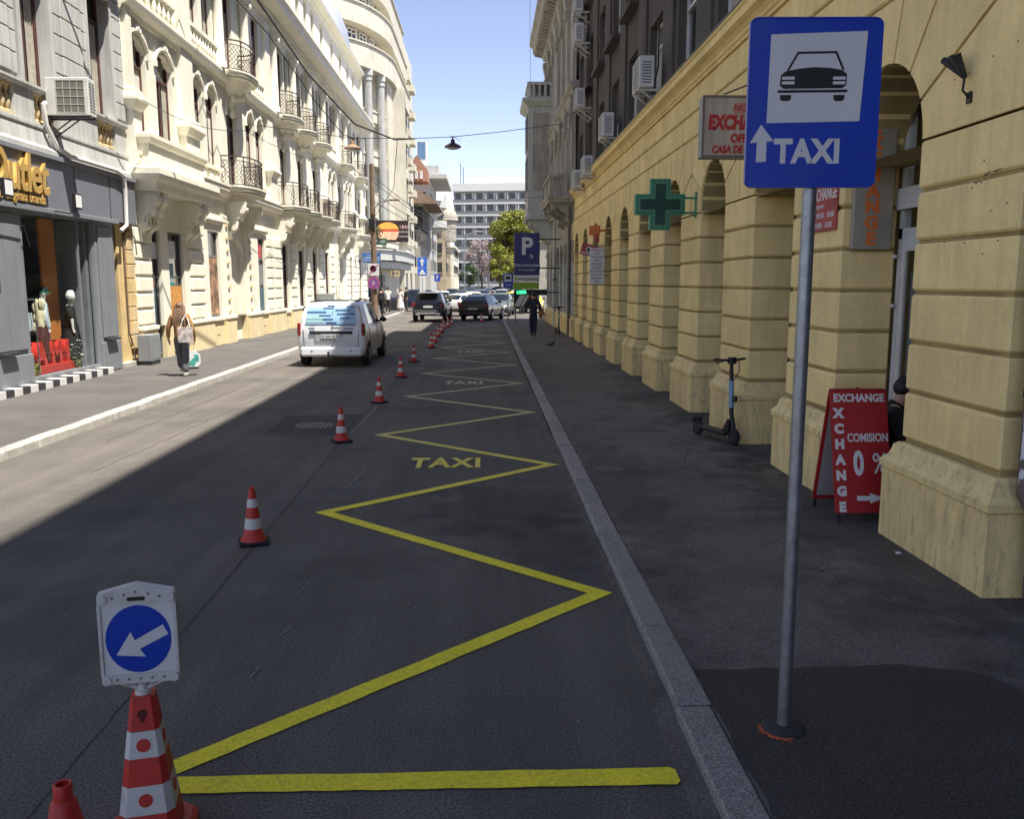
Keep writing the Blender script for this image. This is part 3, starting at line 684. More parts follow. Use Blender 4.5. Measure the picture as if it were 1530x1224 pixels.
for z0 in (6.95, 9.1):
    for ua in (46.75, 47.75): window(F2, OB, ua, ua+.8, z0, z0+1.8, w=1.253, fr='grey_frame', style='T')
b = MB(); b.box(2.5, 3.35, 46.385, 46.392, 6.95, 10.9); part('side_panel', b, M['cream_old'], bay, world=True)
for i, u in enumerate((35.0, 42.3)):
    t = thing('drainpipe', ('grey drainpipe beneath the near stone balcony of the ornate building', 'thin drainpipe further along the whitewashed ground floor')[i], 'drainpipe', (3.38, u, PR))
    b = MB(); b.tube([(3.36, u, 13.5 if i else 5.2), (3.36, u, .1)], .065, 10); part('pipe', b, M['pipe_b'] if not i else M['white_wash'], t, world=True, smooth=True)
    b = MB(); b.tube([(3.36, u, 2.3), (3.36, u, 2.38)], .08, 10); part('pipe_collar', b, M['dark_steel'], t, world=True)
# ------------------------------------------------------------------ left side: the grey shop building
FL = Fac(-9.1, 1)
GB = thing('shop_building', 'grey building with a clothes shop window below and balustered niches above at the left edge', 'building', (-9.1, 22.9, PL))
GY0, GY1 = 9.0, 22.95
wops = [(u, u+1.15, 6.15, 9.2, .25) for u in (11.3, 14.75, 18.05, 21.05)]
nops = [(16.55, 17.7, 5.42, 6.0, 0), (18.45, 19.4, 5.42, 6.0, 0), (21.35, 22.35, 5.42, 6.0, 0), (13.4, 14.4, 5.42, 6.0, 0)]
b = MB(); wall_open(b, FL, GY0, GY1, 4.85, 14, wops+nops, .28)
FL.box(b, GY0, GY1, -12, -3.2, 0, 14.5); FL.box(b, GY0, GY1, -3.2, -.45, 4.7, 14.5)
b.quad((FL.x(0), GY1, 4.85), (FL.x(-.45), GY1, 4.85), (FL.x(-.45), GY1, 14), (FL.x(0), GY1, 14))
part('upper_wall', b, M['grey_wall'], GB, world=True)
for o in wops: window(FL, GB, *o[:4], w=-.26, style='T', cur='curtain', fw=.09)
bme = baluster_mesh('stone_beige', .50, .075)
def at2(par, u, w_, z): return Vector((FL.x(w_), u, z)) - par.location
for a, c, z0, z1, r in nops:
    b = MB(); FL.box(b, a, c, -.27, -.25, z0, z1); part('niche_back', b, M['maroon'], GB, world=True)
    b = MB(); FL.box(b, a, c, -.22, -.02, z0, z0+.05); FL.box(b, a, c, -.22, -.02, z1-.04, z1); part('niche_rail', b, M['stone_beige'], GB, world=True)
    n = int(round((c-a)/.19)); 
    for i in range(n): obj('baluster', bme, GB, at2(GB, a+(c-a)*(i+.5)/n, -.11, z0+.045))
for u0, u1 in ((9.05, 11.0), (12.7, 14.5), (16.15, 17.85), (19.4, 20.95), (22.3, 22.93)):      # banded pilasters, one stone per band
    z = 6.2; k = 0
    while z < 13.5:
        b = MB(); FL.box(b, u0, u1, .002, .05, z+.012, z+.388, .012); FL.box(b, u0+.3, u1-.3, .05, .085, z+.012, z+.388, .01) if u1-u0 > 1 else None
        part('stone_band', b, M['grey_wall'], GB, world=True); z += .4; k += 1
for a, c, z0, z1, r in wops:
    b = MB()
    for uu in (a-.16, c): FL.box(b, uu, uu+.16, .0, .07, z0-.05, z1)
    FL.cap(b, [(0, z1), (.1, z1+.05), (.25, z1+.25), (.28, z1+.33), (0, z1+.36)], a-.25, c+.25, .07); part('window_surround', b, M['grey_wall'], GB, world=True)
    b = MB()
    for q in range(9): b.ball((FL.x(.16), a+.12+.11*q, z1-.18-.12*math.sin(q*math.pi/8)), (.12, .1, .16), 7, 5)
    part('carved_swag', b, M['stone_beige'], GB, world=True)
b = MB(); FL.mould(b, [(-.1, 4.78), (.16, 4.80), (.16, 4.90), (.06, 4.98), (.03, 5.3), (.06, 5.32), (.06, 5.38), (-.1, 5.40)], GY0, GY1); FL.mould(b, [(-.1, 6.02), (.05, 6.03), (.09, 6.08), (.09, 6.13), (-.1, 6.16)], GY0, GY1); part('string_course', b, M['grey_wall'], GB, world=True)
b = MB(); FL.mould(b, [(-.2, 13.5), (.2, 13.5), (.3, 13.9), (.8, 14.1), (.85, 14.5), (-.2, 14.6)], GY0, GY1); part('main_cornice', b, M['grey_wall'], GB, world=True)
# shop front
b = MB(); FL.box(b, GY0, 22.9, -.02, .17, 3.66, 4.78, .01); fas = part('fascia', b, M['grey_fascia'], GB, world=True)
b = MB(); FL.box(b, GY0, 22.92, -.02, .24, 4.70, 4.80, .01); FL.box(b, GY0, 21.7, .02, .21, 3.60, 3.70, .01); part('fascia_trim', b, M['grey_shop'], fas, world=True)
b = MB(); FL.box(b, 21.35, 21.38, .17, .178, 3.7, 4.7); FL.box(b, 19.6, 19.61, .17, .176, 3.7, 4.7); part('fascia_joint', b, M['dark_steel'], fas, world=True)
for u0, u1 in ((16.05, 17.47), (20.62, 21.66), (11.0, 12.2)):
    b = MB(); FL.box(b, u0, u1, -.02, .06, .1, 3.62, .01); FL.box(b, u0+.14, u1-.14, .06, .10, .9, 3.5, .012); FL.box(b, u0, u1, .06, .10, .1, .80, .012); part('shop_pilaster', b, M['grey_shop'], GB, world=True)
    b = MB(); FL.box(b, u0+.2, u0+.75, .1, .22, .83, .89, .01); part('pilaster_ledge', b, M['dark_steel'], GB, world=True)
# display window
wu0, wu1 = 17.47, 20.62
b = MB(); FL.box(b, wu0, wu1, -3.2, -.02, .1, .28)
part('display_floor', b, M['grey_shop'], GB, world=True)
b = MB(); FL.box(b, wu0, wu1, -3.2, -.02, 3.62, 3.9); FL.box(b, wu0-.1, wu0, -3.2, -.02, .1, 3.62); FL.box(b, 20.62, 20.72, -3.2, -.02, .1, 3.62); FL.box(b, wu0, wu1, -3.2, -3.1, .28, 3.62)
part('display_wall', b, M['grey_shop'], GB, world=True)
b = MB(); FL.box(b, 20.45, 20.6, -1.6, -.10, .28, 3.6, .01); part('display_side_panel', b, M['grey_shop'], GB, world=True)
b = MB(); FL.box(b, 19.45, 20.12, -.66, -.60, .28, 3.6, .01); part('display_panel', b, plain('orange_panel', (.55, .20, .05), .6), GB, world=True)
b = MB(); FL.box(b, wu0, wu0+.06, -.06, .02, .28, 3.62); FL.box(b, wu1-.06, wu1, -.06, .02, .28, 3.62); FL.box(b, wu0, wu1, -.06, .02, 3.56, 3.62); FL.box(b, wu0, wu1, -.06, .03, .22, .30); FL.box(b, 19.9, 19.93, -.05, .01, .3, 3.56)
sw = part('shop_window', b, M['grey_shop'], GB, world=True)
g = MB(); g.quad((FL.x(-.02), wu0+.02, .28), (FL.x(-.02), wu1-.02, .28), (FL.x(-.02), wu1-.02, 3.58), (FL.x(-.02), wu0+.02, 3.58)); part('pane', g, M['clear'], sw, world=True)
b = MB(); FL.box(b, 9, 16.05, -.4, -.1, .1, 3.66); part('shop_recess', b, M['grey_frame'], GB, world=True)
# chequered step: every tile its own
tm = []
for m_ in (plain('white_tile', (.62, .61, .58), .35), plain('black_tile', (.035, .035, .04), .35)):
    q = MB(); q.cbox(-.165, .165, -.143, .143, 0, .145, .006); tm.append(q.mesh('tile', m_))
b = MB(); FL.box(b, 12.2, 20.75, -.02, .31, -.05, .075); part('step_bed', b, M['granite'], GB, world=True)
for i in range(29):
    obj('tile', tm[i % 2], GB, at2(GB, 12.36+.289*i, .155, .080))
# narrow ochre strip between the shop and the white building
b = MB(); FL.box(b, 21.66, 22.05, -.6, -.35, 0, 3.7); part('recess_wall', b, M['maroon'], GB, world=True)
b = MB(); FL.box(b, 22.05, 22.97, -.4, -.04, 0, 3.7); part('ochre_wall', b, M['ochre'], GB, world=True)
for i in range(9):
    b = MB(); FL.box(b, 22.55, 22.96, -.04, .03, .5+.36*i+.012, .5+.36*(i+1)-.012, .01); part('quoin_stone', b, M['ochre'], GB, world=True)
b = MB(); b.tube([(FL.x(.0), 22.4, 3.7), (FL.x(.0), 22.42, .9), (FL.x(.02), 22.62, .5), (FL.x(.02), 22.66, .2)], .022, 6); b.tube([(FL.x(.02), 22.45, 3.4), (FL.x(.06), 22.65, 3.55), (FL.x(.1), 22.9, 3.3), (FL.x(.1), 22.95, 2.9)], .018, 5); part('conduit', b, M['pipe_b'], GB, world=True)
b = MB(); FL.box(b, 21.7, 22.95, -.35, .1, -.02, .2, .01); part('doorstep', b, M['granite_l'], GB, world=True)
# gold shop lettering
rl = (math.pi/2, 0, math.pi/2)
o = text('Outlet', 1.02, M['gold'], fas, Vector((FL.x(.22), 17.18, 4.28))-GB.location, rl, ext=.035, bold=.022, xs=.88, space=.92, shear=.08)
o['label'] = 'large gold letters reading Outlet'
text('by ana originals brands', .26, M['gold'], fas, Vector((FL.x(.21), 17.1, 3.84))-GB.location, rl, ext=.02, bold=.006, xs=.9)
# flood lamps over the window
for i, (u, lab) in enumerate(((18.55, 'small black floodlight with a bright white lens above the shop window'), (15.9, 'black floodlight at the left end of the shop window top'))):
    t = thing('floodlight', lab, 'lamp', (FL.x(.18), u, 3.62), 0, 'floodlights on the shop fascia')
    b = MB(); b.tube([(0, 0, .05), (.35, 0, .0), (.5, 0, .12)], .014, 6); part('arm', b, M['black'], t)
    b = MB(); b.cbox(.46, .53, -.16, .16, .08, .40, .012); hd = part('lamp_head', b, M['black'], t)
    b = MB(); b.box(.53, .534, -.125, .125, .115, .365); b.box(.46, .534, -.0, .0, .1, .2); part('lens', b, plain('lamp_lens', (.8, .8, .8), .2), hd)
t = thing('overhead_wire', 'thin black wire strung along the bottom of the grey shop fascia', 'cable')
b = MB(); b.tube([(FL.x(.2), 16.2, 3.35), (FL.x(.2), 17.3, 3.28), (FL.x(.12), 17.6, 2.9)], .014, 5); b.tube([(FL.x(.2), 19.7, 3.62), (FL.x(.2), 20.6, 3.55), (FL.x(.2), 21.4, 3.58)], .012, 5); part('wire', b, M['black'], t)
# air conditioner on a wall bracket, facing down the street
def air_con(loc, rz, label, wd=.86, h=.62, dp=.32, group=None, br=.5):
    t = thing('air_conditioner', label, 'air conditioner', loc, rz, group)
    b = MB(); b.cbox(-wd/2, wd/2, -dp/2, dp/2, 0, h, .015); part('casing', b, M['ac'], t, smooth=False)
    b = MB(); b.box(-wd*.28, wd*.36, -dp/2-.006, -dp/2+.01, .05, h-.05); gr = part('fan_grille', b, M['grey_frame'], t)
    b = MB()
    for i in range(6): x = -wd*.28+wd*.64*i/5; b.box(x-.006, x+.006, -dp/2-.014, -dp/2-.006, .05, h-.05)
    for i in range(6): z = .05+(h-.1)*i/5; b.box(-wd*.28, wd*.36, -dp/2-.02, -dp/2-.0145, z-.005, z+.005)
    part('grille_bar', b, M['ac'], gr)
    b = MB()
    for i in range(8): b.box(wd/2-.005, wd/2+.006, -dp*.3, dp*.3, .08+i*(h-.16)/8, .08+i*(h-.16)/8+.025)
    part('vent', b, M['grey_frame'], t)
    b = MB(); [b.box(x-.02, x+.02, -dp/2, br, -.05, -.003) for x in (-wd*.35, wd*.35)]; [b.tube([(x, -dp*.3, -.04), (x, br, -.38)], .015, 5) for x in (-wd*.35, wd*.35)]; part('bracket', b, M['ac'], t)
    return t
t = thing('air_conditioner', 'large beige air conditioner on a bracket over the shop fascia, grille facing the viewer', 'air conditioner', (-8.6, 18.98, 5.62))
b = MB(); b.cbox(-.44, .44, -.17, .17, 0, .76, .015); part('casing', b, M['ac'], t)
b = MB(); b.box(-.21, .36, -.176, -.16, .06, .70); gr = part('fan_grille', b, mat('coil', (.16, .15, .125), .7), t)
b = MB()
for i in range(5): b.box(-.21+.1425*i-.004, -.21+.1425*i+.004, -.181, -.177, .06, .70)
for i in range(5): b.box(-.21, .36, -.1855, -.1815, .06+.16*i-.004, .06+.16*i+.004)
part('grille_bar', b, M['ac'], gr)
b = MB()
for i in range(10):
    for j in range(2): b.box(.435, .445, -.12+.13*j, -.02+.13*j, .08+.062*i, .115+.062*i)
part('vent', b, M['grey_frame'], t)
b = MB(); [b.box(-.5, .44, y_-.02, y_+.02, -.05, -.003) for y_ in (-.12, .12)]; [b.tube([(.1, y_, -.04), (-.49, y_, -.45)], .016, 5) for y_ in (-.12, .12)]; b.tube([(-.46, 0, .3), (-.5, -.1, .1), (-.49, -.12, -.45)], .012, 5); part('bracket', b, M['dark_steel'], t)
t = thing('drain_hose', 'thick white hose drooping from the large air conditioner over the shop fascia', 'hose', (FL.x(.05), 19, 5.6))
b = MB(); b.tube([(FL.x(.08), 18.75, 5.85), (FL.x(.10), 18.62, 5.8), (FL.x(.11), 18.66, 5.4), (FL.x(.16), 18.95, 5.0), (FL.x(.27), 19.3, 4.86), (FL.x(.27), 20.6, 4.86), (FL.x(.27), 21.6, 4.86), (FL.x(.27), 22.0, 4.78), (FL.x(.25), 22.1, 4.5), (FL.x(.25), 22.05, 3.6), (FL.x(.2), 21.8, 3.45)], .05, 8); part('hose', b, M['pipe_w'], t, world=True, smooth=True)
t = thing('meter_cabinet', 'grey metal meter cabinet standing by the ochre wall beside the white building', 'cabinet', (FL.x(.35), 22.85, PL))
b = MB(); b.cbox(-.17, .17, -.42, .25, .1, .78, .012); part('cabinet_body', b, M['sign_back'], t)
b = MB(); b.cbox(-.15, .15, -.40, .23, 0, .1, .005); part('cabinet_base', b, M['dark_steel'], t)
b = MB(); b.cbox(.17, .178, -.36, .2, .16, .72, .004); b.ball((.18, .1, .45), .015, 6, 4); part('cabinet_door', b, M['sign_back'], t)

# ------------------------------------------------------------------ left side: the long cream stucco building
WB = thing('cream_building', 'long cream stucco building with iron balconies and carved brackets along the left pavement', 'building', (-9.1, 23.0, PL))
C = 'cream'; WY0, WY1 = 22.98, 67.4; CX = 44.2
mir = lambda u: 2*CX-u
f1 = []
for u0, w_ in ((23.4, 1.2), (25.3, 1.25), (28.25, 1.0), (29.65, 1.0), (34.4, 1.0), (35.8, 1.0)): f1 += [(u0, u0+w_), (mir(u0+w_), mir(u0))]
f1 = [(a, c, 6.1, 8.55, .32) for a, c in f1 if c < WY1]
f1c = [(u-.6, u+.6, 5.5, 8.6, .42) for u in (32.5, 40.5, 44.2, 47.95, mir(32.5))]
f2 = [(a, c, 10.15, 12.55, 0) for a, c, *_ in f1] + [(u-.55, u+.55, 9.4, 12.55, .3) for u in (32.5, 40.5, 44.2, 47.95, mir(32.5))] + [(u-.35, u+.35, 9.6, 12.5, 0) for u in (39.35, 41.65, 43.05, 45.35, 46.8, 49.1)]
f3 = [(u-.45, u+.45, 15.2, 16.9, .2) for u in (29, 32.5, 36, 38.7, 40.5, 42.4, 44.2, 46, 47.95, 49.8, 52.5, 55.9, 59, 62, 64.5, 24, 26)]
gf = [(24.05, 24.9, .18, 3.65, 0), (25.5, 26.75, .18, 3.65, 0), (29.15, 30.35, 1.05, 3.9, 0), (31.7, 33.3, .1, 3.75, .45), (35.45, 36.5, 1.05, 4.0, 0),
      (39.6, 40.7, .95, 3.9, 0), (43.1, 44.3, .1, 4.0, 0), (46.6, 47.7, .95, 3.9, 0), (50.2, 51.3, .95, 3.9, 0), (55.0, 56.5, .1, 3.9, .4), (59.2, 60.3, .95, 3.9, 0), (63.5, 64.6, .95, 3.9, 0)]
b = MB(); wall_open(b, FL, WY0, WY1, 1.0, 5.35, [(a, c, max(1.0, z0), z1, r) for a, c, z0, z1, r in gf], .17); wall_open(b, FL, WY0, WY1, 5.35, 13.2, f1+f1c+f2, .20); wall_open(b, FL, WY0, WY1, 13.2, 17.3, f3, .3, -.25)
FL.box(b, WY0, WY1, -14, -.75, 0, 17.3); b.quad((FL.x(0), WY1, 0), (FL.x(-.75), WY1, 0), (FL.x(-.75), WY1, 17.3), (FL.x(0), WY1, 17.3))
part('wall', b, M[C], WB, world=True)
b = MB(); wall_open(b, FL, WY0, WY1, 0, 1.0, [(a, c, 0, 1.0, 0) for a, c, z0, z1, r in gf if z0 < .5], .2, .03); part('base_wall', b, M['cream_y'], WB, world=True)
for i, (a, c, z0, z1, r) in enumerate(f1): window(FL, WB, a, c, z0, z1, w=-.19, style='T', cur='curtain' if i % 3 else 'curtain_w')
for i, (a, c, z0, z1, r) in enumerate(f1c+f2): window(FL, WB, a, c, z0, z1, w=-.19, style='T', cur='curtain' if i % 2 else None)
for a, c, z0, z1, r in f3: window(FL, WB, a, c, z0, z1, w=-.5, style='T')
for i, (a, c, z0, z1, r) in enumerate(gf):
    if i in (3, 9):                                            # deep entrance niches, blank wall behind
        b = MB(); FL.box(b, a-.02, c+.02, -.7, -.172, 0, z1+.1); part('entrance_niche', b, M[C], WB, world=True); continue
    w_ = window(FL, WB, a, c, z0, z1, w=-.15, style='TH' if i > 1 else 'H', fr='maroon' if i > 4 else 'grey_frame', fw=.06)
# shop posters in the ground floor panes (flat print)
def poster(a, c, z0, z1, m, w=-.085):
    b = MB(); FL.box(b, a, c, w-.004, w, z0, z1); return part('poster', b, m, WB, world=True)
bl = mat('beige_blotch_poster', (.30, .17, .10), .6, var=.85, scale=3.2, fine=.5, fscale=9)
poster(29.22, 30.28, 1.12, 3.05, bl)
P_t, P_o, P_r, P_w, P_n = plain('teal_print', (.02, .20, .22), .5), plain('orange_print', (.60, .27, .06), .5, var=.3, scale=9), plain('red_print', (.5, .03, .03), .5), plain('white_print', (.55, .56, .56), .5), plain('navy_print', (.05, .10, .14), .5)
poster(24.15, 24.55, .5, 2.05, P_n); poster(24.2, 24.5, 2.0, 2.25, P_r); poster(24.12, 24.82, 2.85, 3.3, P_w); poster(24.2, 24.5, .5, .9, P_t, -.082); [poster(24.32, 24.44, 1.05+.36*k, 1.33+.36*k, P_w, -.081) for k in range(3)]
poster(25.58, 26.05, 2.1, 2.75, P_t); poster(25.58, 26.68, 1.3, 2.1, P_o); poster(26.1, 26.68, .6, 1.55, P_r, -.082); poster(25.58, 26.3, 2.9, 3.4, P_w); [poster(26.2+.22*k, 26.32+.22*k, .8, 1.35, P_w, -.08) for k in range(2)]; [poster(25.7+.12*k, 25.75+.12*k, 2.2, 2.4, P_w, -.08) for k in range(3)]
poster(35.5, 36.3, 3.2, 3.75, P_r); poster(35.5, 36.45, 1.1, 2.0, P_n); poster(35.5, 36.4, 2.1, 2.9, plain('grey_print', (.2, .2, .19), .5))
b = MB(); FL.box(b, 24.6, 24.64, -.09, -.03, 1.0, 1.8); part('door_handle', b, M['black'], WB, world=True)
# channelled piers of the ground floor: stones of their own
rust = [(23.02, 24.0), (26.95, 28.9), (36.65, 39.35), (41.0, 42.8), (44.6, 46.3), (48.0, 49.9), (51.6, 53.4), (57.8, 58.95), (60.6, 63.2), (64.9, 67.35)]
for u0, u1 in rust:
    a = u0 if u1-u0 < 1.3 else u0; 
    spans = [(u0, u1)] if u1-u0 < 1.3 else ([(u0+.25, u1-.35)] if u1-u0 < 2.2 else [(u0+.1, (u0+u1)/2-.12), ((u0+u1)/2+.12, u1-.1)])
    for i in range(7):
        for s0, s1 in spans:
            b = MB(); FL.box(b, s0, s1, -.03, .09, 1.06+.43*i+.05, 1.06+.43*(i+1)-.02, .025); part('stone_block', b, M[C], WB, world=True)
for u0, u1, dz in ((23.0, 24.03, .1), (26.9, 29.05, .1), (30.45, 31.6, .02), (33.4, 35.4, .1), (36.55, 39.5, .1), (40.8, 43.0, .1), (44.4, 46.5, .1), (47.8, 50.1, .1), (51.4, 54.9, .1), (56.6, 59.1, .1), (60.4, 63.4, .1), (64.7, 67.38, .1)):
    b = MB(); FL.box(b, u0, u1, .03, .14, 0, .93, .01); part('pedestal', b, M['cream_y'], WB, world=True)
    b = MB(); FL.box(b, u0-.02, u1+.02, 0, .18, .93, 1.05, .02); part('pedestal_cap', b, M[C], WB, world=True)
for a, c, z0, z1, r in gf:
    if z0 > .5:
        b = MB(); FL.box(b, a-.05, c+.05, -.3, .1, z0-.13, z0, .01); part('window_sill', b, M[C], WB, world=True)
        b = MB(); FL.box(b, (a+c)/2-.12, (a+c)/2+.12, .031, .05, .45, .7); part('cellar_vent', b, M['cream_y'], WB, world=True)
for a, c in ((30.5, 31.6), (33.4, 35.3), (53.6, 54.9)):        # studded pilasters beside the entrance niches
    b = MB(); FL.box(b, a+.1, a+.62, 0, .10, 1.05, 4.5, .01); part('entrance_pilaster', b, M[C], WB, world=True)
sm_ = MB(); sm_.cbox(-.03, .035, -.1, .1, -.05, .05, .012); sm_ = sm_.mesh('stone_stud', M['stone_beige'])
for u in (31.0, 33.9, 54.1):
    for i in range(8): obj('stone_stud', sm_, WB, at2(WB, u-.1, .12, 1.2+.42*i))
# first floor slab and mouldings
def cm(name, prof, u0, u1, m=C):
    b = MB(); FL.mould(b, prof, u0, u1); return part(name, b, M[m], WB, world=True)
cm('floor_cornice', [(-.1, 5.0), (.06, 5.02), (.1, 5.12), (.22, 5.2), (.30, 5.32), (.30, 5.42), (.34, 5.46), (.34, 5.52), (-.1, 5.56)], WY0, WY1)
cm('frieze_moulding', [(-.1, 4.15), (.08, 4.17), (.12, 4.25), (.12, 4.32), (-.1, 4.36)], 28.7, 31.4); cm('frieze_moulding', [(-.1, 4.15), (.08, 4.17), (.12, 4.25), (.12, 4.32), (-.1, 4.36)], 34, 36.8)
cm('string_course', [(-.1, 8.95), (.05, 8.97), (.1, 9.08), (.24, 9.15), (.28, 9.28), (.28, 9.36), (-.1, 9.4)], WY0, WY1)
cm('main_cornice', [(-.1, 12.75), (.05, 12.77), (.08, 12.95), (.2, 13.0), (.24, 13.2), (.75, 13.36), (.8, 13.44), (.8, 13.62), (.9, 13.72), (.9, 13.82), (-.3, 13.98)], WY0-.02, WY1)
cm('attic_cornice', [(-.4, 17.1), (-.2, 17.12), (-.1, 17.3), (.15, 17.4), (.2, 17.6), (-.4, 17.7)], WY0-.02, WY1)
dm = MB(); dm.cbox(0, .14, 0, .16, 0, .16, .01); dm = dm.mesh('dentil', M[C])
for i in range(int((WY1-WY0)/.30)-1):
    if WY0+.1+.3*i < 64: obj('dentil', dm, WB, at2(WB, WY0+.1+.3*i, .20, 13.02))
# corbelled oriel base over the first shop, with paired carved brackets
b = MB(); FL.cap(b, [(-.02, 4.55), (.04, 4.58), (.1, 4.75), (.2, 4.85), (.24, 4.95), (.24, 5.1), (-.02, 5.2)], 23.05, 27.6, .62); FL.box(b, 23.05, 27.6, 0, .62, 4.6, 5.2); FL.box(b, 23.15, 27.5, 0, .5, 5.2, 5.9); FL.cap(b, [(0, 5.75), (.05, 5.78), (.12, 5.88), (.12, 5.98), (0, 6.02)], 23.15, 27.5, .5); FL.box(b, 23.15, 27.5, 0, .5, 5.85, 6.0)
part('oriel_base', b, M[C], WB, world=True)
def bracket(u, z, sz=1.0, proj=.55):
    """carved console: scroll above, mask and leaf below"""
    b = MB(); p = lambda w_, dz: (FL.x(w_), z+dz*sz)
    pts = [p(0, 0), p(proj, 0), p(proj, -.14), p(proj*.92, -.2), p(proj*.98, -.32), p(proj*.8, -.5), p(proj*.5, -.62), p(proj*.38, -.8), p(proj*.42, -.95), p(proj*.22, -1.1), p(0, -1.15)]
    b.prism(pts, 'y', u-.13, u+.13)
    b.lathe([(.15*sz, u-.17), (.15*sz, u+.17)], 10, (FL.x(proj*.78), 0, z-.26*sz), 'y'); b.lathe([(.10*sz, u-.16), (.10*sz, u+.16)], 9, (FL.x(proj*.35), 0, z-.9*sz), 'y')
    b.ball((FL.x(proj*.72), u, z-.52*sz), (.10, .085, .16*sz), 8, 6); [b.ball((FL.x(proj*(.55-.03*q)), u+sg_*(.05+.025*q), z-(.55+.11*q)*sz), (.05, .035, .085*sz), 6, 5) for q in range(4) for sg_ in (-1, 1)]; b.prism([(u-.15, z-1.02*sz), (u-.06, z-1.3*sz), (u, z-1.18*sz), (u+.06, z-1.3*sz), (u+.15, z-1.02*sz)], 'x', FL.x(.0), FL.x(.14))
    return b
for u in (23.35, 23.85, 26.75, 27.25): part('carved_bracket', bracket(u, 4.62, 1.05, .6), M[C], WB, world=True, smooth=True, ang=50)
me = None
for u in (31.55, 33.5, 39.1, 41.8, 43.2, 45.3, 47.0, 49.4, 54.95, 56.9, 61.0, 64.5): part('carved_bracket', bracket(u, 5.02, 1.0, .7), M[C], WB, world=True, smooth=True, ang=50)
# pedestals under the first floor order and flat wall pilasters
for u0, u1 in ((23.0, 23.5), (26.95, 28.15), (37.3, 38.3), (50.1, 51.1), (60.2, 61.3), (64.5, 65.6)):
    b = MB(); FL.box(b, u0, u1, 0, .22, 5.55, 6.7); FL.cap(b, [(0, 6.55), (.05, 6.6), (.12, 6.72), (.16, 6.78), (.16, 6.86), (.06, 6.95), (.06, 7.05), (0, 7.1)], u0, u1, .22); FL.box(b, u0+.05, u1-.05, 0, .2, 6.7, 7.1); FL.box(b, u0+.1, u1-.1, 0, .14, 7.1, 12.7)
    part('pilaster', b, M[C], WB, world=True)
for a, c, z0, z1, r in f1+f1c:                                  # hood moulds with a carved knot
    A = arcpts(a-.1, c+.1, z1-r+.02, r+.1, 12); b = MB(); n = len(A)
    for i in range(n-1):
        b.prism([A[i], A[i+1], (A[i+1][0], A[i+1][1]+.1), (A[i][0], A[i][1]+.1)], 'x', FL.x(0), FL.x(.08))
    FL.box(b, a-.14, a-.02, 0, .08, z1-r-.12, z1-r+.05); FL.box(b, c+.02, c+.14, 0, .08, z1-r-.12, z1-r+.05)
    for q in range(3): b.ball((FL.x(.07), (a+c)/2+.11*(q-1), z1+.15+.07*(q == 1)), (.06, .075, .10), 7, 5)
    part('hood_mould', b, M[C], WB, world=True)
    if z0 > 5.8:
        b = MB(); FL.box(b, a-.18, c+.18, 0, .12, 5.93, 6.06, .01); part('window_sill', b, M[C], WB, world=True)
        for k in range(2):
            b = MB(); FL.box(b, a-.1+.62*k*(c-a), a+.34*(c-a)+.62*k*(c-a), .0, .06, 5.62, 5.88, .012); part('sunk_panel', b, M[C], WB, world=True)
bal_c = baluster_mesh(C, .52, .07)
for a, c, z0, z1, r in f2[:len(f1)]:                           # small balustrades and frames under the second floor windows
    b = MB(); FL.box(b, a-.2, c+.2, 0, .16, 9.98, 10.12, .01); FL.box(b, a-.2, c+.2, 0, .18, 9.38, 9.46, .01); part('parapet', b, M[C], WB, world=True)
    for q in range(5): obj('baluster', bal_c, WB, at2(WB, a-.08+(c-a+.16)*q/4, .09, 9.46))
# columns with leafy capitals on the second floor of the centre and beside it
for u in (38.65, 42.35, 46.1, 49.9, 30.9, 34.15, mir(34.15), mir(30.9)):
    b = MB(); b.lathe([(.22, 9.4), (.22, 9.6), (.17, 9.68), (.155, 12.05), (.17, 12.1), (.17, 12.15)], 12, (FL.x(.16), u, 0)); part('column', b, M[C], WB, world=True, smooth=True)
    b = MB(); b.lathe([(.17, 12.15), (.2, 12.3), (.18, 12.4), (.27, 12.6), (.3, 12.64), (.3, 12.72)], 8, (FL.x(.16), u, 0))
    for q in range(8): t_ = q*math.pi/4; b.ball((FL.x(.16)+.24*math.cos(t_), u+.24*math.sin(t_), 12.33+.16*(q % 2)), (.08, .08, .12), 6, 4)
    part('capital', b, M[C], WB, world=True)
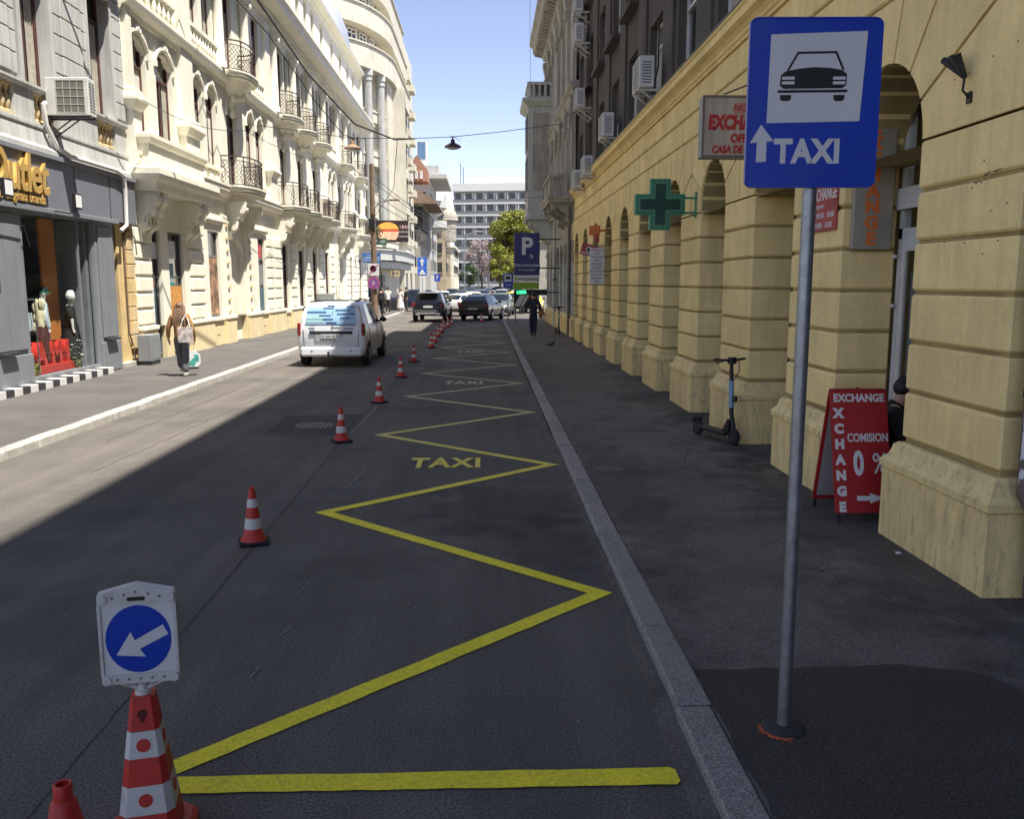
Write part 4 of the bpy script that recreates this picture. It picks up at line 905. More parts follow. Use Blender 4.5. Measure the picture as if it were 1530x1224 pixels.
# iron balconies
def bow(u0, u1, p, n=14, flat=.22):
    """plan of a bowed balcony as (u,w)"""
    pts = [(u0, 0), (u0, p*.35)]; c = (u0+u1)/2; h = (u1-u0)/2
    for i in range(n+1):
        t = -1+2*i/n; pts.append((c+t*h*(1-flat*0), p*.35+p*.65*math.sqrt(max(0, 1-(abs(t)**2.6)))))
    return pts + [(u1, p*.35), (u1, 0)]
def iron_rail(path, z, h=1.0):
    """lattice railing following a plan path"""
    L_ = [0]; P_ = [Vector((FL.x(w_), u)) for u, w_ in path]
    for i in range(1, len(P_)): L_.append(L_[-1]+(P_[i]-P_[i-1]).length)
    T = L_[-1]
    def at_(d):
        d = min(max(d, 0), T)
        for i in range(1, len(L_)):
            if d <= L_[i]+1e-9:
                q = (d-L_[i-1])/max(1e-9, L_[i]-L_[i-1]); return P_[i-1].lerp(P_[i], q)
    def pt(d, zz): p = at_(d); return (p.x, p.y, zz)
    b = MB(); n = max(8, int(T/.16))
    for zz, r in ((z+h, .028), (z+.06, .018), (z+h-.14, .014)): b.tube([pt(T*i/n, zz) for i in range(n+1)], r, 4)
    m = int(T/.15)
    for i in range(-5, m+1):
        for sgn in (1, -1):
            d0 = i*.15 if sgn > 0 else (i+5)*.15; d1 = d0+sgn*.75; zs = [z+.06, z+h-.14]
            t0, t1 = 0.0, 1.0
            if min(d0, d1) < -1e-6 or max(d0, d1) > T+1e-6:
                lo, hi = 0, T; ta = (lo-d0)/(d1-d0); tb = (hi-d0)/(d1-d0); t0, t1 = max(0, min(ta, tb)), min(1, max(ta, tb))
                if t1-t0 < .1: continue
            b.tube([pt(d0+(d1-d0)*(t0+(t1-t0)*q/2), zs[0]+(zs[1]-zs[0])*(t0+(t1-t0)*q/2)) for q in range(3)], .0085, 3, cap=False)
    k = max(2, round(T/.8))
    for i in range(k+1):
        d = T*i/k; b.tube([pt(d, z), pt(d, z+h)], .02, 4)
        for q in range(2):
            for s_ in (-1, 1):
                pts = [pt(d+s_*(.03+.11*math.sin(a*.7)), z+.22+.32*q+.14*math.cos(a)*(1 if q else -1)) for a in [0, .7, 1.4, 2.1, 2.8, 3.6]]
                b.tube(pts, .011, 3, cap=False)
    return b
def iron_balcony(u0, u1, z, p, path=None, scroll=True):
    path = path or bow(u0, u1, p)
    b = MB(); xy = [(FL.x(w_), u) for u, w_ in path]
    b.sweep([(0, z-.20), (.0, z-.16), (.04, z-.12), (.04, z-.05), (.08, z-.02), (.08, z+.03), (0, z+.03)], xy, side=1)
    poly = [(x, y) for x, y in xy]; b.prism(poly, 'z', z-.20, z+.02)
    bal = part('balcony', b, M[C], WB, world=True)
    if scroll:
        k = MB(); c = (u0+u1)/2
        k.lathe([(.05, z-1.15), (.12, z-1.05), (.18, z-.85), (.38, z-.6), (.62, z-.35), (.75, z-.2)], 14, (FL.x(.0), c, 0), sq=1.15)
        for q in range(4): k.ball((FL.x(.2+.06*q), c+.22*(q-1.5), z-.75+.05*q), (.12, .1, .14), 6, 5)
        k.ball((FL.x(.05), c, z-1.2), (.14, .2, .2), 8, 6); part('corbel', k, M[C], bal, world=True, smooth=True)
    inset = [(u, max(0, w_-.05)) for u, w_ in path]
    part('railing', iron_rail(inset, z+.03), M['iron'], bal, world=True)
    return bal
for u in (32.5, 40.5, 44.2, 47.95, mir(32.5), 62.6): iron_balcony(u-1.15, u+1.15, 9.42, .85)
for u in (32.5, mir(32.5)): iron_balcony(u-1.5, u+1.5, 5.5, .95, scroll=False)
pth = [(38.9, 0), (38.9, .75)]
for k in range(4):
    a = 38.9+2.75*k; pth += [(a+.2, .8), (a+.6, 1.0), (a+1.2, 1.12), (a+1.8, 1.1), (a+2.3, .95), (a+2.7, .8)]
pth += [(49.95, .75), (49.95, 0)]
iron_balcony(38.9, 49.95, 5.5, 1.1, path=pth, scroll=False)
iron_balcony(62.0, 66.8, 5.5, .95, scroll=False)
# balustraded parapet panels on the string course of the second section, mansard dome and roof edge
b = MB(); FL.box(b, WY0, WY1, -14, -.3, 17.3, 17.9); part('roof', b, plain('zinc_roof', (.36, .38, .42), .45, .3), WB, world=True)
zinc = plain('zinc_dome', (.40, .43, .50), .45, .3)
for u in (25.3, 63.2):
    b = MB(); b.lathe([(2.3, 17.6), (2.4, 18.4), (2.2, 19.6), (1.7, 20.8), (1.0, 21.6), (.3, 22.1), (.1, 22.8)], 20, (FL.x(-2.6), u, 0)); part('dome', b, zinc, WB, world=True, smooth=True)
# planters and trailing plants on the last balcony
# ------------------------------------------------------------------ foliage
M['leaf'] = mat('spring_leaf', (.21, .22, .025), .6, var=.35, scale=1.1, fine=.3, fscale=9)
M['leaf_d'] = mat('dark_leaf', (.035, .075, .018), .6, var=.35, scale=1.5, fine=.3, fscale=9)
M['blossom'] = mat('pink_blossom', (.34, .27, .27), .7, var=.3, scale=2, fine=.3, fscale=9)
M['bark'] = mat('bark', (.09, .07, .055), .9, var=.3, scale=4, bump=.5)
def leaves(b, cl, n, size, rr):
    for _ in range(n):
        c, r = rr.choice(cl)
        while True:
            p = Vector((rr.uniform(-1, 1), rr.uniform(-1, 1), rr.uniform(-1, 1)))
            if .35 < p.length < 1: break
        p = Vector(c)+Vector((p.x*r[0], p.y*r[1], p.z*r[2])); d = Vector((rr.gauss(0, 1), rr.gauss(0, 1), rr.gauss(0, 1)+.6)).normalized(); u, v = basis(d); s = size*rr.uniform(.5, 1.3)
        b.add([p-u*s*.5, p+v*s*.3-u*s*.05, p+u*s*.6, p-v*s*.3-u*s*.05], [(0, 1, 2, 3)])
    return b
def tree(name, label, x, y, h, rx, rz, zc_, n, size, m, seed, tr=.22, group=None, clumps=26, base=.04):
    rr = random.Random(seed); t = thing(name, label, 'tree', (x, y, base), 0, group)
    b = MB(); b.tube([(0, 0, -.1), (.05, 0, zc_*.35), (-.05, .1, zc_*.7), (0, 0, zc_*1.1)], [tr, tr*.8, tr*.6, tr*.25], 8); cl = []
    for i in range(clumps):
        a = rr.uniform(0, 6.28); q = rr.uniform(.15, 1)**.5; e = rr.uniform(-1, 1)
        c = (rx*.78*q*math.cos(a)*math.sqrt(1-e*e*.8), rx*.78*q*math.sin(a)*math.sqrt(1-e*e*.8), zc_+rz*.8*e); k = rr.uniform(.22, .4)*rx
        cl.append((c, (k, k, k*.8)))
        if i % 3 == 0: b.tube([(0, 0, zc_*.55+rr.uniform(-.1, .3)*rz), (c[0]*.5, c[1]*.5, (c[2]+zc_*.6)/2+.2), c], [tr*.4, tr*.22, tr*.06], 5)
    part('trunk', b, M['bark'], t); f = MB(); leaves(f, cl, n, size, rr)
    me = f.mesh('crown', M[m], recalc=False); obj('crown', me, t); return t
# ------------------------------------------------------------------ modern rounded corner building across the side street
CB = thing('rounded_building', 'tall cream modernist building with curved corner bands and fluted columns beyond the side street', 'building', (-9, 86, PL))
def curve(off=0.0, y_end=101):
    pts = [(-34+0, 75-off), (-19, 75-off)]
    for i in range(0, 15):
        a = math.pi/2*i/14; pts.append((-15.5+(6.7+off)*math.sin(a), 86-(11+off)*math.cos(a)))
    pts.append((-8.8+off, y_end)); return pts
def band(name, z0, z1, off, m='cream_far', y_end=101, parent=None, lip=0.0):
    b = MB(); pr = [(-6, z0), (off, z0), (off, z1-.12), (off+lip, z1-.12), (off+lip, z1), (-6, z1)] if lip else [(-6, z0), (off, z0), (off, z1), (-6, z1)]
    b.sweep(pr, curve(0, y_end), side=1); return part(name, b, M[m], parent or CB, world=True)
for z0, z1, o in ((5.4, 6.1, .3), (12.6, 13.6, -.25), (16.4, 17.4, -.25)): band('balcony_band', z0, z1, o, lip=.08)
band('floor_band', 20.6, 22.6, .45, lip=.12); band('floor_band', 24.1, 25.9, .15, lip=.12); band('parapet', 27.3, 29.5, -.2, lip=.15)
band('canopy', 4.2, 5.2, 1.0, 'white_wash', 97, lip=.15); band('canopy', 3.5, 4.1, .6, 'white_wash', 97, lip=.1)
for z0, z1 in ((6.1, 20.6), (22.6, 24.1), (25.9, 27.3), (0, 3.5)):
    b = MB(); b.sweep([(-7, z0), (-1.1, z0), (-1.1, z1), (-7, z1)], curve(), side=1); part('wall', b, M['cream_far'], CB, world=True)
b = MB(); b.prism([(-34, 80), (-16, 80), (-12, 87), (-12, 101), (-34, 101)], 'z', 5, 28); part('core', b, M['cream_far'], CB, world=True)
C0 = curve(-1.05); seg = []
for i in range(1, len(C0)-1): seg.append((Vector(C0[i]), Vector(C0[i+1])))
def at_curve(off, y):
    a = math.acos(max(-1, min(1, (86-y)/(11+off)))); return Vector((-15.5+(6.7+off)*math.sin(a), y)), Vector((math.sin(a)*(11+off), -math.cos(a)*(6.7+off))).normalized()
def cwin(y, z0, z1, wd, off=-1.08, m='maroon'):
    p, n = at_curve(off, y) if y < 86 else (Vector((-8.8+off, y)), Vector((1, 0)))
    b = MB(); h = wd/2; H_ = z1-z0
    for a0, a1, c0, c1 in ((-h, -h+.1, 0, H_), (h-.1, h, 0, H_), (-.05, .05, 0, H_), (-h, h, 0, .1), (-h, h, H_-.1, H_), (-h, h, H_*.66, H_*.66+.09)): b.box(0, .1, a0, a1, c0, c1)
    q = MB(); q.box(-.02, .03, -h, h, 0, H_); loc = Vector((p.x, p.y, z0))-CB.location; rz = math.atan2(n.y, n.x)
    o = obj('window', b.mesh('window', M['white_frame']), CB, loc, (0, 0, rz)); obj('pane', q.mesh('pane', M['win']), o)
for y in (77.6, 79.0, 80.6, 82.4, 84.6):
    for z0, z1 in ((22.75, 23.95), (26.05, 27.2)): cwin(y, z0, z1, 1.25)
for y in (77.9, 78.75, 80.1, 80.95):
    for z0 in (6.5, 9.9, 14.0, 17.5): cwin(y, z0, z0+2.3, .62, -1.06)
for z0 in (9.0, 12.9, 16.6):                                   # grey balcony fronts between the columns
    for a, c in ((77.3, 79.0), (79.6, 81.3)):
        b = MB(); p0, n0 = at_curve(-.35, a); p1, n1 = at_curve(-.35, c)
        for k in range(5): b.quad((p0.x, p0.y, z0+.2*k), (p1.x, p1.y, z0+.2*k), (p1.x, p1.y, z0+.2*k+.15), (p0.x, p0.y, z0+.2*k+.15))
        b.prism([(p0.x, p0.y), (p1.x, p1.y), (p1.x-n1.x*.7, p1.y-n1.y*.7), (p0.x-n0.x*.7, p0.y-n0.y*.7)], 'z', z0-.25, z0); part('column_balcony', b, M['white_wash'], CB, world=True)
for i, y in enumerate((77.0, 79.3, 81.6)):                      # fluted giant columns
    p, n = at_curve(.0, y); b = MB(); pr = [(.42, 6.1), (.42, 6.5), (.36, 6.6), (.33, 19.6), (.40, 19.7), (.38, 20.0), (.46, 20.1), (.46, 20.6)]
    b.lathe(pr, 20, (p.x, p.y, 0))
    for k in range(20): a = 2*math.pi*k/20; b.tube([(p.x+.355*math.cos(a), p.y+.355*math.sin(a), 6.6), (p.x+.325*math.cos(a), p.y+.325*math.sin(a), 19.6)], .03, 4)
    part('column', b, M['white_wash'] if i else M['cream_far'], CB, world=True)
b = MB(); pts = [p for p in curve(.0) if p[1] > 82.4]; b.sweep([(-1.2, 6.1), (0, 6.1), (0, 20.6), (-1.2, 20.6)], pts[:5]+[(-8.8, 86.5)], side=1); part('corner_pier', b, M['cream_far'], CB, world=True)
for z in (7.2, 10.6, 14.4, 18.1):                              # street side: balcony bands and window bays
    b = MB(); b.box(-10.4, -8.5, 88.0, 101, z-.9, z+.1); part('balcony_band', b, M['cream_far'], CB, world=True)
    for y in (89.2, 91.6, 94, 96.4, 98.8):
        cwin(y, z+.3, z+2.1, 1.5, -1.05)
    b = MB()
    for y in (88, 90.4, 92.8, 95.2, 97.6, 100.8): b.box(-10.4, -8.7, y, y+.18, z+.1, z+2.5)
    part('balcony_wall', b, M['cream_far'], CB, world=True)
for y in (78.4, 80.3, 82.4, 84.8): cwin(y, .3, 3.0, 1.5, -1.0)
for y in (78.6, 80.6, 82.6): cwin(y, 6.4, 5.9+2.2, 1.3, -.9)
b = MB(); p, n = at_curve(.62, 82.5); b.box(-1.4, 1.4, -.06, .06, 0, .55); o = part('shop_name_board', b, plain('brass_board', (.35, .26, .12), .5), CB, loc=Vector((p.x+.05, p.y-.05, 2.75))-CB.location, rot=(0, 0, math.atan2(n.y, n.x)+math.pi/2))
text('ANA * OPTIC', .36, M['sign_black'], o, (0, -.07, .28), (math.pi/2, 0, 0))
t2 = thing('flat_roofed_building', 'pale flat roofed apartment block with tiers of small balconies beyond the rounded building', 'building', (-9, 101.2, PL))
b = MB(); b.box(-28, -9.3, 101.3, 116, 0, 29.5); b.box(-27, -9.6, 101.5, 115.5, 29.5, 29.9); part('wall', b, M['cream_far'], t2, world=True)
for i in range(8):
    for y in (103, 106, 109, 112):
        b = MB(); b.box(-9.3, -9.22, y, y+1.6, 3.8+3.1*i, 5.6+3.1*i); o = part('window', b, M['win'], t2, world=True)
    for y in (102.7, 108.6): b = MB(); b.box(-9.3, -8.5, y, y+2.6, 3.3+3.1*i, 4.1+3.1*i); part('balcony', b, M['cream_far'], t2, world=True)
# burger advertising screen on the corner
BX = thing('advertising_screen', 'lit advertising screen with a burger on the curved corner above the shop canopy', 'billboard', (-8.5, 81, 5.95))
p, n = at_curve(.9, 82.6); rz = math.atan2(n.y, n.x)+math.pi/2-.25
BX.location = (-8.35, 80.6, 5.85); BX.rotation_euler = (0, 0, math.radians(6))
b = MB(); b.cbox(-1.55, 1.35, -.12, .12, 0, 1.95, .03); b.cbox(-2.3, -1.57, -.1, .14, .55, 1.95, .03); part('screen_case', b, M['black'], BX)
b = MB(); b.box(-1.5, 1.3, -.13, -.121, .05, 1.9); part('screen_face', b, mat('screen_dark', (.035, .018, .015), .4, var=.3), BX)
b = MB(); b.prism([(-1.45+.95+.95*math.cos(math.pi*i/14)*-1, 1.15+.62*math.sin(math.pi*i/14)) for i in range(15)], 'y', -.137, -.131); part('bun_top', b, plain('bun', (.62, .30, .06), .4, var=.25, scale=5, emit=.25), BX)
b = MB(); b.prism([(-1.45, 1.12), (.45, 1.12), (.5, .95), (-1.5, .95)], 'y', -.137, -.131); part('tomato', b, plain('tomato_red', (.5, .06, .03), .4, emit=.2), BX)
b = MB(); b.prism([(-1.46, .94), (.46, .94), (.42, .55), (.2, .2), (-1.2, .2), (-1.42, .55)], 'y', -.137, -.131); part('bun_bottom', b, plain('pale_filling', (.62, .36, .22), .4, var=.45, scale=6, emit=.2), BX)
text('1 BUN', .42, plain('pink_letter', (.65, .4, .4), .5, emit=.3), BX, (.92, -.14, 1.35), xs=.62); text('INTRI IN', .22, M['sign_white'], BX, (.9, -.14, .9)); text('GUSTARE', .2, M['sign_white'], BX, (.9, -.14, .5))
b = MB(); b.lathe([(.26, -.115), (.26, -.105)], 16, (-1.93, 0, 1.25), 'y'); part('round_badge', b, plain('badge', (.55, .2, .2), .4, emit=.2), BX)

# ------------------------------------------------------------------ more buildings down the street
def block(name, label, x0, x1, y0, y1, h, m, rows, sg=1, roof=None, ww=1.0, wh=1.7, pitch=2.6, z1=3.9, fh=3.3, front=True):
    """plain building with side facade windows (sg=+1 facing +X) and a few on the end facing the viewer"""
    t = thing(name, label, 'building', ((x0+x1)/2, y0, 0)); b = MB(); b.box(x0, x1, y0, y1, -.02, h); part('wall', b, M[m], t, world=True)
    fx = x1 if sg > 0 else x0; wins_ = MB(); n = int((y1-y0-1)/pitch)
    wm_ = MB(); wm_.box(-.04, .05, -ww/2, ww/2, 0, wh); wm_ = wm_.mesh('window', M['win']); sm2 = MB(); sm2.box(-.1, .18, -ww/2-.1, ww/2+.1, -.14, 0); sm2 = sm2.mesh('window_sill', M[m])
    for r in range(rows):
        for k in range(n):
            l = Vector((fx, y0+1.2+pitch*k, z1+fh*r))-t.location; o = obj('window', wm_, t, l); obj('window_sill', sm2, o)
        if front:
            nx = int((x1-x0-.6)/2.2)
            for k in range(min(nx, 3)):
                l = Vector(((x1-1.1-2.2*k) if sg > 0 else (x0+1.1+2.2*k), y0, z1+fh*r))-t.location; o = obj('window', wm_, t, l, (0, 0, -math.pi/2)); obj('window_sill', sm2, o)
    b = MB(); b.box(x0-.1, x1+.35, y0-.35, y1+.1, h, h+.35); part('cornice', b, M[m], t, world=True); return t
M['tan_far'] = mat('tan_render', (.46, .38, .26), .9, var=.2, scale=.8, streak=.4)
D = block('steep_roofed_house', 'old beige house with dark shadowed loggia and wide projecting eaves left of the street', -20, -8.6, 117, 131, 12.2, 'cream_old', 3)
b = MB(); b.prism([(-21, 12.6), (-6.2, 12.4), (-6.4, 12.9), (-11.5, 15.6), (-21, 15.6)], 'y', 115.6, 132); part('roof', b, plain('brown_tiles', (.22, .15, .11), .9, var=.25, scale=2), D, world=True)
b = MB(); b.box(-8.75, -8.3, 117.5, 130, 9.2, 12.1); b.box(-11.5, -8.5, 116.9, 117.1, 9.2, 12.1); part('loggia', b, plain('dark_timber', (.05, .042, .036), .8), D, world=True)
b = MB(); b.prism([(-10.4, 15.5), (-7.6, 15.5), (-7.6, 17), (-9, 18.9), (-10.4, 17)], 'y', 118, 122); b2 = part('gable', b, plain('terracotta', (.36, .18, .12), .85, var=.2), D, world=True)
for k in range(3): b = MB(); b.box(-9.9+.65*k, -9.5+.65*k, 117.9, 118, 15.8, 16.8); part('window', b, M['white_frame'], D, world=True)
G_ = thing('glass_penthouse', 'blue glass penthouse standing on a roof above the left houses', 'penthouse', (-10, 140, 19)); b = MB(); b.box(-10.6, -9.0, 139, 142, 0, 24.0); part('frame', b, M['white_frame'], G_, world=True); b = MB(); b.box(-10.4, -9.2, 138.95, 139, 21.2, 23.8); part('glazing', b, plain('blue_glass', (.12, .2, .32), .1), G_, world=True)
E_ = block('white_bay_house', 'white house with stacked rounded balconies and a deep cornice beyond the steep roofed house', -22, -8.2, 132, 150, 17.5, 'white_wash', 4)
b = MB(); b.box(-22, -5.6, 131, 150, 17.4, 18.0); b.box(-22, -6.8, 131.5, 150, 18, 19.3); part('roof', b, M['white_wash'], E_, world=True)
for z in (10.6, 13.6):
    b = MB(); b.lathe([(1.2, z-.9), (2.0, z-.2), (2.3, z), (2.3, z+1.0), (2.15, z+1.0), (2.15, z)], 20, (-8.2, 137.5, 0)); part('balcony', b, M['white_wash'], E_, world=True, smooth=True)
Fb = block('tan_house', 'weathered tan old house with small domed oriel next to the white house', -22, -6.8, 151, 172, 12.5, 'tan_far', 3)
b = MB(); b.lathe([(1.8, 9.2), (1.9, 12.6), (2.2, 12.8), (2.1, 13.6), (1.4, 14.9), (.3, 16.0), (.05, 17.2)], 16, (-6.8, 153, 0)); part('oriel', b, M['cream_old'], Fb, world=True, smooth=True)
block('low_house', 'low pale house at the far end of the left row', -22, -6.2, 173, 205, 9, 'cream', 2)
# big office block closing the view
OF = thing('office_block', 'long concrete office block with rows of dark balconied windows closing the street', 'building', (1, 235, 0), R(-9))
b = MB(); b.box(-9.5, 30, 1.2, 16, 0, 26.3); part('wall', b, plain('concrete', (.42, .42, .41), .85), OF)
b = MB(); b.box(-9.8, 30, -.4, 16, 26.2, 28.2); b.box(-6, 6, 3, 10, 28.2, 30); b.box(7.5, 11, 1.5, 6, 28.2, 30.2); part('roof', b, plain('pale_concrete', (.62, .62, .60), .8), OF)
for r in range(8):
    z = 1.6+3.08*r; b = MB(); b.box(-9.7, 30, -.25, 1.2, z-.35, z+.1); part('floor_slab', b, plain('slab', (.60, .60, .58), .8) if r == 0 else bpy.data.materials['slab'], OF)
    b = MB(); b.box(-9.6, 30, -.2, -.1, z+.1, z+.95); part('balcony_rail', b, plain('rail_grey', (.16, .17, .17), .6) if r == 0 else bpy.data.materials['rail_grey'], OF)
    if r == 0:
        q = MB(); q.box(-.75, .75, 1.1, 1.22, .0, 2.5); wq = q.mesh('window', M['win']); q = MB(); q.prism([(-.6, .2), (.35, .9), (.35, 1.3), (-.6, 1.3)], 'z', .0, 2.6); fin = q.mesh('wall_fin', bpy.data.materials['slab'])
        q = MB(); q.box(-.1, .1, -.15, 1.2, 0, 2.65); dv = q.mesh('divider', bpy.data.materials['slab'])
    for k in range(13):
        obj('window', wq, OF, (-8.2+2.9*k, 0, z+.1)); obj('wall_fin', fin, OF, (-6.8+2.9*k, 0, z+.1)); obj('divider', dv, OF, (-9.4+2.9*k, 0, z+.1))
b = MB()
for x, h in ((-8.2, 34), (-7.5, 33), (9.9, 35), (10.5, 34)): b.tube([(x, 4, 28), (x, 4, h)], .10, 5)
part('antenna', b, M['dark_steel'], OF)
block('right_far_house', 'grey house half hidden behind the trees on the right', 5.6, 20, 150, 200, 9, 'cream_old', 2, sg=-1)
# trees
tree('leafy_tree', 'tall yellow green spring tree over the parked cars at the right end of the street', 3.6, 118, 12, 3.9, 4.8, 7.0, 24000, .30, 'leaf', 5, .3, clumps=46)
tree('leafy_tree', 'smaller green tree left of the tall spring tree, nearer the viewer', 1.9, 112, 7, 2.0, 2.4, 4.4, 5200, .22, 'leaf', 8, .2)
tree('blossom_tree', 'pink blossoming tree beside the tall green tree', -.6, 150, 9, 3.6, 3.0, 6.2, 5200, .26, 'blossom', 12, .22)
tree('dark_tree', 'low dark green tree under the pink blossom', -2.6, 146, 5, 2.0, 1.8, 3.2, 2600, .24, 'leaf_d', 15, .15)
f = MB(); rr = random.Random(5)
leaves(f, [((.1*k, -1.2+.5*k, .1+.1*(k % 2)), (.3, .35, .4)) for k in range(5)], 700, .12, rr)
t = thing('balcony_plant', 'green trailing plants on the end balcony of the cream building', 'plant', (FL.x(.75), 65.6, 5.8)); obj('foliage', f.mesh('foliage', M['leaf_d'], recalc=False), t)
b = MB(); b.cbox(-.15, .15, -1.3, 1.0, -.3, -.05, .02); part('planter', b, M['ochre'], t)
f = MB(); leaves(f, [((1.1*k, .3*(k % 2), .6), (.8, .6, .6)) for k in range(8)], 2200, .2, rr)
t = thing('hedge', 'clipped green hedge behind the far parked cars', 'hedge', (-4, 138, .05)); obj('foliage', f.mesh('foliage', M['leaf_d'], recalc=False), t)
b = MB(); [b.tube([(1.1*k, .3*(k % 2), 0), (1.1*k, .3*(k % 2), .7)], .04, 5) for k in range(8)]; part('stems', b, M['bark'], t)
# ------------------------------------------------------------------ the taxi rank sign in front
def rrect(x0, x1, z0, z1, r, n=5):
    out = []
    for cx, cz, a0 in ((x1-r, z1-r, 0), (x0+r, z1-r, 90), (x0+r, z0+r, 180), (x1-r, z0+r, 270)):
        for i in range(n+1): a = R(a0+90*i/n); out.append((cx+r*math.cos(a), cz+r*math.sin(a)))
    return out
def plate(name, poly, y0, y1, m, parent, **k): b = MB(); b.prism(poly, 'y', y0, y1); return part(name, b, m, parent, **k)
def stroke(pts, wd, y0, y1):
    b = MB()
    for i in range(len(pts)-1):
        a, c = Vector(pts[i]), Vector(pts[i+1]); d = (c-a).normalized(); n = Vector((-d.y, d.x))*wd/2; e = d*wd*.35
        b.prism([tuple(a+n-e), tuple(c+n+e), tuple(c-n+e), tuple(a-n-e)], 'y', y0-.0002*i, y1)
    return b
TS = thing('taxi_sign', 'blue taxi rank sign with a car symbol on a tall galvanised post, right foreground', 'road sign', (1.44, 3.89, PR), R(-2))
b = MB(); b.tube([(0, 0, -.02), (0, 0, 2.63), (0, 0, 3.22)], .031, 20); part('post', b, M['steel'], TS, smooth=True)
b = MB(); b.lathe([(.031, .0), (.085, .0), (.105, .006), (.09, .018), (.033, .026)], 18); part('post_collar', b, M['asphalt_tar'], TS)
for z in (2.75, 3.1):
    b = MB(); b.cbox(-.05, .05, -.036, .036, z-.02, z+.02, .006); part('clamp', b, M['steel'], TS)
ox = -.02; sg = plate('sign_plate', rrect(-.28+ox, .28+ox, 2.615-PR, 3.315-PR, .03), -.055, -.04, [M['sign_blue']], TS)
b = MB(); P0 = rrect(-.284+ox, .284+ox, 2.611-PR, 3.319-PR, .034); P1 = rrect(-.277+ox, .277+ox, 2.618-PR, 3.312-PR, .028); n = len(P0)
vs = [(x, y, z) for y in (-.058, -.034) for P_ in (P0, P1) for x, z in P_]
b.add(vs, [f for i in range(n) for j in [(i+1) % n] for f in ((i, j, n+j, n+i), (2*n+i, 2*n+j, 3*n+j, 3*n+i), (i, j, 2*n+j, 2*n+i), (n+i, n+j, 3*n+j, 3*n+i))])
part('sign_rim', b, M['sign_blue'], sg); plate('sign_back', rrect(-.275+ox, .275+ox, 2.62-PR, 3.31-PR, .03), -.0395, -.036, M['sign_back'], sg)
def tp(px, py): return ((px-1213)*.00280+ox, 3.318-PR-(py-28)*.00279)
plate('white_panel', [tp(1142, 184), tp(1285, 181), tp(1291, 48), tp(1144, 53)], -.0565, -.0555, M['sign_white'], sg)
y0, y1 = -.0578, -.0566
b = MB(); b.prism([tp(*q) for q in ((1161, 113), (1168, 107), (1190, 103), (1212, 101), (1235, 102), (1254, 105), (1262, 111), (1262, 127), (1256, 132), (1166, 133), (1160, 128))], 'y', y0, y1)
b.join(stroke([tp(*q) for q in ((1172, 105), (1186, 80), (1244, 79), (1256, 104))], .009, y0, y1))
b.prism([tp(*q) for q in ((1157, 135), (1264, 134), (1264, 138), (1157, 139))], 'y', y0, y1)
for x in (1161, 1243): b.prism([tp(*q) for q in ((x, 142), (x+17, 142), (x+17, 148), (x+14, 151), (x+3, 151), (x, 148))], 'y', y0, y1)
part('car_symbol', b, M['sign_black'], sg, kind='stuff')
b = MB()
for x in (1162, 1240):
    for z in (115, 122): b.prism([tp(*q) for q in ((x+1, z), (x+20, z), (x+20, z+4.5), (x+1, z+4.5))], 'y', y0-.001, y0-.0002)
part('headlight_symbol', b, M['sign_white'], sg, kind='stuff')
plate('arrow_symbol', [tp(*q) for q in ((1134, 186), (1154, 211), (1143.5, 211.5), (1143.5, 242), (1128, 243), (1128.5, 213), (1117.5, 214))], -.0565, -.0555, M['sign_white'], sg)
me = text_mesh('TAXI', .15, M['sign_white'], ext=.0006, bold=.0065, xs=1.0, space=1.05); xs = [v.co.x for v in me.vertices]; ys = [v.co.y for v in me.vertices]
me.transform(Matrix.Diagonal((.285/(max(xs)-min(xs)), .106/(max(ys)-min(ys)), 1, 1))); c = tp(1207, 228); obj('lettering', me, sg, (c[0], -.0562, c[1]), (math.pi/2, 0, 0))
b = MB()
for i in range(34):
    a0 = R(165)+R(112)*i/34; a1 = R(165)+R(112)*(i+1.1)/34; f_ = math.sin(math.pi*(i+.5)/34)**.6; r0 = .108+rn.uniform(-.004, .004); r1 = r0+.004+.020*f_*rn.uniform(.6, 1.25)
    b.quad((r0*math.cos(a0), r0*math.sin(a0), 0), (r1*math.cos(a0), r1*math.sin(a0), 0), (r1*math.cos(a1), r1*math.sin(a1), 0), (r0*math.cos(a1), r0*math.sin(a1), 0))
for i in range(40):
    a0 = R(rn.uniform(160, 300)); r0 = rn.uniform(.11, .155); q_ = rn.uniform(.001, .003); x_, y_ = r0*math.cos(a0), r0*math.sin(a0); b.quad((x_-q_, y_-q_, 0), (x_+q_, y_-q_, 0), (x_+q_, y_+q_, 0), (x_-q_, y_+q_, 0))
o = struct('orange_paint_mark', b, M['orange']); o.location = (1.44, 3.89, PR+.0075)

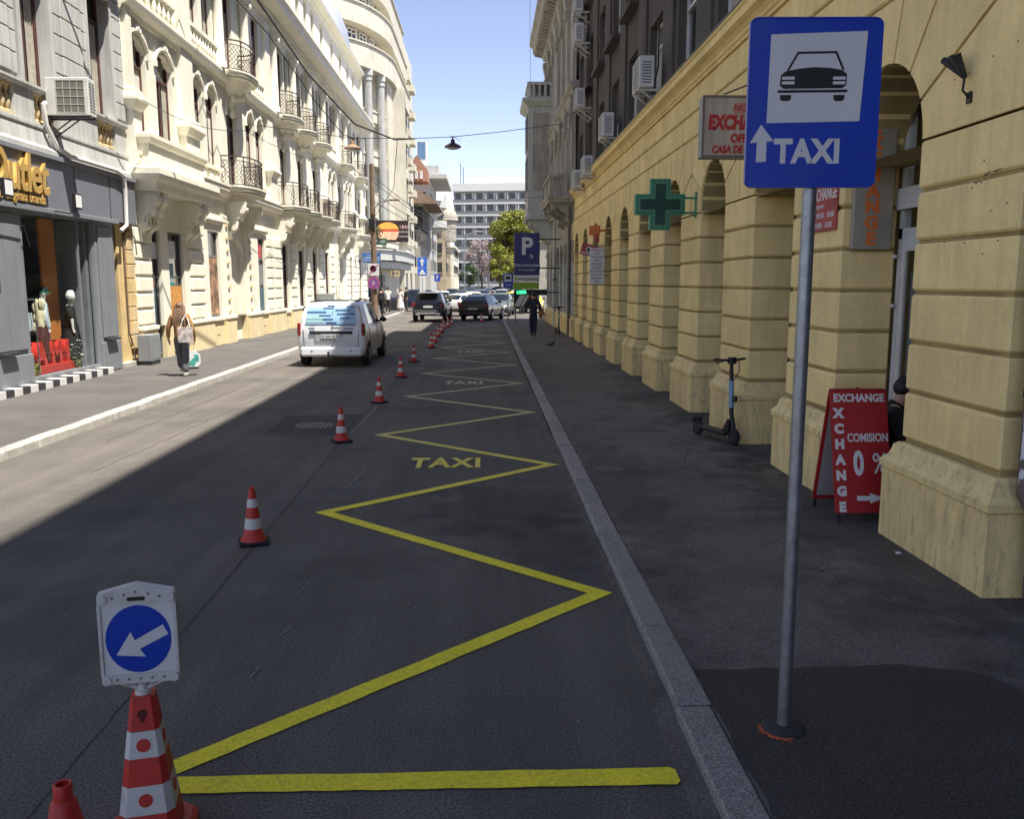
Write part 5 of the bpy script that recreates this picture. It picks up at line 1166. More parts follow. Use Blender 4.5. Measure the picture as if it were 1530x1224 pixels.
# ------------------------------------------------------------------ traffic cones
def cone_parts(t, s=1.0):
    b = MB(); b.cbox(-.125*s, .125*s, -.125*s, .125*s, 0, .028*s, .012*s); part('rubber_base', b, M['rubber'], t)
    def ring(z0, z1, r0, r1, m, nm, ex=()):
        b = MB(); b.lathe([(r0, z0), *ex, (r1, z1)], 20); return part(nm, b, M[m], t, smooth=True, ang=50)
    rz = lambda z: (.083-(z-.06)*.142)
    ring(.026*s, .13*s, .112*s, rz(.13)*s, 'cone_red', 'cone_skirt', [(.105*s, .045*s), (.088*s, .06*s)])
    for i, (z0, z1) in enumerate(((.13, .22), (.22, .315), (.315, .385))):
        ring(z0*s, z1*s, (rz(z0)+(.0015 if i != 1 else 0))*s, (rz(z1)+(.0015 if i != 1 else 0))*s, 'cone_white' if i != 1 else 'cone_red', 'reflective_band' if i != 1 else 'cone_body')
    ring(.385*s, .455*s, rz(.385)*s, rz(.45)*s, 'cone_red', 'cone_tip', [(rz(.43)*s, .43*s)])
    b = MB(); b.lathe([(.020*s, .45*s), (.020*s, .485*s), (.013*s, .487*s), (.013*s, .46*s)], 12); part('cone_cap', b, M['cone_red'], t, smooth=True)
cones = [(-1.98, 7.18, 'nearest white banded cone, alone on dark asphalt left of the first zigzag corner'),
         (-2.01, 11.9, 'red and white cone standing right beside the round manhole grate'),
         (-1.96, 15.85, 'red and white cone just beyond the grate, where the pale crack line ends'),
         (-1.98, 20.15, 'red and white cone in the middle of the row, level with the van rear wheels'),
         (-2.0, 24.1, 'red and white cone level with the front of the white van'),
         (-1.83, 29.3, 'front red and white cone of the overlapping pair in the far row'),
         (-1.86, 31.9, 'rear red and white cone of the overlapping pair in the far row'),
         (-1.9, 35.1, 'fourth last red and white cone of the row towards the dark cars'),
         (-1.93, 38.2, 'third last red and white cone of the row towards the dark cars'),
         (-1.96, 41.0, 'second last red and white cone of the row near the black car'),
         (-1.84, 42.9, 'red and white cone close behind the rear corner of the black car'),
         (-1.77, 45.8, 'last red and white cone of the row, just right of the black car'),
         (-.22, 48.6, 'lone pale cone standing behind the dark grey estate car')]
c0 = None
for i, (x, y, lab) in enumerate(cones):
    if c0 is None:
        t = thing('traffic_cone', lab, 'traffic cone', (x, y, .006), .3, 'row of traffic cones along the taxi bay'); cone_parts(t); c0 = t
    else:
        t = copy_tree(c0); t.location = (x, y, .006); t.rotation_euler = (0, 0, rn.uniform(0, 1.5)); t['label'] = lab
# plain red cone cut by the lower edge
t = thing('traffic_cone', 'plain red cone with open ring top at the bottom left corner', 'traffic cone', (-1.60, 3.06, .003))
b = MB(); b.lathe([(.098, .03), (.085, .05), (.047, .255), (.042, .262), (.034, .268), (.034, .325), (.031, .33), (.024, .328), (.022, .27)], 22); part('cone_body', b, M['cone_red'], t, smooth=True, ang=45)
b = MB(); b.cbox(-.12, .12, -.12, .12, 0, .03, .012); part('rubber_base', b, M['rubber'], t)
# big square cone carrying the keep left plate
KC = thing('sign_cone', 'large square red and white cone carrying a keep left arrow plate at the lower left', 'traffic cone', (-1.335, 3.2, .003), R(13))
def chs(h, z, c=.28): k = h*(1-c); return [(x, y, z) for x, y in ((-k, -h), (k, -h), (h, -k), (h, k), (k, h), (-k, h), (-h, k), (-h, -k))]
hz = lambda z: .042+(.62-z)*.128
def frus(z0, z1, m, nm, parent=KC, e=0.0):
    b = MB(); A, B = chs(hz(z0)+e, z0), chs(hz(z1)+e, z1); b.add(A+B, [(i, (i+1) % 8, 8+(i+1) % 8, 8+i) for i in range(8)]+[tuple(range(7, -1, -1)), tuple(range(8, 16))]); return part(nm, b, M[m], parent)
frus(.49, .62, 'cone_red', 'cone_top'); frus(.385, .488, 'cone_white', 'white_band', e=.001); frus(.277, .385, 'cone_red', 'cone_body'); frus(.165, .277, 'cone_white', 'white_band', e=.001); frus(.05, .165, 'cone_red', 'cone_body')
b = MB(); A = chs(.165, .0, .35); B = chs(.165, .04, .35); D_ = chs(.145, .06, .35); b.add(A+B+D_, [(i+8*k, (i+1) % 8+8*k, 8+(i+1) % 8+8*k, 8+i+8*k) for k in (0, 1) for i in range(8)]+[tuple(range(16, 24))]); part('cone_foot', b, M['cone_red'], KC)
sl = .128
def face_disc(z, r, m, nm, face, n=18, keyhole=False):
    b = MB(); h = hz(z)+.0016; pts = [(r*math.cos(2*math.pi*i/n), r*math.sin(2*math.pi*i/n)) for i in range(n)]
    b.prism(pts, 'y', -.0012, .004)
    if keyhole: b.prism([(-.006, -.03), (.006, -.03), (.008, -.01), (-.008, -.01)], 'y', -.0014, .004)
    a = R(90*face); rot = Matrix.Rotation(a, 4, 'Z') @ Matrix.Translation((0, -h, z)) @ Matrix.Rotation(-math.atan(sl), 4, 'X'); b.xf(rot); part(nm, b, m, KC)
for f in range(4):
    face_disc(.435, .026, M['cone_red'], 'red_spot', f); face_disc(.222, .026, M['cone_red'], 'red_spot', f)
face_disc(.555, .018, plain('dark_hole', (.10, .008, .008), .8), 'keyhole', 0, keyhole=True)
b = MB(); b.lathe([(.03, .62), (.028, .635), (.016, .638), (.016, .66)], 12); part('sign_socket', b, M['cone_white'], KC)
PX = thing('keep_left_plate', 'white framed plate with a blue disc and arrow, plugged into the large cone', 'road sign', (-1.335, 3.2, .003+.635), R(9))
fr = MB(); out = [(-.135, .03), (.135, .03), (.142, .045), (.142, .385), (.135, .40), (.0, .432), (-.135, .40), (-.142, .385), (-.142, .045)]
fr.prism(out, 'y', -.012, .012); pf = part('frame_plate', fr, M['cone_white'], PX)
b = MB()
for pts in ([(-.138, .35), (-.138, .395), (.0, .427), (.138, .395), (.138, .35)], [(-.138, .035), (.138, .035), (.138, .07), (-.138, .07)]): b.prism(pts, 'y', -.019, -.0125)
b.box(-.142, -.13, -.019, -.0125, .0702, .3498); b.box(.13, .142, -.019, -.0125, .0702, .3498); part('frame_border', b, M['cone_white'], pf)
b = MB()
for x, z in ((-.122, .375), (.122, .375), (-.122, .05), (.122, .05)): b.lathe([(.017, -.026), (.017, -.019), (.010, -.019), (.010, -.025)], 12, (x, 0, z), 'y')
part('corner_boss', b, M['cone_white'], pf, kind='stuff')
b = MB()
for x, z in [(-.085, .378), (-.042, .39), (.0, .40), (.045, .39), (.085, .378), (-.085, .052), (-.042, .052), (0, .052), (.042, .052), (.085, .052)]:
    b.prism([((.0078 if i % 2 == 0 else .0034)*math.sin(math.pi*i/5)+x, (.0078 if i % 2 == 0 else .0034)*math.cos(math.pi*i/5)+z) for i in range(10)], 'y', -.0198, -.0191)
part('star_mark', b, plain('star_grey', (.10, .095, .085), .7), pf, kind='stuff')
plate('handle_slot', rrect(-.033, .033, .364, .380, .007), -.0197, -.0191, M['black'], pf)
plate('white_face', [(-.129, .071), (.129, .071), (.129, .349), (-.129, .349)], -.0135, -.0126, M['sign_white'], pf)
plate('blue_disc', [(.119*math.cos(2*math.pi*i/32), .21+.135*math.sin(2*math.pi*i/32)) for i in range(32)], -.0145, -.0136, M['sign_blue'], pf)
ap = [(-.085, .152), (.0, .148-.0), (-.012, .176), (.103, .236), (.093, .27), (-.03, .206), (-.045, .238)]
ap = [(-.083, .150), (.022, .137), (.002, .170), (.108, .222), (.090, .262), (-.014, .205), (-.028, .240)]
plate('white_arrow', ap, -.0155, -.0146, M['sign_white'], pf)
b = MB(); [b.tube([(x, 0, .032), (0, 0, -.005)], .004, 5) for x in (-.09, -.05, .05, .09)]; b.tube([(0, 0, .03), (0, 0, -.02)], .008, 6); part('prong', b, M['cone_white'], PX)

# ------------------------------------------------------------------ exchange sandwich board
AB = thing('sandwich_board', 'red folding sandwich board advertising zero percent commission before the nearest arch', 'sandwich board', (3.41, 7.46, PR))
def board(nm, y0, y1, face):
    h = 1.17; W2 = .26; a = math.atan2(y1-y0, h); L_ = h/math.cos(a)
    b = MB(); b.box(-W2, W2, -.012, .012, .09, L_); p = part(nm, b, M['red'], AB, loc=(0, y0, 0), rot=(-a, 0, 0))
    b = MB(); [b.box(x-.012, x+.012, -.008, .008, -.0, .09) for x in (-W2+.03, W2-.03)]; part('board_leg', b, M['black'], p)
    if not face:
        b = MB(); b.box(-W2+.03, W2-.03, -.0135, -.0125, .13, L_-.04); part('board_back', b, plain('board_back_grey', (.33, .31, .30), .6), p)
    return p, L_
fp, L_ = board('front_panel', 0, .30, True); bp_, _ = board('back_panel', .60, .315, False)
SL = M['sign_white']; q = (math.pi/2, 0, 0)
def bt(s, x, z, size, **k): text(s, size, SL, fp, (x, -.0135, z), q, ext=.0012, **k)
bt('EXCHANGE', .0, L_-.075, .098, bold=.0035, xs=.90)
for i, ch in enumerate('XCHANGE'): bt(ch, -.195, L_-.215-.142*i, .115, bold=.008)
bt('COMISION', .065, L_-.44, .105, bold=.0025, xs=.74); bt('0', -.03, L_-.68, .30, bold=.012, xs=.62); bt('%', .165, L_-.68, .26, bold=.002, xs=.78)
b = MB(); b.prism([(-.06, .20), (.06, .20), (.06, .175), (.19, .222), (.06, .268), (.06, .242), (-.06, .242)], 'y', -.0145, -.0125); part('arrow_symbol', b, SL, fp)
b = MB(); b.tube([(0, .302, 1.185), (0, .312, 1.185)], .015, 6); b.box(-.25, .25, .28, .335, 1.172, 1.185); part('hinge', b, M['red'], AB)

# ------------------------------------------------------------------ signs hanging on the yellow building
EX = thing('exchange_sign', 'weathered hanging box sign lettered exchange office behind the taxi sign', 'sign', (2.99, 10.4, 3.64))
b = MB(); b.cbox(-.47, .47, -.09, .09, 0, .70, .012); part('sign_box', b, M['sign_back'], EX)
b = MB(); b.box(-.45, .45, -.096, -.0905, .03, .67); fc = part('sign_face', b, mat('yellowed_face', (.42, .36, .29), .6, var=.15, streak=.4, stain=(.25, .17, .11), stain_amt=.5, stain_scale=6), EX)
b = MB(); b.box(-.47, .47, -.1, -.0965, 0, .03); b.box(-.47, .47, -.1, -.0965, .67, .70); b.box(-.47, -.445, -.1, -.0965, .03, .67); b.box(.445, .47, -.1, -.0965, .03, .67); part('sign_frame', b, M['pipe_b'], EX)
RT = plain('red_letters', (.38, .02, .02), .5)
b = MB(); b.box(-.1, .40, -.0975, -.0965, .50, .62); part('sticker', b, plain('pink_sticker', (.42, .20, .15), .6), fc); text('NON STOP', .105, RT, fc, (.15, -.099, .56), q, bold=.001, shear=.15)
text('EXCHANGE', .215, RT, fc, (.0, -.0985, .39), q, bold=.013, xs=.70, shear=.12); text('OFFICE', .13, RT, fc, (.04, -.0985, .215), q, bold=.007, xs=.85, shear=.12); text('CASA DE SCHIMB', .115, RT, fc, (.0, -.0985, .09), q, bold=.006, xs=.78, shear=.12)
b = MB(); b.tube([(-.2, 0, .70), (-.2, -.0, .73), (.5, .0, 1.0)], .009, 5); b.tube([(.4, 0, .73), (.52, 0, .73)], .018, 6); b.tube([(.4, 0, .05), (.52, 0, .05)], .018, 6); part('stay', b, M['dark_steel'], EX)
GC = thing('pharmacy_cross', 'green pharmacy cross with rows of small lamps, bracketed to the yellow wall', 'sign', (2.88, 14.5, 3.06))
def plus(a, c, z0, o=0): return [(-c-o, z0-a-o), (c+o, z0-a-o), (c+o, z0-c-o), (a+o, z0-c-o), (a+o, z0+c+o), (c+o, z0+c+o), (c+o, z0+a+o), (-c-o, z0+a+o), (-c-o, z0+c+o), (-a-o, z0+c+o), (-a-o, z0-c-o), (-c-o, z0-c-o)]
b = MB(); b.prism(plus(.41, .165, .41), 'y', -.07, .07); cb = part('cross_body', b, M['green_rim'], GC); b = MB(); b.prism(plus(.41, .165, .41, -.03), 'y', -.076, -.0705); part('cross_face', b, M['green'], cb)
b = MB(); b.prism(plus(.41, .165, .41, -.085), 'y', -.08, -.0765); part('cross_panel', b, plain('green_panel', (.004, .06, .045), .3), cb)
b = MB(); pl_ = plus(.41, .165, .41, -.058)
for i in range(12):
    a, c = Vector(pl_[i]), Vector(pl_[(i+1) % 12]); n = max(1, int((c-a).length/.032))
    for j in range(n):
        for o_ in (0, .018):
            d = (c-a).normalized(); p = a.lerp(c, j/n)+Vector((-d.y, d.x))*(o_-.008); b.box(p.x-.006, p.x+.006, -.079, -.0763, p.y-.006, p.y+.006)
part('led_row', b, M['led_off'], cb, kind='stuff')
b = MB(); [b.tube([(.3, 0, z), (.64, 0, z)], .018, 6) for z in (.28, .52)]; b.tube([(.6, 0, .2), (.6, 0, .62)], .015, 6); part('bracket', b, M['green_rim'], GC)
t = thing('vertical_sign', 'narrow grey sign with orange letters running downwards inside the nearest arch', 'sign', (3.76, 8.50, 2.50))
b = MB(); b.cbox(-.18, .21, -.03, .035, .02, 1.25, .008); vb = part('sign_board', b, mat('grey_board', (.34, .30, .23), .6, var=.08), t)
OT = plain('orange_letters', (.75, .17, .03), .5)
for i, ch in enumerate('EXCHANGE'): text(ch, .165, OT, vb, (-.0, -.032, 1.17-.150*i), q, bold=.009, xs=1.08)
t = thing('opening_hours_poster', 'torn red exchange poster with opening hours on the second pier beside the post', 'poster', (3.49, 9.0, 2.72))
b = MB(); b.cbox(-.012, .004, -.36, .36, .0, .46, .003); pb = part('poster_sheet', b, mat('faded_red', (.36, .05, .05), .6, var=.3, scale=5), t)
lr = (math.pi/2, 0, -math.pi/2)
b = MB(); b.box(-.0135, -.0125, -.34, .34, .30, .44); part('white_strip', b, plain('poster_red', (.42, .05, .045), .6), pb)
text('EXCHANGE', .17, M['sign_white'], pb, (-.0145, -.01, .37), lr, xs=.76, bold=.003, shear=.1)
text('Program:', .07, M['sign_white'], pb, (-.0135, .1, .26), lr); text('LV 09:30 - 18:00', .085, M['sign_white'], pb, (-.0135, -.02, .16), lr); text('S 09:00 - 16:00', .085, M['sign_white'], pb, (-.0135, .0, .06), lr)
t = thing('orange_sign', 'small blank orange square sign above the red tilted box', 'sign', (3.13, 25.1, 3.54)); b = MB(); b.cbox(-.15, .16, -.05, .05, 0, .27, .01); b.box(.16, .36, -.02, .02, .1, .16); part('sign_box', b, plain('orange_box', (.60, .16, .02), .5), t); b = MB(); b.cbox(-.0, .14, -.03, .03, -.2, 0, .01); part('sign_stem', b, plain('stem_red', (.35, .05, .03), .5), t)
t = thing('tilted_red_sign', 'tilted red box sign with a white ring symbol hung from the yellow wall', 'sign', (2.98, 25.2, 3.12)); b = MB(); b.cbox(-.22, .22, -.05, .05, -.16, .17, .012); rb = part('sign_box', b, plain('dull_red', (.34, .05, .05), .5), t, rot=(0, R(14), 0))
b = MB(); b.lathe([(.085, -.056), (.085, -.051), (.055, -.051), (.055, -.056)], 16, (0, 0, .02), 'y'); part('ring_symbol', b, M['sign_white'], rb); b = MB(); b.box(-.19, .19, -.053, -.051, -.12, -.09); part('white_line', b, M['sign_white'], rb); b = MB(); b.tube([(.2, 0, .08), (.52, 0, .12)], .015, 6); part('bracket', b, M['dark_steel'], t)
t = thing('services_list_sign', 'tall white panel listing services in small letters, hung from the yellow wall', 'sign', (3.2, 25.0, 2.15)); b = MB(); b.cbox(-.21, .21, -.02, .02, 0, 1.03, .006); lb = part('sign_panel', b, M['sign_white'], t)
for i, s in enumerate(('XEROX COPY', 'FOTO', 'TELEFOANE', 'MOBILE', 'ACCESORII', 'CARTELE', 'REINCARCARI', 'DECODARI', 'REPARATII', 'GSM')): text(s, .088, RT if i == 0 else M['sign_black'], lb, (0, -.022, .97-.1*i), q, xs=.72)
b = MB(); [b.tube([(.2, 0, z), (.33, 0, z)], .012, 5) for z in (.25, .8)]; part('bracket', b, M['dark_steel'], t)
t = thing('flag_holder', 'black iron holder with three empty flag sockets on the wall by the nearest arch', 'flag holder', (3.47, 6.38, 3.52))
b = MB(); b.tube([(.02, 0, 0), (-.03, 0, .05), (-.02, .0, .16)], .010, 6); [b.tube([(-.02, 0, .14), (-.09, d, .30)], [.018, .026], 10) for d in (-.0, .09, .18)]; b.box(.015, .03, -.03, .03, -.04, .04); part('socket', b, M['black'], t, kind='stuff')
for i, (y_, z_) in enumerate(((8.48, 1.97), (8.48, 2.45))):
    t = thing('door_light', ('lower', 'upper')[i]+' small white lamp on the edge of the second pier in the doorway', 'lamp', (4.02, y_, z_)); b = MB(); b.ball((0, 0, 0), (.03, .03, .02), 8, 6); b.tube([(0, .05, 0), (0, 0, 0)], .01, 5); part('lamp_body', b, M['sign_white'], t)
for x, y_, z_, lab in ((3.2, 18.1, 6.02, 'nearest of the white air conditioners on the dark grey storeys'), (3.2, 23.5, 5.96, 'second white air conditioner along the dark grey storeys'), (3.2, 27.9, 5.5, 'third white air conditioner, resting just over the yellow cornice'),
                   (3.2, 30.9, 5.45, 'farthest low air conditioner over the yellow cornice, beside the stone balcony'), (3.2, 30.3, 8.02, 'air conditioner on the second dark storey near the ornate building'), (3.2, 30.9, 10.25, 'lower of the two stacked air conditioners high up at the end of the dark wall'), (3.2, 31.1, 11.3, 'uppermost air conditioner at the end of the dark wall')):
    t = air_con((x, y_, z_), -math.pi/2, lab, .82, .60, .30, 'air conditioners on the dark grey storeys', .38)
    b = MB(); b.tube([(-.44, .05, .3), (-.5, .1, .1), (-.46, .3, .15), (-.4, .38, .6), (-.42, .38, 1.5)], .02, 5); part('hose', b, M['black'], t)

# parking sign box and board
t = thing('parking_sign', 'large dark blue parking box sign with a white letter, hung on the ornate building', 'sign', (1.9, 40, 1.95))
b = MB(); b.cbox(-.58, .58, -.14, .14, .58, 2.48, .02); bx = part('sign_box', b, plain('navy_box', (.012, .016, .13), .4), t)
text('P', 1.05, M['sign_white'], bx, (.0, -.145, 1.85), q, bold=.03); b = MB(); b.prism([(.12, 1.52), (.28, 1.36), (.16, 1.36), (.28, 1.48)], 'y', -.15, -.141); part('arrow_symbol', b, M['sign_white'], bx); text('Piata Universitatii', .155, M['sign_white'], bx, (0, -.145, 1.03), q, bold=.002); text('University Square', .11, M['sign_white'], bx, (0, -.145, .82), q)
b = MB(); b.cbox(-.6, .56, -.14, .14, .26, .57, .01); wb = part('white_panel', b, M['sign_white'], t); text('interparking', .19, M['sign_black'], wb, (.08, -.145, .42), q, bold=.003); b = MB(); b.box(-.56, -.42, -.146, -.141, .35, .50); part('logo_square', b, plain('logo_green', (.25, .4, .03), .5), wb)
b = MB(); b.cbox(-.62, .56, -.14, .14, -.05, .25, .01); part('green_panel', b, plain('lime_panel', (.20, .36, .015), .5), t)
b = MB(); b.tube([(.58, 0, .9), (1.55, 0, .9)], .03, 6); b.tube([(.58, 0, 2.2), (1.55, 0, 2.2)], .03, 6); part('bracket', b, M['dark_steel'], t)
t = thing('led_board', 'black board with glowing green letters under the parking sign', 'sign', (2.0, 40.2, 1.62))
b = MB(); b.cbox(-.62, .85, -.08, .08, 0, .26, .01); lb = part('board_case', b, M['black'], t); text('LIBER', .21, plain('green_led', (.05, .8, .28), .5, emit=1.2), lb, (-.33, -.083, .13), q, bold=.006, xs=.9)
b = MB(); b.tube([(.85, 0, .13), (1.4, 0, .13)], .03, 6); part('bracket', b, M['dark_steel'], t)
t = thing('barrier_panel', 'road works panel with black and white chevrons and a red disc behind the walking man', 'sign', (2.1, 46, .55))
b = MB(); b.cbox(-.6, .65, -.03, .03, .35, 1.25, .01); bp2 = part('panel', b, M['sign_black'], t); b = MB(); b.prism([(-.58, .4), (-.3, .4), (.15, 1.2), (-.15, 1.2)], 'y', -.036, -.031); b.prism([(-.25, .4), (-.1, .4), (.3, 1.1), (.2, 1.2)], 'y', -.036, -.031); part('chevron', b, M['sign_white'], bp2)
b = MB(); b.lathe([(.17, -.04), (.17, -.031)], 16, (.42, 0, .85), 'y'); part('red_disc', b, M['red'], bp2); b = MB(); [b.tube([(x, 0, -.5), (x, 0, .36)], .03, 6) for x in (-.5, .55)]; part('panel_leg', b, M['dark_steel'], t)
# second taxi sign at the far end of the bay
t = thing('taxi_sign', 'small distant taxi rank sign on a thin post at the end of the kerb', 'road sign', (1.3, 50.0, .05)); b = MB(); b.tube([(0, 0, 0), (0, 0, 2.7)], .035, 8); part('post', b, M['steel'], t)
b = MB(); b.cbox(-.28, .28, -.06, -.04, 1.83, 2.68, .005); sp = part('sign_plate', b, M['sign_blue'], t); plate('white_panel', [(-.2, 2.2), (.2, 2.2), (.2, 2.6), (-.2, 2.6)], -.066, -.061, M['sign_white'], sp); plate('car_symbol', [(-.14, 2.32), (.14, 2.32), (.14, 2.42), (.09, 2.5), (-.09, 2.5), (-.14, 2.42)], -.07, -.067, M['sign_black'], sp); text('TAXI', .17, M['sign_white'], sp, (0, -.063, 2.0), q)

# ------------------------------------------------------------------ wooden pole with its signs, lamps and wires
t = thing('utility_pole', 'weathered wooden pole carrying cables and a street lamp arm at the left kerb', 'pole', (-6.55, 51.7, PL)); b = MB(); b.tube([(0, 0, -.1), (0.02, 0, 4), (.0, 0, 8.9)], [.19, .165, .13], 10); part('pole', b, M['wood'], t, smooth=True)
b = MB(); b.tube([(0, -.1, 6.3), (.5, -.15, 6.75), (1.1, -.2, 6.85)], .03, 6); b.cbox(1.0, 1.6, -.32, -.08, 6.80, 6.90, .02); part('lamp_arm', b, M['wood'], t)
b = MB(); [b.tube([(-.25+.1*k, -.14, 5.0+.25*k), (.3-.05*k, -.2, 5.4+.2*k), (-.1, -.18, 5.9), (.2, -.2, 6.2)], .018, 4) for k in range(5)]; b.cbox(-.2, .15, -.34, -.15, 5.2, 5.8, .02); part('cable_tangle', b, M['black'], t)
t = thing('no_parking_sign', 'square tow away sign over a pink round disc on the wooden pole', 'road sign', (-6.55, 51.45, 1.9)); b = MB(); b.cbox(-.32, .32, -.02, .02, .68, 1.38, .01); sp = part('square_plate', b, M['sign_white'], t); b = MB(); b.lathe([(.2, -.03), (.2, -.021), (.15, -.021), (.15, -.03)], 16, (0, 0, 1.1), 'y'); b.join(stroke([(-.25, .75), (.27, 1.33)], .05, -.031, -.022)); part('symbol', b, plain('dull_pink', (.25, .05, .12), .5), sp)
b = MB(); b.lathe([(.36, -.02), (.36, .02)], 22, (0, 0, .28), 'y'); dp = part('round_plate', b, plain('faded_pink', (.36, .07, .22), .5), t); b = MB(); b.lathe([(.25, -.026), (.25, -.021)], 20, (0, 0, .28), 'y'); part('disc_centre', b, plain('faded_violet', (.16, .07, .26), .5), dp); b = MB(); b.prism([(-.0, .42), (.13, .26), (.05, .26), (.05, .12), (-.05, .12), (-.05, .26), (-.13, .26)], 'y', -.031, -.0265); part('arrow_symbol', b, plain('pale_pink', (.5, .25, .35), .5), dp)
t = thing('street_name_signs', 'blue street name plates fixed to the cream building corner beside the wooden pole', 'sign', (-7.9, 62, 3.6)); 
for i, (z, h) in enumerate(((.0, .32), (.36, .3))): b = MB(); b.cbox(-.75, .55, -.02, .02, z, z+h, .01); sp = part('name_plate', b, plain('plate_blue', (.05, .13, .36), .4) if i == 0 else bpy.data.materials['plate_blue'], t); text(('STRADA EDGAR QUINET', 'Centrul Istoric')[i], .13, M['sign_white'], sp, (-.1, -.022, z+h/2), q, xs=.9)
b = MB(); b.tube([(.5, .05, -3.5), (.5, .05, .75)], .035, 6); part('post', b, M['dark_steel'], t)
t = thing('shop_sign_board', 'green and white shop name board over the end of the cream building ground floor', 'sign', (-7.9, 66.5, 5.0)); b = MB(); b.cbox(-.8, .5, -.03, .03, 0, .5, .01); sp = part('sign_board', b, plain('bottle_green', (.05, .13, .07), .5), t); text('BIJUTERIA', .3, M['sign_white'], sp, (-.15, -.033, .25), q, xs=.8)
t = thing('one_way_sign', 'blue one way sign with a white arrow on a thin post before the far cars', 'road sign', (-4.45, 62, 0)); b = MB(); b.tube([(0, 0, 0), (0, 0, 3.9)], .04, 8); part('post', b, M['steel'], t)
b = MB(); b.cbox(-.33, .33, -.03, .03, 3.25, 3.95, .01); b.cbox(-.33, .33, -.03, .03, 2.7, 3.22, .01); sp = part('sign_plate', b, plain('bright_blue', (.02, .12, .55), .4), t); b = MB(); b.prism([(0, 3.9), (.2, 3.65), (.07, 3.65), (.07, 3.35), (-.07, 3.35), (-.07, 3.65), (-.2, 3.65)], 'y', -.037, -.031); b.prism([(0, 3.15), (.25, 2.78), (-.25, 2.78)], 'y', -.037, -.031); part('arrow_symbol', b, M['sign_white'], sp)
b = MB(); b.cbox(-.2, .2, -.03, .2, 1.1, 2.6, .02); part('white_box', b, M['sign_white'], t)
t = thing('crossing_sign', 'small blue parking plate on a post beyond the traffic on the left', 'road sign', (-4.6, 84, 0)); b = MB(); b.tube([(0, 0, 0), (0, 0, 3)], .04, 6); part('post', b, M['steel'], t); b = MB(); b.cbox(-.28, .28, -.03, .03, 2.3, 3.0, .01); sp = part('sign_plate', b, plain('deep_blue', (.03, .06, .4), .4), t); text('P', .5, M['sign_white'], sp, (0, -.035, 2.65), q)
for x, y_, h, lab in ((-2.6, 110, 8.5, 'pale curved street lamp rising over the far traffic left of the white house'), (.5, 112, 6.0, 'slim straight white lamp post in front of the pink blossom tree'), (-.9, 118, 4.6, 'shorter straight post left of the slim white lamp post')):
    t = thing('street_lamp', lab, 'street lamp', (x, y_, 0)); b = MB(); pts = [(0, 0, 0), (0, 0, h*.8), (.3, 0, h*.95), (1.6, 0, h)] if h > 8 else [(0, 0, 0), (0, 0, h)]
    b.tube(pts, .09, 8); part('post', b, M['steel'], t); b = MB(); b.cbox(pts[-1][0]-.1, pts[-1][0]+.7, -.12, .12, h-.08, h+.06, .03); part('lamp_head', b, M['sign_back'], t)
def hang_lamp(x, y_, z_, lab, tone):
    t = thing('hanging_lamp', lab, 'street lamp', (x, y_, z_), 0, 'lamps hanging over the street'); b = MB(); b.lathe([(.33, 0), (.345, .03), (.30, .08), (.16, .15), (.09, .19), (.08, .30), (.05, .33)], 22); part('lamp_shade', b, tone, t, smooth=True)
    b = MB(); b.lathe([(.30, -.005), (.22, -.05), (.1, -.075), (.01, -.08)], 18); part('lamp_glass', b, plain('frosted', (.45, .42, .38), .4) if 'frosted' not in bpy.data.materials else bpy.data.materials['frosted'], t, smooth=True)
    b = MB(); b.tube([(0, 0, .32), (0, 0, .42)], .03, 6); b.cbox(-.12, .12, -.03, .03, .40, .44, .005); b.tube([(.08, 0, .42), (.3, .02, .25), (.35, 0, .40)], .012, 4); part('hanger', b, M['dark_steel'], t)
hang_lamp(-1.28, 36, 7.58, 'dark lamp hanging against the sky in the middle of the street', plain('dark_lamp', (.05, .03, .03), .5)); hang_lamp(-5.3, 36, 7.5, 'rusty lamp hanging in front of the cream facade', plain('rusty_lamp', (.28, .17, .11), .6))
def wire(name, label, pts, r, n=6, sag=0):
    P_ = []
    for i in range(len(pts)-1):
        a, c = Vector(pts[i]), Vector(pts[i+1])
        for k in range(n): t_ = k/n; p = a.lerp(c, t_); p.z -= sag*4*t_*(1-t_); P_.append(p)
    P_.append(Vector(pts[-1])); b = MB(); b.tube(P_, r, 5); o = obj(name, b.mesh(name, M['black'], True)); return tag(o, label, 'cable')
wire('overhead_cable', 'thick black cable dropping from the upper left to the lamp in the sky', [(-8.6, 18, 11.2), (-5.89, 24, 9.48), (-5.63, 29, 8.79), (-4.76, 33, 7.95), (-3.55, 35.5, 7.80), (-2.8, 36, 7.92)], .028)
wire('overhead_cable', 'span wire carrying both hanging lamps from the cream facade to the ornate building', [(-9.0, 36, 8.4), (-5.3, 36, 7.93), (-2.8, 36, 7.93), (-1.28, 36, 8.0), (.58, 37, 8.36), (3.4, 38.6, 9.0)], .014)
wire('overhead_cable', 'black cable running along the cream facade down to the rusty lamp', [(-8.95, 24, 12.2), (-7.32, 31, 10.54), (-6.19, 33, 8.77), (-5.6, 35.5, 8.0), (-5.3, 36, 7.95)], .018)
wire('overhead_cable', 'thin grey line sagging along the first floor of the cream building', [(-8.6, 22.9, 6.75), (-8.0, 30, 7.2), (-6.6, 51.6, 8.2)], .010, 8, .25)
wire('overhead_cable', 'guy wire with small insulators slanting from the span wire to the pole', [(-3.5, 36, 7.85), (-4.3, 42, 6.6), (-6.5, 51.6, 5.9)], .016)
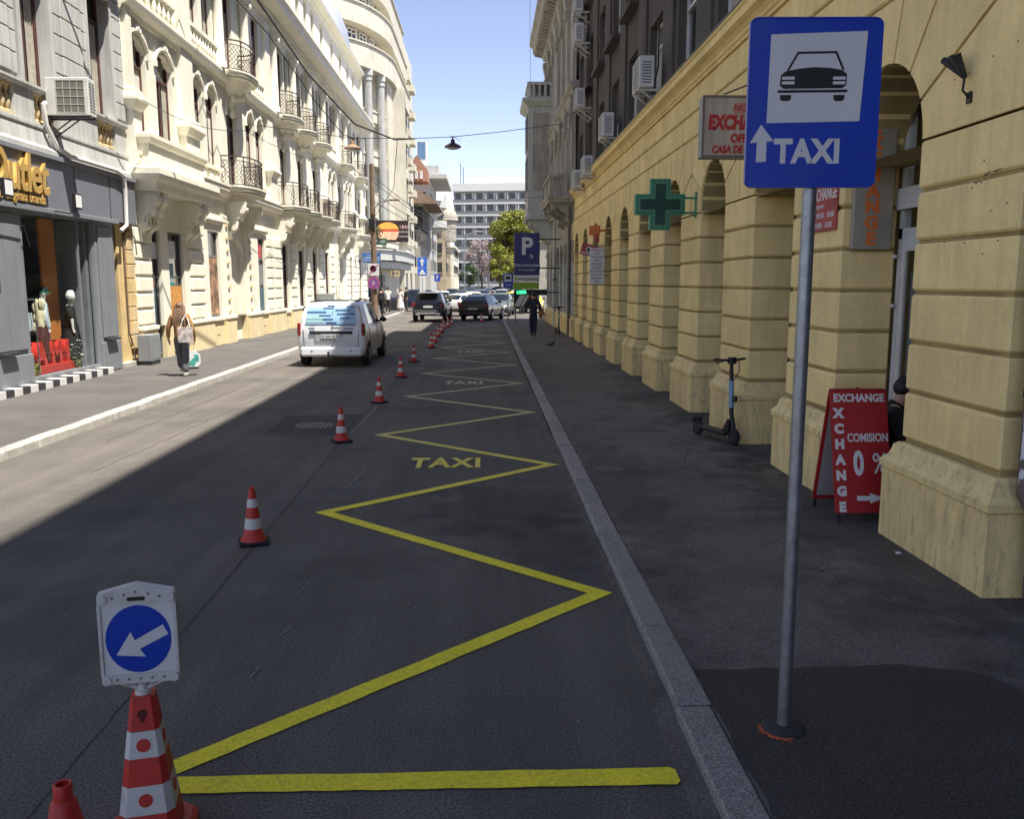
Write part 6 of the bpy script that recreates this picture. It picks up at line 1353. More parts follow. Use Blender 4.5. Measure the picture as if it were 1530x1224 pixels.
for k, (z, dz) in enumerate(((8.3, 6.0), (8.0, 5.2), (7.4, 4.0), (6.9, 3.6))): wire('overhead_cable', ('uppermost', 'second', 'third', 'lowest')[k]+' of the sagging wires running from the wooden pole towards the far trees', [(-6.5, 51.8, z), (-3.8+.8*k, 112, dz+3.0), (8, 150, dz+4.5)], .022, 8, .5)
for k, (z0, z1) in enumerate(((10.4, 10.2), (9.0, 8.8))): wire('overhead_cable', ('upper', 'lower')[k]+' level wire crossing the far street between the houses', [(-8.8, 108, z0), (6.6, 108, z1)], .03, 8, .3)
wire('overhead_cable', 'hair thin vertical wire hanging in the sky by the ornate cornice', [(2.62, 52.5, 22), (2.60, 50.5, 10.5)], .012)
for x, y_ in ((2.05, 6.9), (3.0, 5.9)):
    pass
t = solid('dry_leaf', MB().add([(-.03, -.012, 0), (0, -.02, .008), (.035, 0, .002), (0, .018, .01), (-.03, .01, .004)], [(0, 1, 2, 3, 4)]), plain('dry_leaf', (.22, .19, .13), .8), 'pale dry leaf lying on the pavement between the post and the pier', 'leaf', (2.55, 6.2, PR+.008))
t = solid('paper_scrap', MB().add([(-.02, -.015, 0), (.02, -.02, .006), (.025, .01, .01), (-.015, .02, .012)], [(0, 1, 2, 3)]), M['sign_white'], 'crumpled white scrap at the foot of the nearest plinth', 'litter', (3.28, 6.55, PR+.008))
# ------------------------------------------------------------------ vehicles
def paint(name, c, rough=.3): return mat(name, c, rough, 0.0, var=.03, coat=.25, spec=.35, coord='obj')
M['car_glass'] = plain('car_glass', (.012, .015, .018), .04, spec=.8); M['tail'] = plain('tail_lamp', (.22, .010, .012), .25); M['trim'] = plain('black_trim', (.018, .018, .02), .6); M['alloy'] = plain('alloy', (.42, .42, .44), .35, .7)
def cr(a, b, c, d, t): return .5*((2*b)+(c-a)*t+(2*a-5*b+4*c-d)*t*t+(3*b-a-3*c+d)*t**3)
class Body:
    """lofted car body: stations (y, zb, zbelt, ztop, w_sill, w_belt, w_top)"""
    def __init__(s, st): s.st = st
    def stat(s, q):
        q = max(0, min(len(s.st)-1, q)); i = min(int(q), len(s.st)-2); t = q-i; g = lambda k: s.st[max(0, min(len(s.st)-1, k))]
        return [cr(a, b, c, d, t)*.45+(b+(c-b)*t)*.55 for a, b, c, d in zip(g(i-1), g(i), g(i+1), g(i+2))]
    def ring(s, q):
        y, zb, zl, zt, ws, wb, wt = s.stat(q); d = max(0, zt-zl)
        return [(0, zb), (ws*.86, zb), (ws*.97, zb+.06), (ws+.01, zb+.22), ((ws+wb)/2+.025, (zb+zl)/2+.05), (wb+.01, zl-.06), (wb-.02, zl), (wt+.02+(wb-wt)*.10, zl+d*.86), (wt*.93, zl+d*.965), (wt*.6, zt), (0, zt+.012)], y
    def pt(s, q, r, sg=1):
        P_, y = s.ring(q); i = max(0, min(int(r), len(P_)-2)); t = r-i; return Vector((sg*(P_[i][0]+(P_[i+1][0]-P_[i][0])*t), y, P_[i][1]+(P_[i+1][1]-P_[i][1])*t))
    def body(s, sub=4):
        b = MB(); n = (len(s.st)-1)*sub+1; m = 11; vs = []
        for k in range(n):
            P_, y = s.ring(k/sub); vs += [(x, y, z) for x, z in P_]+[(-x, y, z) for x, z in P_[-2:0:-1]]
        w_ = 2*m-2; fs = [(k*w_+j, k*w_+(j+1) % w_, (k+1)*w_+(j+1) % w_, (k+1)*w_+j) for k in range(n-1) for j in range(w_)]
        fs += [tuple(range(w_-1, -1, -1)), tuple(range((n-1)*w_, n*w_))]; return b.add(vs, fs)
    def patch(s, q0, q1, r0, r1, sg, off=.008, nq=6, nr=3, b=None):
        b = b or MB(); vs = []; nn = Vector((sg, 0, .25)).normalized()
        for i in range(nq+1):
            for j in range(nr+1):
                q, r = q0+(q1-q0)*i/nq, r0+(r1-r0)*j/nr; p = s.pt(q, r, sg); e = .02
                a = s.pt(q+e, r, sg)-s.pt(q-e, r, sg); c = s.pt(q, r+e, sg)-s.pt(q, r-e, sg); n_ = a.cross(c)*sg
                n_ = -n_ if n_.dot(Vector((p.x, (q-2)*.3*0, p.z-.6))) < 0 else n_
                vs.append(p+n_.normalized()*off if n_.length > 1e-9 else p)
        return b.add(vs, [(i*(nr+1)+j, i*(nr+1)+j+1, (i+1)*(nr+1)+j+1, (i+1)*(nr+1)+j) for i in range(nq) for j in range(nr)])
    def over(s, q0, q1, r0, off=.008, nq=4, nr=8, b=None):
        """patch across the middle, for windscreen, rear window and roof"""
        b = b or MB(); vs = []
        for i in range(nq+1):
            q = q0+(q1-q0)*i/nq; a = s.pt(q, r0, 1)
            for j in range(nr+1):
                t = -1+2*j/nr; r = r0+(10-r0)*(1-abs(t))
                p = s.pt(q, r, 1 if t >= 0 else -1); d = s.pt(q+.03, r)-s.pt(q-.03, r); n_ = Vector((0, -d.z, d.y)).normalized(); vs.append(p+n_*off)
        return b.add(vs, [(i*(nr+1)+j, i*(nr+1)+j+1, (i+1)*(nr+1)+j+1, (i+1)*(nr+1)+j) for i in range(nq) for j in range(nr)])
def wheel(t, x, y, r, sg, detail=True):
    b = MB(); w_ = .10; b.lathe([(r*.62, -w_), (r*.93, -w_), (r, -w_*.6), (r, w_*.6), (r*.93, w_), (r*.62, w_)], 22, (0, 0, 0), 'x'); ty = part('wheel', b, M['rubber'], t, loc=(x, y, r), smooth=True, ang=40)
    b = MB(); b.lathe([(r*.63, sg*.085), (r*.60, sg*.095), (r*.5, sg*.06), (.01, sg*.05)], 18, (0, 0, 0), 'x')
    if detail:
        for k in range(5):
            a = 2*math.pi*k/5; b.tube([(sg*.085, .05*math.cos(a), .05*math.sin(a)), (sg*.095, r*.6*math.cos(a), r*.6*math.sin(a))], [.045, .03], 4)
        b.lathe([(.06, sg*.07), (.05, sg*.1), (.01, sg*.1)], 10, (0, 0, 0), 'x')
    part('rim', b, M['alloy'], ty, smooth=True, ang=35)
def car(name, label, x, y, rz, st, col, wy, wr=.32, glass_q=(1.3, 3.4), side=None, group=None, cat='car', rear=(.12, .92), front=None, lights='tail', roof_q=None, bump=None, plate_z=.75, tail=(.62, .95, .10), detail=True, rails=False):
    """x,y = middle of the rear bumper on the ground, heading +y turned by rz"""
    t = thing(name, label, cat, (x, y, .004), rz, group); B = Body(st); W2 = st[2][4]
    part('body', B.body(), col, t, smooth=True, ang=42)
    L_ = st[-1][0]
    for sg in (1, -1):
        for k, (a, c) in enumerate(side or []):
            b = B.patch(a, c, 6.12, 7.02, sg); part('side_window', b, M['car_glass'], t, smooth=True)
        for yy in wy: 
            b = MB(); n = 14; R0 = wr+.055
            pts = [(yy+R0*math.cos(math.pi*i/n), wr+R0*math.sin(math.pi*i/n)) for i in range(n+1)]; b.prism([(yy-R0, .24), *[p for p in reversed(pts)], (yy+R0, .24)], 'x', sg*(W2-.10), sg*(W2+.022)); part('wheel_arch', b, M['trim'], t)
            wheel(t, sg*(W2-.07), yy, wr, sg, detail)
        m_ = MB(); ym = [B.pt(q, 6.2, sg) for q in (side[-1][1]-.1,)][0] if side else Vector((sg*W2, 2.8, 1)); m_.ball((ym.x+sg*.13, ym.y, ym.z+.04), (.11, .07, .075), 8, 6); m_.tube([(ym.x, ym.y, ym.z), (ym.x+sg*.1, ym.y, ym.z+.02)], .025, 5); part('wing_mirror', m_, M['trim'], t, smooth=True)
        x0, z1_, hh = tail[0]*W2, tail[1], tail[2]
        b = MB(); b.cbox(sg*x0, sg*(W2+.005), -.03, .16, z1_-hh, z1_+hh, .03); part('tail_light', b, M['tail'], t)
        b = MB(); b.cbox(sg*W2*.55, sg*W2*.95, L_-.14, L_+.005, .58, .72, .03); part('headlight', b, M['sign_white'], t)
        if detail:
            for yy in (wy[0]+.25, (wy[0]+wy[1])/2+.05, wy[1]-.45):
                zq = (st[2][1]+.2, st[2][2]-.03); b = MB()
                q = min(range(1, 40), key=lambda k: abs(B.stat(k*(len(st)-1)/40)[0]-yy))*(len(st)-1)/40
                pts = [B.pt(q, r, sg)+Vector((sg*.004, 0, 0)) for r in (3, 4, 5, 6)]; b.tube(pts, .006, 4); part('door_seam', b, M['trim'], t)
            b = MB(); p = B.pt(min(range(1, 40), key=lambda k: abs(B.stat(k*(len(st)-1)/40)[0]-(wy[1]-.9)))*(len(st)-1)/40, 5, sg); b.cbox(p.x-.01, p.x+sg*.03, p.y-.1, p.y+.1, p.z-.06, p.z-.03, .008); part('door_handle', b, col, t)
        if rails:
            b = MB(); q0, q1 = side[0][0], side[-1][1]; pts = [B.pt(q0+(q1-q0)*i/6, 8.4, sg)+Vector((0, 0, .05 if 0 < i < 6 else 0)) for i in range(7)]; b.tube(pts, .018, 6); part('roof_rail', b, M['trim'], t)
    part('rear_window', B.over(rear[0], rear[1], 7.25), M['car_glass'], t, smooth=True)
    if front: part('windscreen', B.over(front[0], front[1], 7.25), M['car_glass'], t, smooth=True)
    b = MB(); b.cbox(-W2*.93, W2*.93, -.07, .2, st[0][1]-.02, st[0][1]+(bump or .18), .05); part('rear_bumper', b, M['trim'], t, smooth=False)
    b = MB(); b.cbox(-W2*.93, W2*.93, L_-.2, L_+.06, st[-1][1]-.02, st[-1][1]+.2, .05); part('front_bumper', b, M['trim'], t)
    b = MB(); b.cbox(-.26, .26, -.045, -.02, plate_z-.055, plate_z+.055, .004); part('number_plate', b, M['plate'], t)
    return t, B
q90 = (math.pi/2, 0, 0)
# white van with blue dashes
VAN = [(0, .30, .98, 1.02, .80, .80, .70), (.05, .28, 1.0, 1.30, .86, .85, .74), (.22, .26, 1.02, 1.64, .87, .86, .66), (1.2, .26, 1.02, 1.71, .875, .87, .66), (2.3, .26, 1.02, 1.69, .875, .87, .66), (2.75, .26, 1.02, 1.52, .875, .865, .66), (3.35, .26, 1.02, 1.12, .87, .85, .66), (4.05, .28, .86, .90, .83, .78, .60), (4.3, .32, .66, .70, .70, .66, .5)]
vt, B = car('panel_van', 'white panel van with blue dash graphics and a roof box driving away', -4.03, 22.72, R(-1.5), VAN, paint('van_white', (.74, .75, .77)), (.62, 3.45), .315, side=[(2.7, 3.75), (3.9, 5.4)], rear=(1.02, 1.03), front=(5.1, 5.95), cat='van', tail=(.91, .98, .17), plate_z=.80, bump=.22, rails=True)
for o in list(vt.children):
    if o.name.startswith('rear_window'): bpy.data.objects.remove(o)
    elif o.name.startswith('rear_bumper'): o.data.materials.clear(); o.data.materials.append(bpy.data.materials['van_white'])
def van_rear(z): return B.stat(next((k/100 for k in range(0, 200) if B.stat(k/100)[3] >= z), 2))[0]-.016
gr = {'a': plain('pale_blue_film', (.30, .48, .66), .35), 'b': plain('dash_blue', (.045, .12, .24), .4), 'c': plain('pale_green_film', (.34, .56, .50), .35), 'd': plain('teal_dash', (.10, .24, .34), .4)}
def vrow(z0, z1, x0, x1, m, off=.0):
    b = MB(); ya, yb = van_rear(z0)-off, van_rear(z1)-off; b.quad((x0, ya, z0), (x1, ya, z0), (x1, yb, z1), (x0, yb, z1)); b.quad((x0, ya-.003, z0), (x1, ya-.003, z0), (x1, yb-.003, z1), (x0, yb-.003, z1)); return b
b = MB(); [b.join(vrow(1.12+.048*k, 1.12+.048*(k+1), -.66+.008*k, .66-.008*k, 0)) for k in range(9)]; part('window_film', b, gr['a'], vt)
b = MB(); b.join(vrow(1.16, 1.21, -.64, -.2, 0, .006)); b.join(vrow(1.26, 1.31, -.63, -.15, 0, .006)); part('film_green', b, gr['c'], vt, kind='stuff')
rr = random.Random(4); b = MB()
for (x0, x1, z) in ((-.62, -.12, 1.42), (-.2, .08, 1.52), (.12, .5, 1.47), (.4, .62, 1.56), (-.3, .0, 1.33), (.16, .42, 1.37), (.45, .64, 1.37), (-.2, .06, 1.24), (.24, .5, 1.27), (-.12, .16, 1.15), (.02, .3, 1.08), (.3, .64, 1.09), (-.56, -.4, 1.07), (-.1, .1, 1.585), (.34, .6, .99), (-.56, -.42, .93)):
    b.join(vrow(z, z+.028, x0, x1, 0, .012))
part('dash_print', b, gr['b'], vt, kind='stuff')
b = MB(); b.tube([(.04, van_rear(.42)-.01, .42), (.04, van_rear(1.0)-.008, 1.0), (.04, van_rear(1.4)-.008, 1.4), (.04, van_rear(1.6)-.008, 1.6)], .006, 4); b.tube([(-.72, -.012, .98), (-.70, -.014, .46), (-.6, -.014, .40), (.6, -.014, .40), (.70, -.014, .46), (.72, -.012, .98)], .006, 4); part('door_seam', b, M['trim'], vt, kind='stuff')
b = MB(); b.cbox(-.56, .56, -.035, .02, .86, .94, .012); part('handle_bar', b, M['trim'], vt); b = MB(); b.cbox(-.42, .1, -.03, -.012, .66, .86, .012); part('plate_recess', b, plain('recess_grey', (.35, .36, .38), .5), vt)
text('B 206 RUM', .10, M['sign_black'], vt, (.0, -.047, .80), q90, ext=.001)
b = MB(); b.tube([(-.05, -.05, .30), (-.05, -.17, .30), (-.05, -.17, .37)], .028, 8); b.ball((-.05, -.17, .39), .035, 8, 6); b.cbox(-.15, .05, -.1, .05, .24, .30, .01); part('tow_hook', b, M['dark_steel'], vt)
for x in (-.5, .52): b = MB(); b.lathe([(.022, -.076), (.022, -.068)], 10, (x, 0, .42), 'y'); part('parking_sensor', b, M['trim'], vt)
b = MB(); b.cbox(-.58, -.10, 1.0, 1.12, 1.73, 1.90, .015); b.box(-.6, .6, 1.02, 1.1, 1.70, 1.735); part('roof_box', b, plain('roof_box_grey', (.20, .21, .19), .6), vt); b = MB(); b.tube([(-.6, .4, 1.69), (-.2, .5, 1.72), (.4, .5, 1.72)], .02, 5); part('roof_bar', b, M['trim'], vt)
# black off-roader
SUV = [(0, .42, .98, 1.02, .80, .78, .70), (.12, .36, 1.02, 1.24, .88, .85, .68), (.62, .34, 1.05, 1.60, .90, .87, .60), (1.4, .33, 1.05, 1.66, .90, .88, .60), (2.3, .33, 1.04, 1.64, .90, .88, .60), (3.05, .33, 1.02, 1.14, .90, .87, .60), (3.9, .36, .98, 1.02, .88, .84, .62), (4.3, .42, .72, .76, .76, .74, .6)]
st_, _ = car('off_road_car', 'black off roader with a silver rear skid plate on the left lane', -3.17, 48.2, R(-4), SUV, paint('deep_black', (.006, .007, .012), .25), (.85, 3.45), .36, side=[(1.5, 2.7), (2.85, 4.4)], rear=(.95, 1.95), front=(4.15, 4.95), tail=(.80, .98, .10), plate_z=.86, bump=.26, rails=True)
b = MB(); b.prism([(-.66, .40), (-.70, .52), (-.52, .56), (.52, .56), (.70, .52), (.66, .40), (.50, .40), (.42, .46), (-.42, .46), (-.50, .40)], 'y', -.095, -.05); part('skid_plate', b, M['alloy'], st_); b = MB(); b.ball((0, .04, 1.0), (.06, .05, .04), 8, 6); part('badge', b, M['chrome'], st_); b = MB(); b.box(-.55, .55, .0, .6, 1.63, 1.66); part('roof_spoiler', b, M['sign_white'], st_)
# dark grey estate
EST = [(0, .34, .92, .96, .80, .78, .70), (.10, .28, .96, 1.16, .88, .85, .66), (.60, .26, .98, 1.40, .89, .86, .58), (1.5, .25, .97, 1.47, .895, .87, .58), (2.5, .25, .95, 1.44, .895, .87, .58), (3.3, .25, .93, 1.0, .89, .86, .58), (4.2, .28, .86, .89, .86, .80, .58), (4.6, .34, .66, .70, .74, .70, .5)]
et, _ = car('estate_car', 'dark grey estate car turning right at the end of the taxi bay', -.70, 49.75, R(-14), EST, paint('graphite', (.022, .023, .027), .28), (.92, 3.62), .325, side=[(1.45, 2.6), (2.75, 4.4)], rear=(.92, 1.95), front=(4.15, 4.95), tail=(.66, .86, .075), plate_z=.70, rails=True)
text('B 77 TXR', .1, M['sign_black'], et, (0, -.047, .70), q90)
HAT = [(0, .34, .88, .92, .74, .72, .64), (.10, .28, .92, 1.12, .82, .80, .62), (.55, .26, .94, 1.40, .84, .82, .56), (1.3, .25, .93, 1.48, .85, .83, .56), (2.1, .25, .92, 1.46, .85, .83, .56), (2.9, .25, .90, .98, .85, .82, .56), (3.6, .28, .82, .86, .82, .76, .56), (3.95, .34, .64, .68, .70, .66, .5)]
def hatch(label, x, y, rz, col, name='hatchback', detail=False, **k): return car(name, label, x, y, rz, HAT, col, (.72, 3.2), .30, side=[(1.45, 2.6), (2.75, 4.4)], rear=(.92, 1.95), front=(4.15, 4.95), plate_z=.68, tail=(.72, .86, .10), detail=detail, **k)
c_w, c_y, c_g, c_b, c_s, c_n = paint('plain_white', (.72, .72, .70)), paint('taxi_yellow', (.62, .52, .05)), paint('dark_grey', (.06, .065, .07)), paint('slate_blue', (.10, .14, .22)), paint('silver', (.40, .41, .42)), paint('navy', (.015, .02, .045))
hatch('white hatchback crossing between the black off roader and the grey estate', -2.3, 56.5, R(-32), c_w)
TQ = []
hatch('cream white taxi stopped directly behind the dark grey estate', -.9, 66, R(2), paint('taxi_cream', (.66, .62, .40)))
hatch('grey green car alongside the front of the dark estate, facing the viewer', 1.25, 60.5, R(172), paint('grey_green', (.10, .12, .11)))
ty, _ = hatch('yellow taxi with a roof lamp right of the traffic, beyond the small taxi sign', 2.2, 67, R(178), c_y); b = MB(); b.cbox(-.2, .2, 1.5, 1.62, 1.48, 1.6, .02); part('taxi_lamp', b, M['sign_white'], ty)
ty, _ = hatch('second yellow taxi half hidden behind the walking man', 3.6, 66, R(175), c_y); b = MB(); b.cbox(-.2, .2, 1.5, 1.62, 1.48, 1.6, .02); part('taxi_lamp', b, M['sign_white'], ty)
car('off_road_car', 'dark navy car crossing into the left side street behind the black off roader', -3.6, 67.5, R(92), SUV, c_n, (.85, 3.45), .36, side=[(1.5, 2.7), (2.85, 4.4)], rear=(.95, 1.95), front=(4.15, 4.95), plate_z=.86, detail=False)
hatch('white car just behind the roof of the black off roader', -3.6, 73, R(4), c_w); hatch('dark car in the middle of the queue beyond the white hatchback', -1.9, 80, R(0), c_g)
hatch('slate blue car in the queue under the white lamp post', -.2, 88, R(5), c_b); hatch('silver car in the queue right of the slate blue one', 1.7, 92, R(-3), c_s)
car('delivery_van', 'tall white delivery van in the far queue before the green tree', 1.6, 112, R(0), VAN, c_w, (.62, 3.45), .32, side=[(2.7, 3.75), (3.9, 5.4)], rear=(.9, 1.9), front=(5.1, 5.95), cat='van', plate_z=.8, detail=False)
hatch('dark blue car at the far left of the queue', -3.8, 100, R(2), c_n); hatch('white car far right of the queue near the tree trunk', 4.2, 108, R(0), c_w); hatch('pale blue car at the far end of the queue before the hedge', -2.0, 124, R(0), c_b); hatch('silver car at the far end of the queue, right of the pale blue one', .6, 128, R(0), c_s)
# electric scooter leaning by the third pier
t = thing('electric_scooter', 'black electric scooter with a blue sticker parked against the third yellow pier', 'scooter', (3.30, 11.22, PR), R(18))
def scoot(t, label_c='sticker'):
    for nm, y in (('front_wheel', 0), ('rear_wheel', .88)):
        b = MB(); b.lathe([(.055, -.024), (.10, -.026), (.112, -.014), (.112, .014), (.10, .026), (.055, .024)], 20, (0, y, .112), 'x'); w_ = part(nm, b, M['rubber'], t, smooth=True, ang=45); b = MB(); b.lathe([(.07, -.028), (.072, .028), (.01, .034), (.01, -.034)], 14, (0, y, .112), 'x'); part('hub', b, M['dark_steel'], w_)
    b = MB(); b.cbox(-.075, .075, .14, .78, .105, .16, .015); b.prism([(.10, .15), (.24, .11), (.24, .16), (.12, .34), (.06, .34)], 'x', -.035, .035); part('deck', b, M['black'], t); b = MB(); b.tube([(0, .8, .25), (0, .92, .245), (0, 1.0, .19)], [.02, .05, .04], 6); part('mudguard', b, M['black'], t)
    b = MB(); b.tube([(0, .0, .112), (0, .03, .26), (0, .08, .42), (0, .12, 1.12)], [.03, .034, .03, .026], 12); part('steering_column', b, M['black'], t, smooth=True); b = MB(); b.tube([(0, .085, .50), (0, .108, .86)], .034, 12); part(label_c, b, plain('sticker_blue', (.20, .34, .48), .5) if 'sticker_blue' not in bpy.data.materials else bpy.data.materials['sticker_blue'], t, smooth=True)
    b = MB(); b.tube([(-.24, .17, 1.14), (-.08, .12, 1.13), (.08, .12, 1.13), (.24, .17, 1.14)], .017, 8); b.cbox(-.05, .05, .06, .15, 1.08, 1.17, .012); b.tube([(.1, .1, 1.12), (.06, .02, 1.0), (0, .06, .86)], .008, 5); b.tube([(-.14, .1, 1.12), (-.26, .08, 1.10)], .008, 5); part('handlebar', b, M['black'], t); b = MB(); b.cbox(-.03, .03, -.02, .05, .58, .66, .012); part('lamp', b, M['dark_steel'], t); b = MB(); b.tube([(-.06, .5, .11), (-.16, .52, .0)], .010, 5); part('kickstand', b, M['dark_steel'], t)
scoot(t)
t = thing('electric_scooter', 'distant dark scooter parked by the whitewashed pillars, to the right of the walking man', 'scooter', (3.05, 35.8, PR), R(4)); scoot(t)
# ------------------------------------------------------------------ people
def skin_mesh(name, V, E, Rr, m, sub=2, root=0):
    me = bpy.data.meshes.new(name); me.from_pydata([tuple(v) for v in V], E, []); o = bpy.data.objects.new('tmp', me); COL.objects.link(o)
    md = o.modifiers.new('s', 'SKIN'); md.use_smooth_shade = True
    for i, r in enumerate(Rr):
        d = me.skin_vertices[0].data[i]; d.radius = r if isinstance(r, tuple) else (r, r); d.use_root = (i == root)
    sb = o.modifiers.new('u', 'SUBSURF'); sb.levels = sub; sb.render_levels = sub
    dg = bpy.context.evaluated_depsgraph_get(); out = bpy.data.meshes.new_from_object(o.evaluated_get(dg)); bpy.data.objects.remove(o); bpy.data.meshes.remove(me)
    out.materials.clear(); out.materials.append(m); out.name = name
    for p in out.polygons: p.use_smooth = True
    return out
def person(label, loc, rz, h=1.72, pose=None, top=None, legs_m=None, shoe=None, hair=None, skin=None, hair_len=.12, long_sleeve=True, skirt=None, cat='person', name='person', group=None, cap=None, bulk=1.0, flare=0.0, fingers=True, short_hair=False):
    """standing/walking figure facing local +y; pose overrides joint positions (units of a 1.72 m body)"""
    s = h/1.72; J = dict(pel=(0, 0, .95), spi=(0, -.01, 1.15), che=(0, -.02, 1.34), nec=(0, 0, 1.46), hb=(0, .02, 1.53), hc=(0, .035, 1.62), ht=(0, .03, 1.68),
        sl=(-.17, -.01, 1.40), sr=(.17, -.01, 1.40), el=(-.22, -.03, 1.12), er=(.22, -.03, 1.12), wl=(-.22, .05, .89), wr=(.22, .05, .89), hl=(-.21, .08, .80), hr=(.21, .08, .80),
        pl=(-.09, 0, .90), pr=(.09, 0, .90), kl=(-.10, .02, .50), kr=(.10, .02, .50), al=(-.10, -.02, .09), ar=(.10, -.02, .09), tl=(-.11, .13, .03), tr=(.11, .13, .03))
    J.update(pose or {}); J['hem'] = tuple(Vector(J['pel'])+Vector((0, 0, -.10))); J['wst'] = tuple(Vector(J['pel']).lerp(Vector(J['spi']), .45)); J = {k: Vector(v)*s for k, v in J.items()}; t = thing(name, label, cat, loc, rz, group); K = bulk*s
    skin = skin or M['skin']; names = list(J)
    E_ = [('pel', 'hem'), ('pel', 'wst'), ('pel', 'spi'), ('spi', 'che'), ('che', 'nec'), ('nec', 'hb'), ('hb', 'hc'), ('hc', 'ht'), ('che', 'sl'), ('che', 'sr'), ('sl', 'el'), ('el', 'wl'), ('wl', 'hl'), ('sr', 'er'), ('er', 'wr'), ('wr', 'hr'), ('pel', 'pl'), ('pel', 'pr'), ('pl', 'kl'), ('kl', 'al'), ('al', 'tl'), ('pr', 'kr'), ('kr', 'ar'), ('ar', 'tr')]
    rad = dict(hem=.12, wst=.12, pel=.125, spi=.105, che=.115, nec=.05, hb=.062, hc=.082, ht=.055, sl=.058, sr=.058, el=.040, er=.040, wl=.027, wr=.027, hl=.036, hr=.036, pl=.085, pr=.085, kl=.055, kr=.055, al=.038, ar=.038, tl=.034, tr=.034)
    def sub(nm, keys, m, grow, special=None, root=None):
        ks = [k for k in names if k in keys]; ix = {k: i for i, k in enumerate(ks)}; ed = [(ix[a], ix[c]) for a, c in E_ if a in ix and c in ix]
        rr_ = [((special or {}).get(k, rad[k]+grow))*K for k in ks]
        return obj(nm, skin_mesh(nm, [J[k] for k in ks], ed, rr_, m, root=ix[root or ks[0]]), t)
    bo = sub('body', [k for k in names if k not in ('hem', 'wst')], skin, 0, root='pel')
    hd = J['hc']
    # face, ears, fingers joined into the body mesh
    b = MB(); f = (J['hc']-J['hb']); b.ball(hd+Vector((0, .085, -.02))*s, (.013*s, .02*s, .022*s), 6, 5); [b.ball(hd+Vector((x*.08, -.0, -.015))*s, (.012*s, .022*s, .032*s), 6, 5) for x in (-1, 1)]
    if fingers:
        for sd in ('l', 'r'):
            w_, k_ = J['w'+sd], J['h'+sd]; d = (k_-w_).normalized(); sx = -1 if sd == 'l' else 1; u, v = basis(d); 
            for i in range(4): o_ = Vector((0, 1, 0))*(.012*(i-1.5)*1.35)*s; l = (.075, .085, .08, .062)[i]*s; b.tube([k_+o_, k_+o_+d*l*.5+Vector((-sx*.006, 0, 0)), k_+o_*1.1+d*l+Vector((-sx*.022, 0, 0))*s], [.0095*s, .009*s, .007*s], 6)
            b.tube([w_.lerp(k_, .5), k_+Vector((-sx*.02, .04, 0))*s, k_+d*.03*s+Vector((-sx*.03, .045, 0))*s], [.013*s, .011*s, .008*s], 6)
    bm = bmesh.new(); bm.from_mesh(bo.data); tmp = b.mesh('x', skin, True); bm.from_mesh(tmp); bm.to_mesh(bo.data); bm.free(); bo.data.polygons.foreach_set('use_smooth', [True]*len(bo.data.polygons)); bpy.data.meshes.remove(tmp)
    e = MB(); [e.ball(hd+Vector((x*.03, .076, .012))*s, .009*s, 6, 5) for x in (-1, 1)]; part('eyes', e, M['black'], t, kind='stuff'); e = MB(); e.tube([hd+Vector((x, .083-abs(x)*.25, -.055))*s for x in (-.022, 0, .022)], .005*s, 5); part('mouth', e, plain('lip', (.33, .12, .10), .5) if 'lip' not in bpy.data.materials else bpy.data.materials['lip'], t)
    if top:
        keys = ['hem', 'pel', 'spi', 'che', 'sl', 'sr', 'el', 'er']+(['wl', 'wr'] if long_sleeve else [])
        nm = 'jacket' if long_sleeve else 'shirt'; sub(nm, keys, top, .020, dict(hem=.152, pel=.150, spi=.132, che=.138, sl=.085, sr=.085, wl=.044, wr=.044, el=.058, er=.058), root='che')
    if legs_m and not skirt: sub('trousers', ['wst', 'pel', 'pl', 'pr', 'kl', 'kr', 'al', 'ar'], legs_m, .02, dict(wst=.118, pel=.140, pl=.108, pr=.108, kl=.076+flare*.4, kr=.076+flare*.4, al=.062+flare, ar=.062+flare), root='pel')
    if skirt:
        b = MB(); b.lathe([(.30*s, .32*s), (.27*s, .5*s), (.20*s, .85*s), (.15*s, 1.06*s), (.10*s, 1.08*s)], 18, sq=.8); part('skirt', b, skirt, t, smooth=True)
    if shoe:
        for a, c in (('al', 'tl'), ('ar', 'tr')):
            b = MB(); p, q = J[a], J[c]; d = q-p; b.tube([p-Vector((0, .05, .04))*s, p+Vector((0, 0, -.035))*s, p+d*.6+Vector((0, 0, -.01))*s, q+Vector((0, .03, .005))*s], [.036*s, .05*s, .047*s, .034*s], 10); part('shoe', b, shoe, t, smooth=True)
    if hair:
        b = MB(); b.ball(hd+Vector((0, -.022, .028))*s, (.094*s, .098*s, .090*s), 14, 10)
        if hair_len > .2:
            vs = [hd+Vector((0, -.06, .02))*s, hd+Vector((0, -.10, -.12))*s, hd+Vector((.0, -.14, -.26))*s, hd+Vector((0, -.155, -hair_len))*s]
            for dx in (-.075, -.045, -.015, .015, .045, .075): b.tube([p+Vector((dx*(1+.25*i), abs(dx)*.25*(i < 2)-.0, rn.uniform(-.02, .02)*i*.6))*s for i, p in enumerate(vs)], [.045*s, .046*s, .040*s, .012*s], 7)
        part('hair', b, hair, t, smooth=True)
    if cap:
        b = MB(); b.lathe([(.098*s, 0), (.102*s, .03*s), (.095*s, .075*s), (.06*s, .11*s), (.01*s, .12*s)], 16, hd+Vector((0, 0, .015))*s); b.prism([(-.07*s, .06*s), (.07*s, .06*s), (.065*s, .15*s), (0, .175*s), (-.065*s, .15*s)], 'z', 0, .012*s); n = 10
        b.v[-n:] = [(x+hd.x, y+hd.y, z+hd.z+.018*s) for x, y, z in b.v[-n:]]; part('cap', b, cap, t, smooth=True, ang=40)
    t['_j'] = 0; del t['_j']; return t, J
